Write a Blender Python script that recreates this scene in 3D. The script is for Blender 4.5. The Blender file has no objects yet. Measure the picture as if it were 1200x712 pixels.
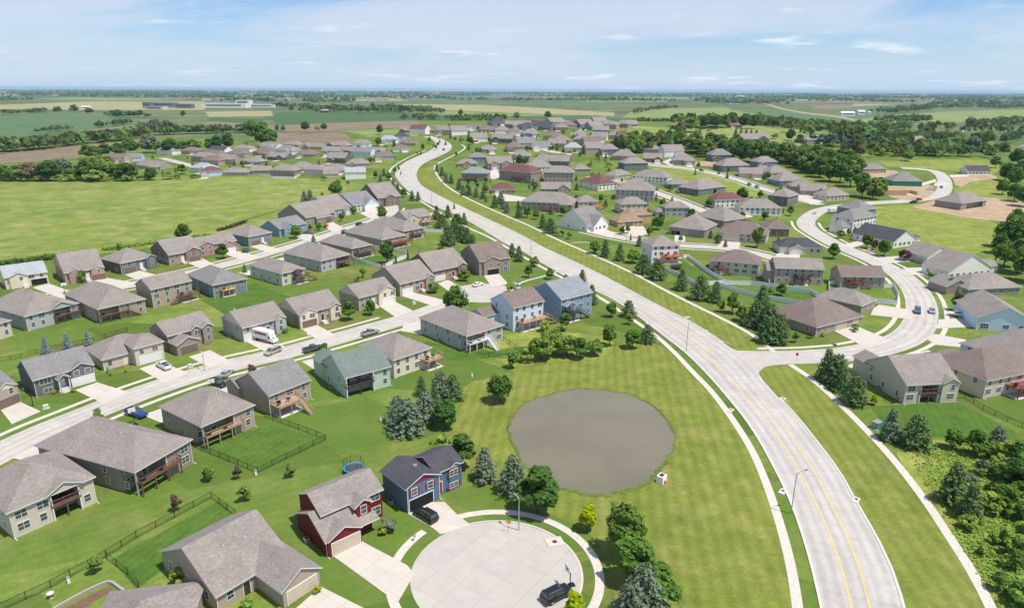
import bpy, math, random
import numpy as np
from mathutils import Vector, Matrix
from mathutils.geometry import tessellate_polygon
random.seed(7); np.random.seed(7)
SC = bpy.context.scene; COL = SC.collection
R = math.radians
# ------------------------------------------------------------ camera
CAM_H, FOC = 70.0, 800.0
PITCH = math.atan((356 - 105.8) / FOC); ROLL = 0.0046
cam = bpy.data.cameras.new('camera'); cam.sensor_width = 36; cam.lens = 24.0
cam.clip_start = 1; cam.clip_end = 80000
co = bpy.data.objects.new('camera', cam); COL.objects.link(co)
co.location = (0, 0, CAM_H)
co.rotation_euler = (Matrix.Rotation(R(90) - PITCH, 3, 'X') @ Matrix.Rotation(ROLL, 3, 'Z')).to_euler()
SC.camera = co
# ------------------------------------------------------------ sky and sun
SUN_EL, SUN_DIR = R(66), Vector((0.9, -0.43, 0)).normalized()
W = bpy.data.worlds.new('World'); SC.world = W; W.use_nodes = True
nt = W.node_tree; nt.nodes.clear(); N = nt.nodes.new; LK = nt.links.new
out = N('ShaderNodeOutputWorld'); bg = N('ShaderNodeBackground'); bg.inputs[1].default_value = 0.112
sky = N('ShaderNodeTexSky'); sky.sky_type = 'NISHITA'; sky.sun_disc = False
sky.sun_elevation = SUN_EL; sky.sun_rotation = math.atan2(SUN_DIR.x, SUN_DIR.y)
sky.air_density = 1.0; sky.dust_density = 0.6; sky.ozone_density = 3.0; sky.altitude = 300
tc = N('ShaderNodeTexCoord'); sep = N('ShaderNodeSeparateXYZ'); LK(tc.outputs['Generated'], sep.inputs[0])
zz = N('ShaderNodeMath'); zz.operation = 'MAXIMUM'; LK(sep.outputs[2], zz.inputs[0]); zz.inputs[1].default_value = 0.0
zp = N('ShaderNodeMath'); zp.operation = 'ADD'; LK(zz.outputs[0], zp.inputs[0]); zp.inputs[1].default_value = 0.12
dv = N('ShaderNodeVectorMath'); dv.operation = 'DIVIDE'; LK(tc.outputs['Generated'], dv.inputs[0])
cz = N('ShaderNodeCombineXYZ'); [LK(zp.outputs[0], cz.inputs[i]) for i in range(3)]; LK(cz.outputs[0], dv.inputs[1])
def noise(scale, detail, vec, rough=.55, dist=0.0):
    n = N('ShaderNodeTexNoise'); n.inputs['Scale'].default_value = scale; n.inputs['Detail'].default_value = detail
    n.inputs['Roughness'].default_value = rough; n.inputs['Distortion'].default_value = dist; LK(vec, n.inputs['Vector']); return n.outputs['Fac']
def remap(v, a, b, c=0., d=1.):
    m = N('ShaderNodeMapRange'); m.interpolation_type = 'SMOOTHSTEP'; LK(v, m.inputs[0])
    for i, q in enumerate((a, b, c, d)): m.inputs[i + 1].default_value = q
    return m.outputs[0]
mp = N('ShaderNodeMapping'); mp.inputs['Scale'].default_value = (1, 1.25, 0); mp.inputs['Location'].default_value = (3.7, 1.9, 0); LK(dv.outputs[0], mp.inputs[0])
veil = remap(noise(.40, 9, mp.outputs[0], .6, .6), .36, .60)
puff = remap(noise(1.15, 10, mp.outputs[0], .6, .1), .55, .73)
def mixc(fac, a, b):
    m = N('ShaderNodeMix'); m.data_type = 'RGBA'
    if isinstance(fac, (int, float)): m.inputs[0].default_value = fac
    else: LK(fac, m.inputs[0])
    for s, q in ((6, a), (7, b)):
        if isinstance(q, tuple): m.inputs[s].default_value = (*q, 1)
        else: LK(q, m.inputs[s])
    return m.outputs[2]
def mul(a, k):
    m = N('ShaderNodeMath'); m.operation = 'MULTIPLY'; LK(a, m.inputs[0]); m.inputs[1].default_value = k; return m.outputs[0]
def mulv(a, b):
    m = N('ShaderNodeMath'); m.operation = 'MULTIPLY'; LK(a, m.inputs[0]); LK(b, m.inputs[1]); return m.outputs[0]
tint = N('ShaderNodeMix'); tint.data_type = 'RGBA'; tint.blend_type = 'MULTIPLY'; tint.inputs[0].default_value = 1
LK(sky.outputs[0], tint.inputs[6]); tint.inputs[7].default_value = (0.76, 0.92, 1.14, 1)
c1 = mixc(mulv(mul(veil, .72), remap(sep.outputs[2], 0., .05, .35, 1.)), mixc(remap(sep.outputs[2], 0., .10, .85, 0.), tint.outputs[2], (4.75, 6.0, 7.5)), (5.75, 6.25, 7.25))
c2 = mixc(mul(puff, .75), c1, (7.9, 8.1, 8.5))
LK(c2, bg.inputs[0]); LK(bg.outputs[0], out.inputs[0])
sun = bpy.data.lights.new('sun', 'SUN'); sun.energy = 4.9; sun.angle = R(.55); sun.color = (1, .935, .83)
so = bpy.data.objects.new('sun', sun); COL.objects.link(so)
sd = Vector((SUN_DIR.x * math.cos(SUN_EL), SUN_DIR.y * math.cos(SUN_EL), math.sin(SUN_EL)))
so.rotation_euler = (-sd).to_track_quat('-Z', 'Y').to_euler(); so.location = (200, -100, 500)
vs = SC.view_settings; vs.view_transform = 'Standard'; vs.look = 'None'; vs.gamma = 1; vs.exposure = 0.16; vs.use_curve_mapping = False
SC.cycles.max_bounces = 5; SC.cycles.volume_bounces = 0; SC.cycles.transparent_max_bounces = 12; SC.cycles.use_denoising = True

# ------------------------------------------------------------ terrain and pixel-free ground lookup
def sst(a, b, x):
    t = min(1, max(0, (x - a) / (b - a))); return t * t * (3 - 2 * t)
HILL = 27.0
def hill(x, y):
    if y < 380 or y > 1600: return 0.0
    return HILL * sst(380, 960, y) * (1 - sst(1000, 1560, y)) * sst(-420, -60, x) * (1 - sst(260, 640, x))
def at(px, py, h=0.0):
    """ground point seen at photo position px,py (photo 1200x712), h metres above the ground"""
    u, v = (px - 600) / FOC, (py - 356) / FOC
    u, v = u + ROLL * v, v - ROLL * u
    c, s = math.cos(PITCH), math.sin(PITCH)
    d = (u, c - v * s, -s - v * c); z = h
    for _ in range(30):
        t = (z - CAM_H) / d[2]; x, y = t * d[0], t * d[1]; z = .5 * z + .5 * (hill(x, y) + h) if y > 370 else h
    return Vector((x, y, z - h))
# ------------------------------------------------------------ materials
MATS = {}
def newmat(name):
    m = bpy.data.materials.new(name); m.use_nodes = True; MATS[name] = m
    t = m.node_tree; return m, t, t.nodes['Principled BSDF']
def simple(name, col, rough=.7, var=.12, scale=1.5, metal=0., spec=.3, coord='Object', scale2=None, var2=0., bump=0.):
    m, t, p = newmat(name)
    p.inputs['Roughness'].default_value = rough; p.inputs['Metallic'].default_value = metal; p.inputs['Specular IOR Level'].default_value = spec
    tc = t.nodes.new('ShaderNodeTexCoord'); fac = None
    nz = t.nodes.new('ShaderNodeTexNoise'); nz.inputs['Scale'].default_value = scale; nz.inputs['Detail'].default_value = 6
    t.links.new(tc.outputs[coord], nz.inputs['Vector'])
    cr = t.nodes.new('ShaderNodeMix'); cr.data_type = 'RGBA'; t.links.new(nz.outputs['Fac'], cr.inputs[0])
    cr.inputs[6].default_value = (*[c * (1 - var) for c in col], 1); cr.inputs[7].default_value = (*[min(1, c * (1 + var)) for c in col], 1)
    o = cr.outputs[2]
    if scale2:
        n2 = t.nodes.new('ShaderNodeTexNoise'); n2.inputs['Scale'].default_value = scale2; n2.inputs['Detail'].default_value = 3
        t.links.new(tc.outputs[coord], n2.inputs['Vector'])
        mr = t.nodes.new('ShaderNodeMapRange'); mr.inputs[1].default_value = .3; mr.inputs[2].default_value = .7
        mr.inputs[3].default_value = 1 - var2; mr.inputs[4].default_value = 1 + var2; t.links.new(n2.outputs['Fac'], mr.inputs[0])
        mm = t.nodes.new('ShaderNodeMix'); mm.data_type = 'RGBA'; mm.blend_type = 'MULTIPLY'; mm.inputs[0].default_value = 1
        t.links.new(o, mm.inputs[6]); t.links.new(mr.outputs[0], mm.inputs[7]); o = mm.outputs[2]
    t.links.new(o, p.inputs['Base Color'])
    if bump:
        b = t.nodes.new('ShaderNodeBump'); b.inputs['Strength'].default_value = bump; t.links.new(nz.outputs['Fac'], b.inputs['Height']); t.links.new(b.outputs[0], p.inputs['Normal'])
    return m
def siding(name, col, kind='lap'):
    """lap siding, brick or stone veneer as a fine procedural pattern plus weathering"""
    m, t, p = newmat(name); p.inputs['Roughness'].default_value = .65; p.inputs['Specular IOR Level'].default_value = .25
    tc = t.nodes.new('ShaderNodeTexCoord'); sp = t.nodes.new('ShaderNodeSeparateXYZ'); t.links.new(tc.outputs['Object'], sp.inputs[0])
    nz = t.nodes.new('ShaderNodeTexNoise'); nz.inputs['Scale'].default_value = .5 if kind == 'lap' else 4; nz.inputs['Detail'].default_value = 5; t.links.new(tc.outputs['Object'], nz.inputs['Vector'])
    v = .07 if kind == 'lap' else .3
    mx = t.nodes.new('ShaderNodeMix'); mx.data_type = 'RGBA'; t.links.new(nz.outputs['Fac'], mx.inputs[0])
    mx.inputs[6].default_value = (*[c * (1 - v) for c in col], 1); mx.inputs[7].default_value = (*[min(1, c * (1 + v)) for c in col], 1)
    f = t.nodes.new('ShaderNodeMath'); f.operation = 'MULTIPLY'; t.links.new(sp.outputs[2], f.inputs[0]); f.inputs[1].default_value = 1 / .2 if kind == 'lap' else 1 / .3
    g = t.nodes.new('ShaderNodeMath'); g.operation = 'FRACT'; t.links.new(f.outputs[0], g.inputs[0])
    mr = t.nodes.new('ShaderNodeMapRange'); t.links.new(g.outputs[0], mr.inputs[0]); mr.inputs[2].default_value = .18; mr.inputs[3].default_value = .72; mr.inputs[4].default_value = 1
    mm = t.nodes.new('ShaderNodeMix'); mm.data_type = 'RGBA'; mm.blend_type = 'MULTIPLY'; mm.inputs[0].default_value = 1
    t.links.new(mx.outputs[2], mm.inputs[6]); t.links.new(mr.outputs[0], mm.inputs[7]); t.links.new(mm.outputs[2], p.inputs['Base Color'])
    return m
def shingle(name, col):
    m, t, p = newmat(name); p.inputs['Roughness'].default_value = .85; p.inputs['Specular IOR Level'].default_value = .2
    tc = t.nodes.new('ShaderNodeTexCoord')
    n1 = t.nodes.new('ShaderNodeTexNoise'); n1.inputs['Scale'].default_value = 2.4; n1.inputs['Detail'].default_value = 6; n1.inputs['Roughness'].default_value = .75; t.links.new(tc.outputs['Object'], n1.inputs['Vector'])
    n2 = t.nodes.new('ShaderNodeTexNoise'); n2.inputs['Scale'].default_value = .28; n2.inputs['Detail'].default_value = 3; t.links.new(tc.outputs['Object'], n2.inputs['Vector'])
    vo = t.nodes.new('ShaderNodeTexVoronoi'); vo.inputs['Scale'].default_value = 3.2
    mp = t.nodes.new('ShaderNodeMapping'); mp.inputs['Scale'].default_value = (1, 1, 4.5); t.links.new(tc.outputs['Object'], mp.inputs[0]); t.links.new(mp.outputs[0], vo.inputs['Vector'])
    a = t.nodes.new('ShaderNodeMix'); a.data_type = 'RGBA'; t.links.new(n1.outputs['Fac'], a.inputs[0])
    a.inputs[6].default_value = (*[c * .78 for c in col], 1); a.inputs[7].default_value = (*[c * 1.22 for c in col], 1)
    b = t.nodes.new('ShaderNodeMix'); b.data_type = 'RGBA'; b.blend_type = 'MULTIPLY'; b.inputs[0].default_value = .32
    bwv = t.nodes.new('ShaderNodeSeparateColor'); t.links.new(vo.outputs['Color'], bwv.inputs[0]); t.links.new(a.outputs[2], b.inputs[6]); t.links.new(bwv.outputs[0], b.inputs[7])
    bw = t.nodes.new('ShaderNodeHueSaturation'); bw.inputs['Saturation'].default_value = .9; bw.inputs['Value'].default_value = 1.2; oi = t.nodes.new('ShaderNodeObjectInfo'); ov_ = t.nodes.new('ShaderNodeMapRange'); t.links.new(oi.outputs['Random'], ov_.inputs[0]); ov_.inputs[3].default_value = 1.04; ov_.inputs[4].default_value = 1.4; t.links.new(ov_.outputs[0], bw.inputs['Value']); t.links.new(b.outputs[2], bw.inputs['Color'])
    mr = t.nodes.new('ShaderNodeMapRange'); t.links.new(n2.outputs['Fac'], mr.inputs[0]); mr.inputs[1].default_value = .3; mr.inputs[2].default_value = .7; mr.inputs[3].default_value = .9; mr.inputs[4].default_value = 1.1
    c = t.nodes.new('ShaderNodeMix'); c.data_type = 'RGBA'; c.blend_type = 'MULTIPLY'; c.inputs[0].default_value = 1
    t.links.new(b.outputs[2], c.inputs[6]); t.links.new(mr.outputs[0], c.inputs[7]); t.links.new(c.outputs[2], p.inputs['Base Color'])
    return m
def grassmat(name, c_lo, c_hi, c_dry, dry=.5, stripe=0., ang=0., period=2.2, big=.02, fine=1.6, yards=0.):
    m, t, p = newmat(name); p.inputs['Roughness'].default_value = .9; p.inputs['Specular IOR Level'].default_value = .1
    L = t.links.new; nd = t.nodes.new
    g = nd('ShaderNodeNewGeometry')
    def nz(s, d, r=.6, vec=None):
        n = nd('ShaderNodeTexNoise'); n.inputs['Scale'].default_value = s; n.inputs['Detail'].default_value = d; n.inputs['Roughness'].default_value = r
        L(vec or g.outputs['Position'], n.inputs['Vector']); return n.outputs['Fac']
    def mr(v, a, b, c=0, d=1):
        q = nd('ShaderNodeMapRange'); L(v, q.inputs[0])
        for i, k in enumerate((a, b, c, d)): q.inputs[i + 1].default_value = k
        return q.outputs[0]
    def mx(f, a, b, bt='MIX'):
        q = nd('ShaderNodeMix'); q.data_type = 'RGBA'; q.blend_type = bt
        if isinstance(f, (int, float)): q.inputs[0].default_value = f
        else: L(f, q.inputs[0])
        for s, k in ((6, a), (7, b)):
            if isinstance(k, tuple): q.inputs[s].default_value = (*k, 1)
            else: L(k, q.inputs[s])
        return q.outputs[2]
    a = mx(mr(nz(big, 5), .3, .7), c_lo, c_hi)
    b = mx(mr(nz(big * 4.7, 6, .7), .46, .74, 0, dry), a, c_dry)
    c = mx(1., b, mr(nz(fine, 5, .8), .25, .75, .72, 1.28), 'MULTIPLY')
    d = mx(1., c, mr(nz(fine * .16, 6, .75), .3, .7, .80, 1.2), 'MULTIPLY')
    if stripe:
        mpp = nd('ShaderNodeMapping'); mpp.inputs['Rotation'].default_value = (0, 0, ang); L(g.outputs['Position'], mpp.inputs[0])
        w = nd('ShaderNodeTexWave'); w.inputs['Scale'].default_value = 1 / period / 3.2; w.inputs['Distortion'].default_value = .5; w.inputs['Detail'].default_value = 2; w.inputs['Detail Scale'].default_value = .3
        L(mpp.outputs[0], w.inputs['Vector']); d = mx(1., d, mr(w.outputs['Fac'], 0, 1, 1 - stripe, 1 + stripe), 'MULTIPLY')
    if yards:                                   # every household mows and waters its own plot
        mpp = nd('ShaderNodeMapping'); mpp.inputs['Rotation'].default_value = (0, 0, -.62); mpp.inputs['Scale'].default_value = (1 / 34, 1 / 19, 1); L(g.outputs['Position'], mpp.inputs[0])
        vo = nd('ShaderNodeTexVoronoi'); vo.distance = 'CHEBYCHEV'; vo.inputs['Scale'].default_value = 1; vo.inputs['Randomness'].default_value = .55; L(mpp.outputs[0], vo.inputs['Vector'])
        sp = nd('ShaderNodeSeparateColor'); L(vo.outputs['Color'], sp.inputs[0])
        d = mx(mr(sp.outputs[0], .1, .9, 0, .6), d, (.066, .13, .02)); d = mx(1., d, mr(sp.outputs[1], 0, 1, 1 - yards, 1 + yards), 'MULTIPLY')
    L(d, p.inputs['Base Color']); return m
def concrete(name, col, joint=0., jang=0., var=.1):
    m, t, p = newmat(name); p.inputs['Roughness'].default_value = .85; p.inputs['Specular IOR Level'].default_value = .2
    L = t.links.new; nd = t.nodes.new; g = nd('ShaderNodeNewGeometry')
    n = nd('ShaderNodeTexNoise'); n.inputs['Scale'].default_value = .35; n.inputs['Detail'].default_value = 8; n.inputs['Roughness'].default_value = .7; L(g.outputs['Position'], n.inputs['Vector'])
    a = nd('ShaderNodeMix'); a.data_type = 'RGBA'; L(n.outputs['Fac'], a.inputs[0])
    a.inputs[6].default_value = (*[c * (1 - var) for c in col], 1); a.inputs[7].default_value = (*[c * (1 + var) for c in col], 1); o = a.outputs[2]
    if joint:
        mp = nd('ShaderNodeMapping'); mp.inputs['Rotation'].default_value = (0, 0, jang); L(g.outputs['Position'], mp.inputs[0])
        br = nd('ShaderNodeTexBrick'); br.inputs['Scale'].default_value = 1; br.offset = 0; br.inputs['Brick Width'].default_value = joint; br.inputs['Row Height'].default_value = joint
        br.inputs['Mortar Size'].default_value = .045; br.inputs['Color1'].default_value = (.97, .97, .97, 1); br.inputs['Color2'].default_value = (1.03, 1.02, 1.0, 1); br.inputs['Mortar'].default_value = (.8, .79, .78, 1)
        L(mp.outputs[0], br.inputs['Vector'])
        b = nd('ShaderNodeMix'); b.data_type = 'RGBA'; b.blend_type = 'MULTIPLY'; b.inputs[0].default_value = 1; L(o, b.inputs[6]); L(br.outputs['Color'], b.inputs[7]); o = b.outputs[2]
    L(o, p.inputs['Base Color']); return m
def roadmat(name, col, lanes):
    m, t, p = newmat(name); p.inputs['Roughness'].default_value = .85; p.inputs['Specular IOR Level'].default_value = .2
    L = t.links.new; nd = t.nodes.new
    a = nd('ShaderNodeAttribute'); a.attribute_name = 'across'; l = nd('ShaderNodeAttribute'); l.attribute_name = 'along'; g = nd('ShaderNodeNewGeometry')
    def math_(op, x, y=None):
        q = nd('ShaderNodeMath'); q.operation = op
        for i, k in enumerate((x, y)):
            if k is None: continue
            if isinstance(k, (int, float)): q.inputs[i].default_value = k
            else: L(k, q.inputs[i])
        return q.outputs[0]
    def mr(v, a_, b_, c_, d_):
        q = nd('ShaderNodeMapRange'); L(v, q.inputs[0]); q.interpolation_type = 'SMOOTHSTEP'
        for i, k in enumerate((a_, b_, c_, d_)): q.inputs[i + 1].default_value = k
        return q.outputs[0]
    cx = nd('ShaderNodeCombineXYZ'); L(math_('MULTIPLY', a.outputs['Fac'], 5.), cx.inputs[0]); L(math_('MULTIPLY', l.outputs['Fac'], .07), cx.inputs[1])
    n = nd('ShaderNodeTexNoise'); n.inputs['Scale'].default_value = 1; n.inputs['Detail'].default_value = 6; n.inputs['Roughness'].default_value = .65; L(cx.outputs[0], n.inputs['Vector'])
    n2 = nd('ShaderNodeTexNoise'); n2.inputs['Scale'].default_value = .5; n2.inputs['Detail'].default_value = 8; n2.inputs['Roughness'].default_value = .75; L(g.outputs['Position'], n2.inputs['Vector'])
    w = math_('COSINE', math_('MULTIPLY', a.outputs['Fac'], 2 * math.pi * lanes * 2)); wear = mr(w, -1, 1, .90, 1.03)
    fl = math_('FRACT', math_('MULTIPLY', l.outputs['Fac'], 1 / 4.8)); j1 = math_('GREATER_THAN', fl, .022)
    fa = math_('FRACT', math_('MULTIPLY', a.outputs['Fac'], float(lanes))); j2 = math_('GREATER_THAN', fa, .014)
    jt = mr(math_('MULTIPLY', j1, j2), 0, 1, .80, 1)
    sl = nd('ShaderNodeTexWhiteNoise'); sl.noise_dimensions = '2D'; c2 = nd('ShaderNodeCombineXYZ'); L(math_('FLOOR', math_('MULTIPLY', a.outputs['Fac'], float(lanes))), c2.inputs[0]); L(math_('FLOOR', math_('MULTIPLY', l.outputs['Fac'], 1 / 4.8)), c2.inputs[1]); L(c2.outputs[0], sl.inputs['Vector'])
    f = math_('MULTIPLY', math_('MULTIPLY', math_('MULTIPLY', wear, jt), mr(sl.outputs['Value'], 0, 1, .95, 1.04)), math_('MULTIPLY', mr(n.outputs['Fac'], .25, .75, .91, 1.07), mr(n2.outputs['Fac'], .25, .75, .90, 1.09)))
    mm = nd('ShaderNodeMix'); mm.data_type = 'RGBA'; mm.blend_type = 'MULTIPLY'; mm.inputs[0].default_value = 1; mm.inputs[6].default_value = (*col, 1); L(f, mm.inputs[7]); L(mm.outputs[2], p.inputs['Base Color']); return m
def lanes_attr(me, L, Rr):
    n = len(L); al = [0.]
    for i in range(1, n): al.append(al[-1] + ((L[i] + Rr[i]) / 2 - (L[i - 1] + Rr[i - 1]) / 2).length)
    a = me.attributes.new('across', 'FLOAT', 'POINT'); b = me.attributes.new('along', 'FLOAT', 'POINT')
    a.data.foreach_set('value', [0.] * n + [1.] * n + [0.] * (len(me.vertices) - 2 * n)); b.data.foreach_set('value', al + al + [0.] * (len(me.vertices) - 2 * n))
def leafmat(name, col, hv=.016, trans=.3, tinted=False):
    m = bpy.data.materials.new(name); m.use_nodes = True; MATS[name] = m; t = m.node_tree; t.nodes.clear(); L = t.links.new; nd = t.nodes.new
    o = nd('ShaderNodeOutputMaterial'); df = nd('ShaderNodeBsdfDiffuse'); tr = nd('ShaderNodeBsdfTranslucent'); mx = nd('ShaderNodeMixShader'); mx.inputs[0].default_value = trans
    oi = nd('ShaderNodeObjectInfo'); g = nd('ShaderNodeNewGeometry')
    n = nd('ShaderNodeTexNoise'); n.inputs['Scale'].default_value = .9; n.inputs['Detail'].default_value = 4; L(g.outputs['Position'], n.inputs['Vector'])
    hs = nd('ShaderNodeHueSaturation'); hs.inputs['Color'].default_value = (*col, 1)
    a = nd('ShaderNodeMapRange'); L(oi.outputs['Random'], a.inputs[0]); a.inputs[3].default_value = .5 - hv; a.inputs[4].default_value = .5 + hv * .6; L(a.outputs[0], hs.inputs['Hue'])
    b = nd('ShaderNodeMapRange'); L(n.outputs['Fac'], b.inputs[0]); b.inputs[1].default_value = .3; b.inputs[2].default_value = .7; b.inputs[3].default_value = .68; b.inputs[4].default_value = 1.35; L(b.outputs[0], hs.inputs['Value'])
    if tinted:
        ta = nd('ShaderNodeAttribute'); ta.attribute_name = 'tint'; L(ta.outputs['Fac'], a.inputs[0]); mm = nd('ShaderNodeMath'); mm.operation = 'MULTIPLY'; m2 = nd('ShaderNodeMapRange'); L(ta.outputs['Fac'], m2.inputs[0]); m2.inputs[3].default_value = .6; m2.inputs[4].default_value = 1.4; L(b.outputs[0], mm.inputs[0]); L(m2.outputs[0], mm.inputs[1]); L(mm.outputs[0], hs.inputs['Value'])
    L(hs.outputs[0], df.inputs[0]); L(hs.outputs[0], tr.inputs[0]); L(df.outputs[0], mx.inputs[1]); L(tr.outputs[0], mx.inputs[2]); L(mx.outputs[0], o.inputs[0]); return m
G = dict
WALLS = {'tan': (.40, .33, .265), 'beige': (.58, .51, .42), 'cream': (.70, .62, .49), 'taupe': (.30, .25, .215), 'grey': (.42, .42, .425), 'dkgrey': (.15, .155, .165), 'brown': (.21, .15, .125),
         'white': (.80, .78, .75), 'ltblue': (.56, .67, .78), 'blue': (.24, .33, .44), 'slate': (.19, .22, .265), 'green': (.47, .56, .49), 'ltgreen': (.55, .57, .46), 'red': (.17, .014, .02), 'navy': (.105, .17, .255),
         'magenta': (.24, .03, .07), 'wood': (.52, .36, .19), 'zip': (.05, .25, .16)}
for k, c in WALLS.items(): siding('wall_' + k, c)
siding('wall_brick', (.42, .26, .225), 'stone'); siding('wall_stone', (.36, .31, .27), 'stone')
ROOFS = {'taupe': (.285, .252, .232), 'grey': (.235, .23, .232), 'brown': (.215, .168, .152), 'dark': (.08, .08, .095), 'blue': (.255, .285, .315), 'maroon': (.18, .085, .078), 'green': (.175, .215, .195), 'tan': (.32, .215, .15), 'pale': (.38, .41, .44)}
for k, c in ROOFS.items(): shingle('roof_' + k, c)
simple('trim', (.72, .71, .69), .5, .04); simple('trim_tan', (.42, .36, .31), .5, .05); simple('trim_brown', (.16, .10, .08), .5, .05)
m = simple('glass', (.06, .085, .09), .06, .5, .6, 0, .8)
simple('gd_white', (.76, .75, .73), .5, .03); simple('gd_tan', (.55, .47, .36), .5, .03); simple('gd_brown', (.19, .14, .11), .5, .05); simple('open_garage_shade', (.012, .012, .014), .8, .2); simple('gd_grey', (.26, .25, .24), .5, .05)  # the near-black one paints the shade inside open garages, not a door colour
simple('door_red', (.32, .03, .05), .4, .05); simple('door_white', (.7, .7, .68), .4, .05); simple('door_dark', (.05, .04, .035), .4, .1)
simple('deck_brown', (.17, .095, .07), .8, .2, 3); simple('deck_red', (.20, .06, .042), .75, .15, 3); simple('deck_orange', (.46, .115, .055), .75, .12, 3); simple('deck_tan', (.42, .28, .19), .8, .15, 3); simple('deck_yellow', (.58, .38, .16), .8, .12, 3); simple('deck_dark', (.06, .045, .045), .8, .2, 3); simple('deck_white', (.7, .69, .67), .6, .06)
roadmat('road_conc', (.435, .412, .385), 3); roadmat('lane_conc', (.455, .425, .39), 2); concrete('street_conc', (.42, .395, .365), 4.6, .62, .2); concrete('drive_conc', (.49, .455, .41), 3.0, .62, .15); concrete('walk_conc', (.53, .495, .445), 1.5, .62, .08)
concrete('curb_conc', (.52, .49, .45), 0, 0, .1)
simple('yellow_paint', (.60, .45, .19), .7, .25, .6, coord='Object'); simple('white_paint', (.78, .78, .76), .6, .05); simple('red_paint', (.55, .02, .03), .4, .05); simple('blue_paint', (.03, .12, .5), .4, .05); simple('green_paint', (.02, .28, .2), .45, .05); simple('sign_yellow', (.7, .42, .02), .4, .05)
simple('steel', (.45, .46, .47), .4, .08, 2, .7); simple('blackmetal', (.015, .015, .017), .5, .2); simple('rubber', (.018, .018, .02), .8, .2); simple('vinyl', (.78, .79, .80), .45, .03)
grassmat('ground', (.096, .150, .028), (.142, .192, .034), (.245, .225, .078), .8, .045, .9, 2.2, .014, yards=.15)
grassmat('verge', (.128, .166, .029), (.168, .2, .036), (.25, .23, .08), .75, .085, .12, 2.4, .03)
grassmat('lawn', (.056, .122, .018), (.078, .142, .023), (.13, .165, .04), .5, .06, .35, 1.6, .05)
grassmat('meadow', (.122, .182, .032), (.19, .235, .048), (.34, .31, .14), .75, 0, 0, 2, .014, .7)
grassmat('wild', (.125, .19, .034), (.205, .245, .046), (.35, .31, .10), .9, 0, 0, 2, .04, .7)
grassmat('crop', (.075, .135, .062), (.10, .16, .075), (.15, .19, .085), .35, .05, .4, 8, .006, .3)
grassmat('cropb', (.05, .105, .038), (.068, .125, .048), (.10, .15, .06), .3, .04, .4, 8, .006, .3)
grassmat('pasture', (.145, .20, .055), (.195, .24, .07), (.33, .31, .15), .8, 0, 0, 8, .008, .2)
grassmat('straw', (.27, .25, .12), (.33, .30, .16), (.22, .23, .09), .8, 0, 0, 8, .006, .2)
grassmat('ploughed', (.175, .135, .095), (.215, .165, .118), (.235, .205, .11), .7, .05, 1.2, 6, .01, .3)
grassmat('dirt', (.34, .25, .17), (.40, .30, .21), (.30, .26, .12), .6, 0, 0, 6, .06, .8)
grassmat('farland', (.055, .09, .036), (.115, .15, .055), (.22, .21, .10), .95, 0, 0, 6, .0016, .02)
grassmat('mud', (.12, .115, .05), (.16, .145, .07), (.10, .13, .035), .8, 0, 0, 6, .1, 2)
grassmat('mulch', (.12, .07, .05), (.17, .10, .07), (.2, .15, .1), .5, 0, 0, 6, .2, 3)
m, t, p = newmat('water'); p.inputs['Roughness'].default_value = .12; p.inputs['Specular IOR Level'].default_value = .8
g = t.nodes.new('ShaderNodeNewGeometry'); nz = t.nodes.new('ShaderNodeTexNoise'); nz.inputs['Scale'].default_value = 1.1; nz.inputs['Detail'].default_value = 5; t.links.new(g.outputs['Position'], nz.inputs['Vector'])
n2 = t.nodes.new('ShaderNodeTexNoise'); n2.inputs['Scale'].default_value = .07; n2.inputs['Detail'].default_value = 6; n2.inputs['Distortion'].default_value = 1; t.links.new(g.outputs['Position'], n2.inputs['Vector'])
c = t.nodes.new('ShaderNodeMix'); c.data_type = 'RGBA'; c.inputs[6].default_value = (.122, .108, .062, 1); c.inputs[7].default_value = (.205, .18, .115, 1); t.links.new(n2.outputs['Fac'], c.inputs[0]); t.links.new(c.outputs[2], p.inputs['Base Color'])
b = t.nodes.new('ShaderNodeBump'); b.inputs['Strength'].default_value = .16; b.inputs['Distance'].default_value = .15; t.links.new(nz.outputs['Fac'], b.inputs['Height']); t.links.new(b.outputs[0], p.inputs['Normal'])
simple('bark', (.10, .075, .055), .9, .25, 4)
leafmat('leaf_dark', (.075, .155, .034)); leafmat('leaf_mid', (.115, .215, .04)); leafmat('leaf_light', (.175, .27, .055)); leafmat('leaf_yellow', (.33, .40, .012), .012)
leafmat('leaf_pine', (.115, .185, .07), .02, .12); leafmat('leaf_spruce', (.165, .215, .14), .02, .12); leafmat('leaf_blue', (.24, .32, .32), .015, .12); leafmat('leaf_plum', (.15, .085, .07), .02); leafmat('leaf_grey', (.2, .235, .14), .02); leafmat('leaf_rust', (.22, .18, .10), .02)
leafmat('leaf_far', (.125, .195, .055), .04, .3, True); leafmat('leaf_conifer_far', (.08, .13, .085), .03, .15, True); leafmat('leaf_scrub', (.23, .35, .065), .03)
# link mesh (chain-link) as real see-through mesh: a fine procedural grid of wire with gaps
m, t, p = newmat('wire_mesh'); p.inputs['Base Color'].default_value = (.02, .022, .02, 1); p.inputs['Alpha'].default_value = .2
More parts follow.
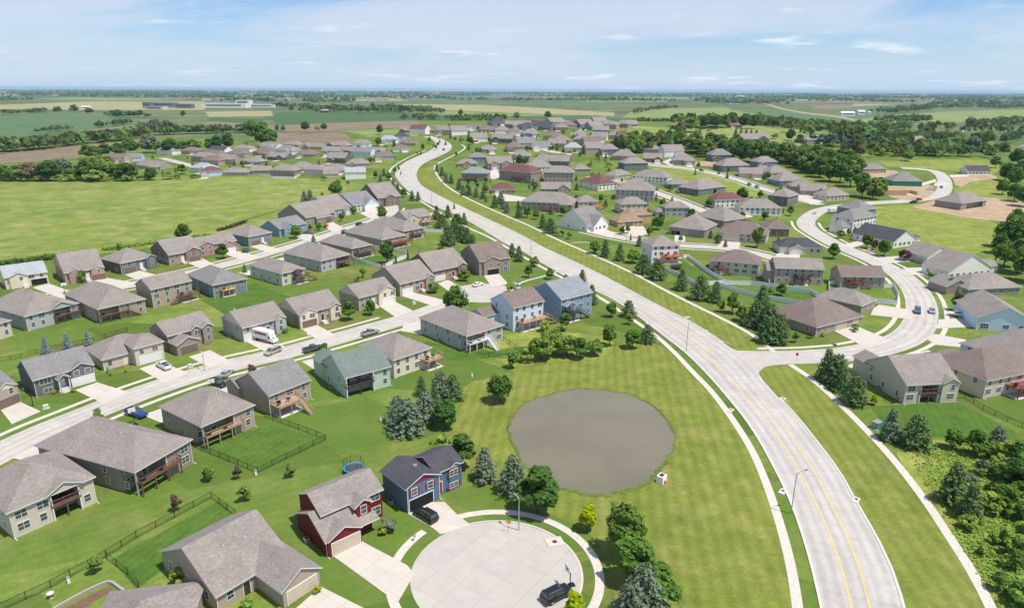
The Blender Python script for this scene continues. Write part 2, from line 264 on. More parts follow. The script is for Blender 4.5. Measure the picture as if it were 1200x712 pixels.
# ------------------------------------------------------------ mesh helpers
class MB:
    def __init__(s): s.v = []; s.f = []; s.m = []; s.mats = []
    def mi(s, mat):
        if mat not in s.mats: s.mats.append(mat)
        return s.mats.index(mat)
    def poly(s, pts, mat):
        n = len(s.v); s.v += [tuple(p) for p in pts]; s.f.append(tuple(range(n, n + len(pts)))); s.m.append(s.mi(mat))
    def box(s, x0, x1, y0, y1, z0, z1, mat, M=None, taper=None):
        a = [(x0, y0, z0), (x1, y0, z0), (x1, y1, z0), (x0, y1, z0)]
        if taper: cx, cy = (x0 + x1) / 2, (y0 + y1) / 2; b = [(cx + (p[0] - cx) * taper, cy + (p[1] - cy) * taper, z1) for p in a]
        else: b = [(p[0], p[1], z1) for p in a]
        n = len(s.v); q = a + b
        if M is not None: q = [tuple(M @ Vector(p)) for p in q]
        s.v += q; k = s.mi(mat)
        for f in ((3, 2, 1, 0), (4, 5, 6, 7), (0, 1, 5, 4), (1, 2, 6, 5), (2, 3, 7, 6), (3, 0, 4, 7)): s.f.append(tuple(n + i for i in f)); s.m.append(k)
    def bar(s, a, b, w, mat, h=None):
        a, b = Vector(a), Vector(b); d = b - a; L = d.length
        q = d.to_track_quat('X', 'Z').to_matrix().to_4x4(); q.translation = a
        h = h or w; s.box(0, L, -w / 2, w / 2, -h / 2, h / 2, mat, q)
    def tube(s, pts, radii, mat, n=8, cap=True):
        pts = [Vector(p) for p in pts]; rings = []; k = s.mi(mat)
        for i, p in enumerate(pts):
            d = (pts[min(i + 1, len(pts) - 1)] - pts[max(i - 1, 0)]).normalized()
            q = d.to_track_quat('Z', 'Y').to_matrix(); st = len(s.v)
            for j in range(n):
                a = 2 * math.pi * j / n; s.v.append(tuple(p + q @ Vector((math.cos(a), math.sin(a), 0)) * radii[i]))
            rings.append(st)
        for a, b in zip(rings, rings[1:]):
            for j in range(n): s.f.append((a + j, a + (j + 1) % n, b + (j + 1) % n, b + j)); s.m.append(k)
        if cap:
            s.f.append(tuple(rings[0] + j for j in reversed(range(n)))); s.m.append(k); s.f.append(tuple(rings[-1] + j for j in range(n))); s.m.append(k)
    def mesh(s, name, smooth=False):
        me = bpy.data.meshes.new(name); me.from_pydata(s.v, [], s.f)
        for mt in s.mats: me.materials.append(MATS[mt])
        me.polygons.foreach_set('material_index', s.m)
        if smooth: me.polygons.foreach_set('use_smooth', [True] * len(s.f))
        me.update(); return me
    def build(s, name, parent=None, smooth=False): return link(name, s.mesh(name, smooth), parent)
def link(name, data, parent=None, loc=None, rz=None):
    o = bpy.data.objects.new(name, data); COL.objects.link(o)
    if parent: o.parent = parent
    if loc is not None: o.location = loc
    if rz is not None: o.rotation_euler = (0, 0, rz)
    return o
def tag(o, label=None, cat=None, group=None, kind=None):
    if label: o['label'] = label
    if cat: o['category'] = cat
    if group: o['group'] = group
    if kind: o['kind'] = kind
    return o
def thing(name, label, cat, loc, rz=0, group=None): return tag(link(name, None, None, loc, rz), label, cat, group)
def copytree(o, parent=None):
    c = o.copy(); COL.objects.link(c); c.parent = parent
    for ch in list(o.children): copytree(ch, c)
    return c
ORD = 'first second third fourth fifth sixth seventh eighth ninth tenth eleventh twelfth thirteenth fourteenth fifteenth sixteenth seventeenth eighteenth nineteenth twentieth'.split()
def ordn(i):
    if i < 20: return ORD[i]
    n = i + 1; h, r = divmod(n, 100); pre = 'hundred-' if h == 1 else ''
    if h == 1 and r == 0: return 'hundredth'
    if h == 1 and r <= 20: return pre + ORD[r - 1]
    tens = 'twenty thirty forty fifty sixty seventy eighty ninety'.split()[r // 10 - 2]
    return pre + (tens[:-1] + 'ieth' if r % 10 == 0 else tens + '-' + ORD[r % 10 - 1])
def resample(pts, step):
    o = []
    for a, b in zip(pts, pts[1:]):
        n = max(1, int((b - a).length / step))
        o += [a.lerp(b, i / n) for i in range(n)]
    return o + [pts[-1]]
def smooth(pts, n=2):
    for _ in range(n):
        q = [pts[0]]
        for a, b in zip(pts, pts[1:]): q += [a.lerp(b, .25), a.lerp(b, .75)]
        pts = q + [pts[-1]]
    return pts
def gz(p, lift=0.):
    h = hill(p[0], p[1]); return Vector((p[0], p[1], h + lift + (.06 if h > .03 else 0)))
def ribbon(name, centre, width, mat, lift, kind='structure', step=4, sm=2, thick=0.):
    c = resample(smooth(centre, sm), step); mb = MB(); L, Rr = [], []
    for i, p in enumerate(c):
        d = (c[min(i + 1, len(c) - 1)] - c[max(i - 1, 0)]); d = Vector((d.x, d.y, 0)).normalized(); n = Vector((-d.y, d.x, 0))
        w = width(i / len(c)) if callable(width) else width
        L.append(gz(p + n * w / 2, lift)); Rr.append(gz(p - n * w / 2, lift))
    sheet(mb, L, Rr, mat, thick); o = mb.build(name); tag(o, kind=kind)
    if mat == 'lane_conc': lanes_attr(o.data, L, Rr)
    return o, L, Rr
def sheet(mb, L, Rr, mat, thick=0.):
    n = len(mb.v); k = mb.mi(mat); mb.v += [tuple(p) for p in L] + [tuple(p) for p in Rr]; m = len(L)
    for i in range(m - 1): mb.f.append((n + m + i, n + m + i + 1, n + i + 1, n + i)); mb.m.append(k)
    if thick:
        D = Vector((0, 0, -thick))
        for row, fl in ((L, 0), (Rr, 1)):
            for a, b in zip(row, row[1:]):
                q = [a, b, b + D, a + D]; mb.poly(q if fl else q[::-1], mat)
def patch(name, px, mat, lift, world=False, kind='structure', sm=0):
    P = [Vector(p) if world else at(*p) for p in px]
    if sm: P = smooth(P + [P[0]], sm)[:-1]
    mb = MB(); n = 0; mb.v = [tuple(gz(p, lift)) for p in P]
    k = mb.mi(mat)
    nrm = sum((P[i].x * P[(i + 1) % len(P)].y - P[(i + 1) % len(P)].x * P[i].y) for i in range(len(P)))
    for t in tessellate_polygon([[Vector((p.x, p.y, 0)) for p in P]]):
        a, b, c = [P[i] for i in t]; s = (b.x - a.x) * (c.y - a.y) - (c.x - a.x) * (b.y - a.y)
        mb.f.append(tuple(t) if s > 0 else tuple(reversed(t))); mb.m.append(k)
    o = mb.build(name); tag(o, kind=kind)
    if any(hill(p.x, p.y) > .02 for p in resample(P + [P[0]], 20)):       # drape over the slope
        import bmesh
        bm = bmesh.new(); bm.from_mesh(o.data)
        for _ in range(7):
            es = [e for e in bm.edges if e.calc_length() > 14]
            if not es: break
            bmesh.ops.subdivide_edges(bm, edges=es, cuts=1, use_grid_fill=False); bmesh.ops.triangulate(bm, faces=bm.faces[:])
        for v in bm.verts: v.co.z = gz(v.co, lift).z
        bm.to_mesh(o.data); bm.free()
    return o
# ------------------------------------------------------------ ground: one sheet out to the horizon
def grid_axis(spans):
    o = []
    for a, b, st in spans: o += list(np.arange(a, b, st))
    return o
xs = grid_axis([(-42000, -2000, 4000), (-2000, -450, 155), (-450, 700, 10), (700, 2000, 200), (2000, 42001, 4000)])
ys = grid_axis([(-1200, 0, 200), (0, 360, 30), (360, 1620, 9), (1620, 4000, 120), (4000, 44000, 2500)])
gx, gy = np.meshgrid(xs, ys); V = np.stack([gx.ravel(), gy.ravel(), np.zeros(gx.size)], 1)
V[:, 2] = [hill(a, b) for a, b in V[:, :2]]
me = bpy.data.meshes.new('ground'); nx = len(xs)
F = [(j * nx + i, j * nx + i + 1, (j + 1) * nx + i + 1, (j + 1) * nx + i) for j in range(len(ys) - 1) for i in range(nx - 1)]
me.from_pydata([tuple(v) for v in V], [], F); me.materials.append(MATS['ground']); me.materials.append(MATS['farland'])
me.polygons.foreach_set('material_index', [1 if ys[f[0] // nx] > 1050 or xs[f[0] % nx] < -900 or xs[f[0] % nx] > 1100 else 0 for f in F])
tag(link('ground', me), kind='structure')
# fields and open land (photo positions on the ground)
patch('meadow', [(-60, 214), (0, 210), (100, 209), (200, 207), (300, 207), (400, 211), (440, 221), (446, 231), (420, 240), (392, 242), (345, 253), (290, 270), (232, 284), (130, 296), (60, 304), (0, 311), (-60, 318)], 'meadow', .05)
patch('ploughed_field', [(-60, 192), (0, 191), (60, 189), (98, 183), (105, 176), (168, 169), (168, 163), (90, 171), (0, 178), (-60, 182)], 'ploughed', .05)
patch('ploughed_field', [(60, 161), (100, 158), (160, 152), (156, 147), (120, 150), (80, 157)], 'ploughed', .06)
patch('crop_field', [(-60, 164), (0, 163), (60, 156), (110, 150), (160, 145), (165, 139), (100, 135), (40, 134), (-60, 140)], 'crop', .05)
patch('straw_field', [(-60, 128), (0, 128), (100, 129), (240, 129), (240, 119), (100, 119), (0, 123), (-60, 124)], 'straw', .05)
patch('straw_field', [(245, 137), (320, 136), (318, 130), (240, 131)], 'straw', .07)
patch('crop_field', [(310, 137), (330, 147), (400, 143), (490, 140), (480, 133), (400, 132), (330, 132)], 'cropb', .05)
patch('ploughed_field', [(240, 150), (320, 152), (400, 153), (490, 152), (490, 141.5), (400, 144), (320, 147), (240, 142)], 'ploughed', .06)
patch('pasture', [(240, 141), (310, 146), (306, 139), (250, 138)], 'cropb', .07)
patch('ploughed_field', [(322, 168), (410, 168), (412, 163), (400, 155), (325, 155)], 'ploughed', .08)
patch('pasture', [(395, 154), (430, 161), (490, 160), (490, 153.5)], 'pasture', .09)
patch('straw_field', [(470, 122), (570, 123), (640, 127), (720, 132), (720, 136), (640, 134), (560, 131), (480, 127)], 'straw', .05)
patch('pasture', [(480, 128), (560, 132), (640, 135), (630, 139), (560, 136), (480, 132)], 'pasture', .06)
patch('crop_field', [(480, 141), (535, 142), (545, 136), (480, 133.5)], 'cropb', .07)
patch('crop_field', [(580, 136), (640, 140), (720, 142), (830, 144), (830, 139), (720, 138), (640, 136)], 'cropb', .08)
patch('pasture', [(728, 138), (800, 140), (895, 141), (905, 136), (868, 130), (850, 126), (780, 127), (740, 131)], 'pasture', .05)
patch('crop_field', [(850, 128), (905, 136), (898, 141), (990, 139), (960, 133), (900, 129)], 'crop', .06)
patch('gravel_road', [(894, 121.5), (900, 121.5), (918, 127), (945, 132), (985, 136), (1008, 141), (1012, 145), (1006, 146), (998, 141), (980, 137.5), (940, 133), (912, 127.6)], 'straw', .12)
patch('pasture', [(1010, 139), (1060, 134), (1110, 131), (1210, 128), (1210, 141), (1130, 143), (1060, 146), (1015, 148)], 'pasture', .05)
patch('crop_field', [(1000, 140), (1040, 133), (1110, 122), (1060, 119), (1000, 127), (985, 133)], 'crop', .05)
patch('straw_field', [(1000, 125), (1062, 122), (1058, 118), (1000, 120)], 'straw', .06)
patch('ploughed_field', [(952, 128), (1000, 127), (1000, 122.5), (955, 123)], 'ploughed', .06)
patch('pasture', [(1070, 120), (1210, 123), (1210, 116), (1080, 115)], 'crop', .06)
patch('pasture', [(480, 120), (600, 119), (720, 125), (720, 119), (600, 116), (480, 115.5)], 'crop', .05)
patch('pasture', [(40, 116), (120, 118), (220, 117), (100, 113.5)], 'pasture', .05)
patch('pasture', [(735, 163), (790, 166), (880, 168), (962, 166), (975, 157), (950, 151), (860, 150), (800, 151), (735, 147)], 'pasture', .05)
patch('open_lot', [(1004, 243), (1040, 241), (1100, 238), (1130, 247), (1170, 262), (1185, 280), (1160, 296), (1110, 300), (1078, 287), (1040, 268), (1012, 256)], 'wild', .05, sm=2)
patch('open_lot', [(1030, 190), (1090, 187), (1165, 188), (1172, 200), (1160, 206), (1115, 200), (1040, 196)], 'wild', .05)
patch('open_lot', [(1118, 222), (1160, 207), (1180, 222), (1180, 236), (1120, 236)], 'wild', .06)
patch('dirt_lot', [(1068, 243), (1100, 233), (1150, 230), (1210, 238), (1215, 262), (1150, 258), (1105, 250)], 'dirt', .07, sm=1)
patch('dirt_lot', [(1114, 205), (1162, 204), (1172, 210), (1140, 212), (1122, 222)], 'dirt', .07, sm=1)
patch('dirt_lot', [(1010, 204), (1045, 198), (1060, 206), (1084, 214), (1098, 222), (1085, 234), (1050, 235), (1030, 222)], 'dirt', .06, sm=1)
patch('dirt_lot', [(812, 190), (846, 188), (848, 196), (810, 194)], 'dirt', .07)
patch('open_lot', [(762, 197), (800, 199), (830, 204), (868, 216), (900, 228), (885, 236), (850, 232), (820, 222), (770, 204)], 'wild', .06, sm=1)
# lawns that read richer than the common grass
for q in ([(232, 527), (258, 514), (318, 497), (382, 515), (302, 554)], [(236, 352), (300, 331), (345, 350), (270, 372)], [(130, 655), (258, 586), (276, 605), (160, 690)],
          [(1020, 476), (1120, 470), (1190, 505), (1190, 520), (1100, 512), (1040, 505)], [(852, 338), (945, 343), (1050, 360), (985, 362), (935, 360), (870, 344)], [(790, 300), (845, 330), (825, 336), (795, 322)],
          [(500, 400), (560, 413), (640, 402), (622, 412), (570, 420), (470, 425), (440, 440)], [(412, 300), (462, 300), (480, 306), (452, 312), (414, 309)]):
    patch('lawn', q, 'lawn', .02)
# verges of the main road, mown in stripes
# ------------------------------------------------------------ roads
A = lambda s: [at(*p) for p in s]
Ledge = [(496, 160.5), (506, 163), (511, 167), (511, 172), (504, 177.5), (480, 187.5), (466, 196.5), (462, 204), (470, 215), (480, 225), (495, 235), (508, 241), (548, 257), (596, 288), (612, 293), (628, 304), (652, 317), (668, 327), (700, 341), (720, 351), (740, 364), (760, 379), (782, 396), (804, 413), (820, 428), (844, 454), (858, 471), (874, 490), (893, 519), (909, 549), (920, 570), (933, 600), (948, 645), (960, 692), (972, 750), (982, 820), (990, 900)]
Redge = [(502, 159), (522, 164.5), (530, 171), (527, 177), (518, 181.5), (497, 190.5), (488, 199), (487, 208), (493, 218), (506, 225), (521, 233), (540, 242), (576, 259), (612, 276), (636, 290), (658, 300), (690, 315), (716, 328), (750, 347), (786, 366), (806, 375), (828, 389), (850, 403), (886, 430), (890, 441), (900, 452), (914, 468), (936, 491), (960, 522), (984, 554), (1004, 592), (1028, 632), (1046, 672), (1058, 712), (1068, 760), (1080, 830), (1092, 910)]
def stations(ptsL, ptsR, step=5):
    L = resample(smooth(A(ptsL), 2), 2.5); Rr = smooth(A(ptsR), 2); o = []; Rr = resample(Rr, 1.5); j = 0
    L = L[::2]
    for p in L:
        rng = range(j, min(len(Rr), j + 26)); k = min(rng, key=lambda q: (Rr[q] - p).length_squared); j = max(j, k)
        o.append((p, Rr[k]))
    return o
ST = stations(Ledge, Redge)
mb = MB(); sheet(mb, [gz(a, .08) for a, b in ST], [gz(b, .08) for a, b in ST], 'road_conc'); o = tag(mb.build('main_road'), kind='structure'); lanes_attr(o.data, [a for a, b in ST], [b for a, b in ST])
def across(f, w, i0, i1, nm, mat='yellow_paint', lift=.095):
    mb = MB(); L, Rr = [], []
    for a, b in ST[i0:i1]:
        d = (b - a); ww = d.length; c = a + d * f; n = d / max(ww, .1)
        L.append(gz(c - n * w / 2, lift)); Rr.append(gz(c + n * w / 2, lift))
    sheet(mb, L, Rr, mat); tag(mb.build(nm), kind='structure')
def stn(px, py):
    p = at(px, py); return min(range(len(ST)), key=lambda i: ((ST[i][0] + ST[i][1]) / 2 - p).length_squared)
j0, j1 = stn(828, 420), stn(880, 462)
for f in (.37, .60):
    across(f, .3, stn(520, 240), j0 if f > .5 else len(ST), 'lane_marking')
    if f > .5: across(f, .3, j1, len(ST), 'lane_marking')
# kerbs of the main road: real 0.12 m steps
def kerb(row, side, i0=0):
    mb = MB(); L, Rr = [], []
    for i, p in enumerate(row):
        d = row[min(i + 1, len(row) - 1)] - row[max(i - 1, 0)]; d.z = 0; d.normalize(); n = Vector((-d.y, d.x, 0)) * side
        L.append(gz(p + n * (.42 if side > 0 else 0), .17)); Rr.append(gz(p + n * (0 if side > 0 else .42), .17))
    sheet(mb, L, Rr, 'curb_conc', .17); tag(mb.build('kerb'), kind='structure')
lrow = [a for a, b in ST]; rrow = [b for a, b in ST]
e1 = (lrow[10] - rrow[10]); dd = lrow[11] - lrow[9]; sL = 1 if (-dd.y * e1.x + dd.x * e1.y) > 0 else -1
jc0, jc1 = stn(852, 412), stn(905, 458)
kerb(lrow, sL); kerb(rrow[:jc0], -sL); kerb(rrow[jc1 + 1:], -sL)
# mown verges
patch('verge', [(487, 200), (489, 208), (500, 221), (540, 241), (612, 275), (658, 299), (716, 326), (786, 365), (828, 388), (862, 409), (906, 412), (890, 399), (848, 375), (780, 341), (696, 299), (652, 281), (592, 253), (534, 226), (512, 208), (508, 194)], 'verge', .02)
patch('verge', [(890, 433), (892, 440), (960, 521), (1005, 592), (1047, 672), (1060, 712), (1100, 830), (1220, 830), (1162, 712), (1136, 664), (1088, 590), (1040, 530), (1006, 494), (960, 451), (926, 428), (900, 428)], 'verge', .02)
patch('verge', [(552, 447), (600, 436), (650, 425), (700, 412), (762, 393), (814, 438), (858, 490), (896, 560), (920, 640), (934, 712), (940, 800), (730, 800), (722, 712), (712, 650), (690, 622), (655, 606), (618, 592), (570, 566), (545, 545), (534, 520), (528, 490), (534, 465)], 'verge', .015, sm=2)
patch('scrub_ground', [(1170, 712), (1140, 664), (1095, 595), (1062, 553), (1050, 530), (1080, 515), (1130, 515), (1190, 520), (1300, 540), (1300, 800), (1220, 800)], 'wild', .02)
patch('scrub_ground', [(560, 396), (640, 386), (720, 395), (715, 420), (640, 424), (590, 432)], 'wild', .018, sm=1)
# footpaths along the main road
def walk(px, w=1.9, lift=.06): return ribbon('footpath', A(px), w * .8, 'walk_conc', lift)
walk([(500, 176), (482, 182.5), (458, 196), (456, 206), (462, 215), (478, 227), (496, 237.5), (520, 252), (550, 268), (570, 276), (594, 290), (612, 300), (640, 316), (656, 324), (706, 350), (724, 363), (744, 376), (766, 391), (788, 410), (814, 438), (834, 458), (858, 490), (880, 524), (896, 560), (910, 600), (923, 645), (932, 690), (938, 740), (944, 830)], 1.9)
walk([(541, 169.5), (546, 173), (540, 178), (522, 187), (510, 193), (509, 200), (518, 214), (534, 225.5), (560, 238.5), (592, 252.5), (620, 264), (652, 280.5), (696, 299), (720, 310), (746, 322), (780, 340.5), (816, 358.5), (848, 374), (872, 386.5), (890, 398), (907, 412)], 1.9)
walk([(926, 427), (946, 440), (960, 451), (980, 469), (1006, 494), (1040, 530), (1060, 554), (1088, 591), (1112, 628), (1136, 664), (1162, 712), (1190, 780)], 2.0)
walk([(605, 335), (612, 330), (640, 323), (656, 317)], 1.3); walk([(669, 284.5), (690, 283.5), (700, 288)], 1.3)
# local streets
S1 = A([(-60, 562), (0, 530), (45, 508), (90, 490), (139, 470), (180, 455), (225, 440), (260, 430), (304, 420), (340, 412), (380, 400.5), (420, 389.5), (460, 378), (492, 369), (530, 354), (562, 344)])
S2 = A([(-60, 366), (0, 357), (80, 347), (158, 333), (240, 316), (280, 306), (316, 296), (350, 286.5), (380, 277.5), (410, 267), (440, 258), (456, 251), (460, 244), (455, 238)])
SS = A([(868, 418), (900, 419), (954, 418), (1000, 414), (1036, 407), (1066, 395), (1079, 379), (1081, 362), (1077, 346), (1066, 331), (1050, 318), (1024, 305), (1000, 295), (980, 287), (962, 277), (947, 268), (943, 260), (951, 252), (962, 246), (985, 241.5), (1020, 238), (1060, 236), (1090, 232.5), (1106, 226.5), (1108, 215), (1104, 205), (1094, 200), (1075, 198), (1056, 197)])
SU = A([(735, 188), (745, 190), (766, 194), (806, 197), (844, 205), (872, 213), (890, 220), (906, 225), (936, 234), (962, 240)])
SM = A([(690, 207), (712, 211), (740, 214), (772, 227), (800, 237), (822, 247), (845, 255)])
SE = A([(690, 270), (720, 277), (760, 284), (800, 288), (835, 289.5), (870, 293), (905, 302), (925, 306)])
SH = A([(606, 152), (610, 158), (624, 169), (642, 177), (660, 180), (690, 178)])
SK = A([(672, 158), (684, 152), (694, 148)]); SW = A([(190, 185.5), (212, 191), (238, 198), (262, 205)])
for c, w, l in ((S1, 9.2, .05), (S2, 8.6, .05), (SS, 9.6, .055), (SU, 8.2, .062), (SM, 8.2, .064), (SE, 8.2, .05), (SH, 9, .1), (SK, 9, .1), (SW, 8, .06)):
    ribbon('street', c, w, 'lane_conc', l, sm=2)
def disc(name, c, r, mat, lift, r0=0, a0=0, a1=360, n=60, el=1.0):
    mb = MB(); P = [(c.x + math.cos(R(a0 + (a1 - a0) * i / n)) * r, c.y + math.sin(R(a0 + (a1 - a0) * i / n)) * r * el) for i in range(n + 1)]
    if r0:
        Q = [(c.x + math.cos(R(a0 + (a1 - a0) * i / n)) * r0, c.y + math.sin(R(a0 + (a1 - a0) * i / n)) * r0 * el) for i in range(n + 1)]
        sheet(mb, [gz(p, lift) for p in Q], [gz(p, lift) for p in P], mat)
    else: mb.poly([gz(p, lift) for p in P[:-1]], mat)
    return tag(mb.build(name), kind='structure')
disc('cul_de_sac', at(566, 343), 12.0, 'street_conc', .058)
CD = at(581, 671); CR = (at(681, 671).x - at(482, 671).x) / 2
disc('cul_de_sac', CD, CR, 'street_conc', .05)
ribbon('street', [CD, CD + Vector((-14, -34, 0)), CD + Vector((-34, -62, 0))], 9.5, 'street_conc', .046)
disc('kerb', CD, CR + .35, 'curb_conc', .10, CR, -62, 128)
disc('footpath', CD, CR + 3.5, 'walk_conc', .06, CR + 2.1, -64, 116)
disc('footpath', CD, CR + 3.6, 'walk_conc', .06, CR + 2.2, 140, 172); disc('footpath', CD, CR + 3.6, 'walk_conc', .06, CR + 2.2, 192, 212)
# pavements beside the streets
def off(c, d):
    o = []
    c = resample(smooth(c, 2), 4)
    for i, p in enumerate(c):
        t = c[min(i + 1, len(c) - 1)] - c[max(i - 1, 0)]; t.z = 0; t.normalize(); o.append(p + Vector((-t.y, t.x, 0)) * d)
    return o
for c, i0, i1 in ((S1, 0, -3), (S2, 0, -1), (SS, 3, 17), (SE, 0, 99), (SU, 1, -1), (SM, 1, 99)):
    cc = c[i0:i1 if i1 != 99 else None]
    for d in (7.1, -7.1): ribbon('pavement', off(cc, d), 1.35, 'walk_conc', .043, sm=0)
ribbon('pavement', off(SS[1:4], 7.0), 1.35, 'walk_conc', .043, sm=0)
patch('street_apron', [(806, 374.5), (828, 388.5), (844, 399), (858, 408.5), (872, 413.2), (890, 414.2), (920, 413.6), (954, 412.2), (954, 424), (926, 426.5), (906, 428), (896, 430), (890, 435), (889, 441), (900, 452), (914, 468), (880, 450), (850, 420), (820, 390)], 'street_conc', .072, sm=0)
# pond and its bank
PD = [(598, 502), (603, 485), (612, 476), (625, 469), (645, 462), (668, 457.5), (695, 456), (730, 460), (760, 473), (783, 492), (791, 512), (787, 530), (777, 544), (769, 549), (768, 556), (758, 565), (740, 572), (722, 577), (705, 579.5), (670, 576), (640, 566), (617, 548), (603, 525)]
P = resample(smooth(A(PD) + [at(*PD[0])], 3), 1.2)[:-1]; cx = sum((p for p in P), Vector()) / len(P)
P = [cx + (p - cx) * (1 + .012 * math.sin(i * .31) + .009 * math.sin(i * .83 + 1) + random.uniform(-.006, .006)) for i, p in enumerate(P)]
mb = MB(); ring = lambda k, z: [Vector((cx.x + (p.x - cx.x) * k, cx.y + (p.y - cx.y) * k, z + (random.uniform(-.03, .03) if z > .03 else 0))) for p in P]
a, b, c = ring(1.04, .02), ring(1.014, .2), ring(.995, .09)
for r0, r1, mt in ((a, b, 'ground'), (b, c, 'mud')):
    for i in range(len(P)): mb.poly([r0[i], r0[(i + 1) % len(P)], r1[(i + 1) % len(P)], r1[i]], mt)
tag(mb.build('pond_bank'), kind='structure'); P_BANK = [cx + (p - cx) * 1.022 for p in P]
mb = MB(); mb.poly([Vector((p.x, p.y, .10)) for p in P], 'water'); tag(mb.build('pond_water'), kind='structure')

rp = random.Random(99)
for yb, hh, n in ((119.5, 2.0, 9), (117, 1.7, 11), (114.8, 1.5, 13), (113, 1.1, 15), (111.6, .9, 16), (110.4, .7, 18)):
    for i in range(n):
        x0 = -80 + 1360 * i / n + rp.uniform(-30, 30); w = 1360 / n * rp.uniform(.45, .95); t0 = lambda x: (x - 600) * .0046
        if yb > 116 and 230 < x0 < 330: continue
        y = yb + rp.uniform(-.4, .4); sk = rp.uniform(-15, 15)
        patch('far_field', [(x0, y + t0(x0)), (x0 + w, y + t0(x0 + w) + rp.uniform(-.3, .3)), (x0 + w + sk, y - hh + t0(x0 + w)), (x0 + sk, y - hh + t0(x0))], rp.choice(('straw', 'pasture', 'crop', 'cropb', 'pasture', 'ploughed', 'crop')), .3 + .2 * i)
# ------------------------------------------------------------ house builder
CACHE = {}
def cached(key, fn):
    if key not in CACHE: CACHE[key] = fn()
    return CACHE[key]
def window_meshes(w, h, tr):
    def mk():
        f = MB(); t = .09
        f.box(-w / 2 - t, w / 2 + t, -.06, 0.0, -t, 0, tr); f.box(-w / 2 - t, w / 2 + t, -.06, 0, h, h + t, tr)
        f.box(-w / 2 - t, -w / 2, -.06, 0, 0, h, tr); f.box(w / 2, w / 2 + t, -.06, 0, 0, h, tr)
        if w > 1.3:
            for i in range(1, round(w / .8)): x = -w / 2 + i * w / round(w / .8); f.box(x - .03, x + .03, -.055, 0, 0, h, tr)
        f.box(-w / 2, w / 2, -.05, 0, h * .5 - .025, h * .5 + .025, tr)
        p = MB(); p.box(-w / 2 + .005, w / 2 - .005, -.03, 0.0, .005, h - .005, 'glass')
        return f.mesh('window'), p.mesh('pane')
    return cached(('win', w, h, tr), mk)
def garage_mesh(w, h, mat):
    def mk():
        g = MB(); n = 4; hh = h / n
        for i in range(n):
            g.box(-w / 2, w / 2, -.05, 0, i * hh + .02, (i + 1) * hh - .02, mat)
            if mat != 'open_garage_shade':  # open garages get plain dark panels, inner shade put in as colour
                m = max(2, round(w / 1.2)); ww = w / m
                for j in range(m): g.box(-w / 2 + j * ww + .12, -w / 2 + (j + 1) * ww - .12, -.075, -.05, i * hh + .12, (i + 1) * hh - .12, mat)
        t = 'trim' if mat != 'gd_brown' else 'trim_tan'
        g.box(-w / 2 - .12, -w / 2, -.09, 0, 0, h + .12, t); g.box(w / 2, w / 2 + .12, -.09, 0, 0, h + .12, t); g.box(-w / 2, w / 2, -.09, 0, h, h + .12, t)
        return g.mesh('garage_door')
    return cached(('gar', w, h, mat), mk)
def door_mesh(mat):
    def mk():
        d = MB(); d.box(-.5, .5, -.05, 0, 0, 2.1, mat); d.box(-.32, .32, -.07, -.05, .2, .9, mat); d.box(-.32, .32, -.07, -.05, 1.1, 1.9, mat)
        for s in (-1, 1): d.box(s * .56 - .06, s * .56 + .06, -.08, 0, 0, 2.2, 'trim')
        d.box(-.5, .5, -.08, 0, 2.1, 2.2, 'trim'); return d.mesh('door')
    return cached(('door', mat), mk)
def slab(mb, top, t, mat, edges, emat):
    """roof plane of thickness t with trim on the named edges"""
    mb.poly(top, mat); D = Vector((0, 0, -t)); mb.poly([p + D for p in reversed(top)], emat)
    n = len(top)
    for i in edges: a, b = top[i], top[(i + 1) % n]; mb.poly([a + D, b + D, b, a], emat)
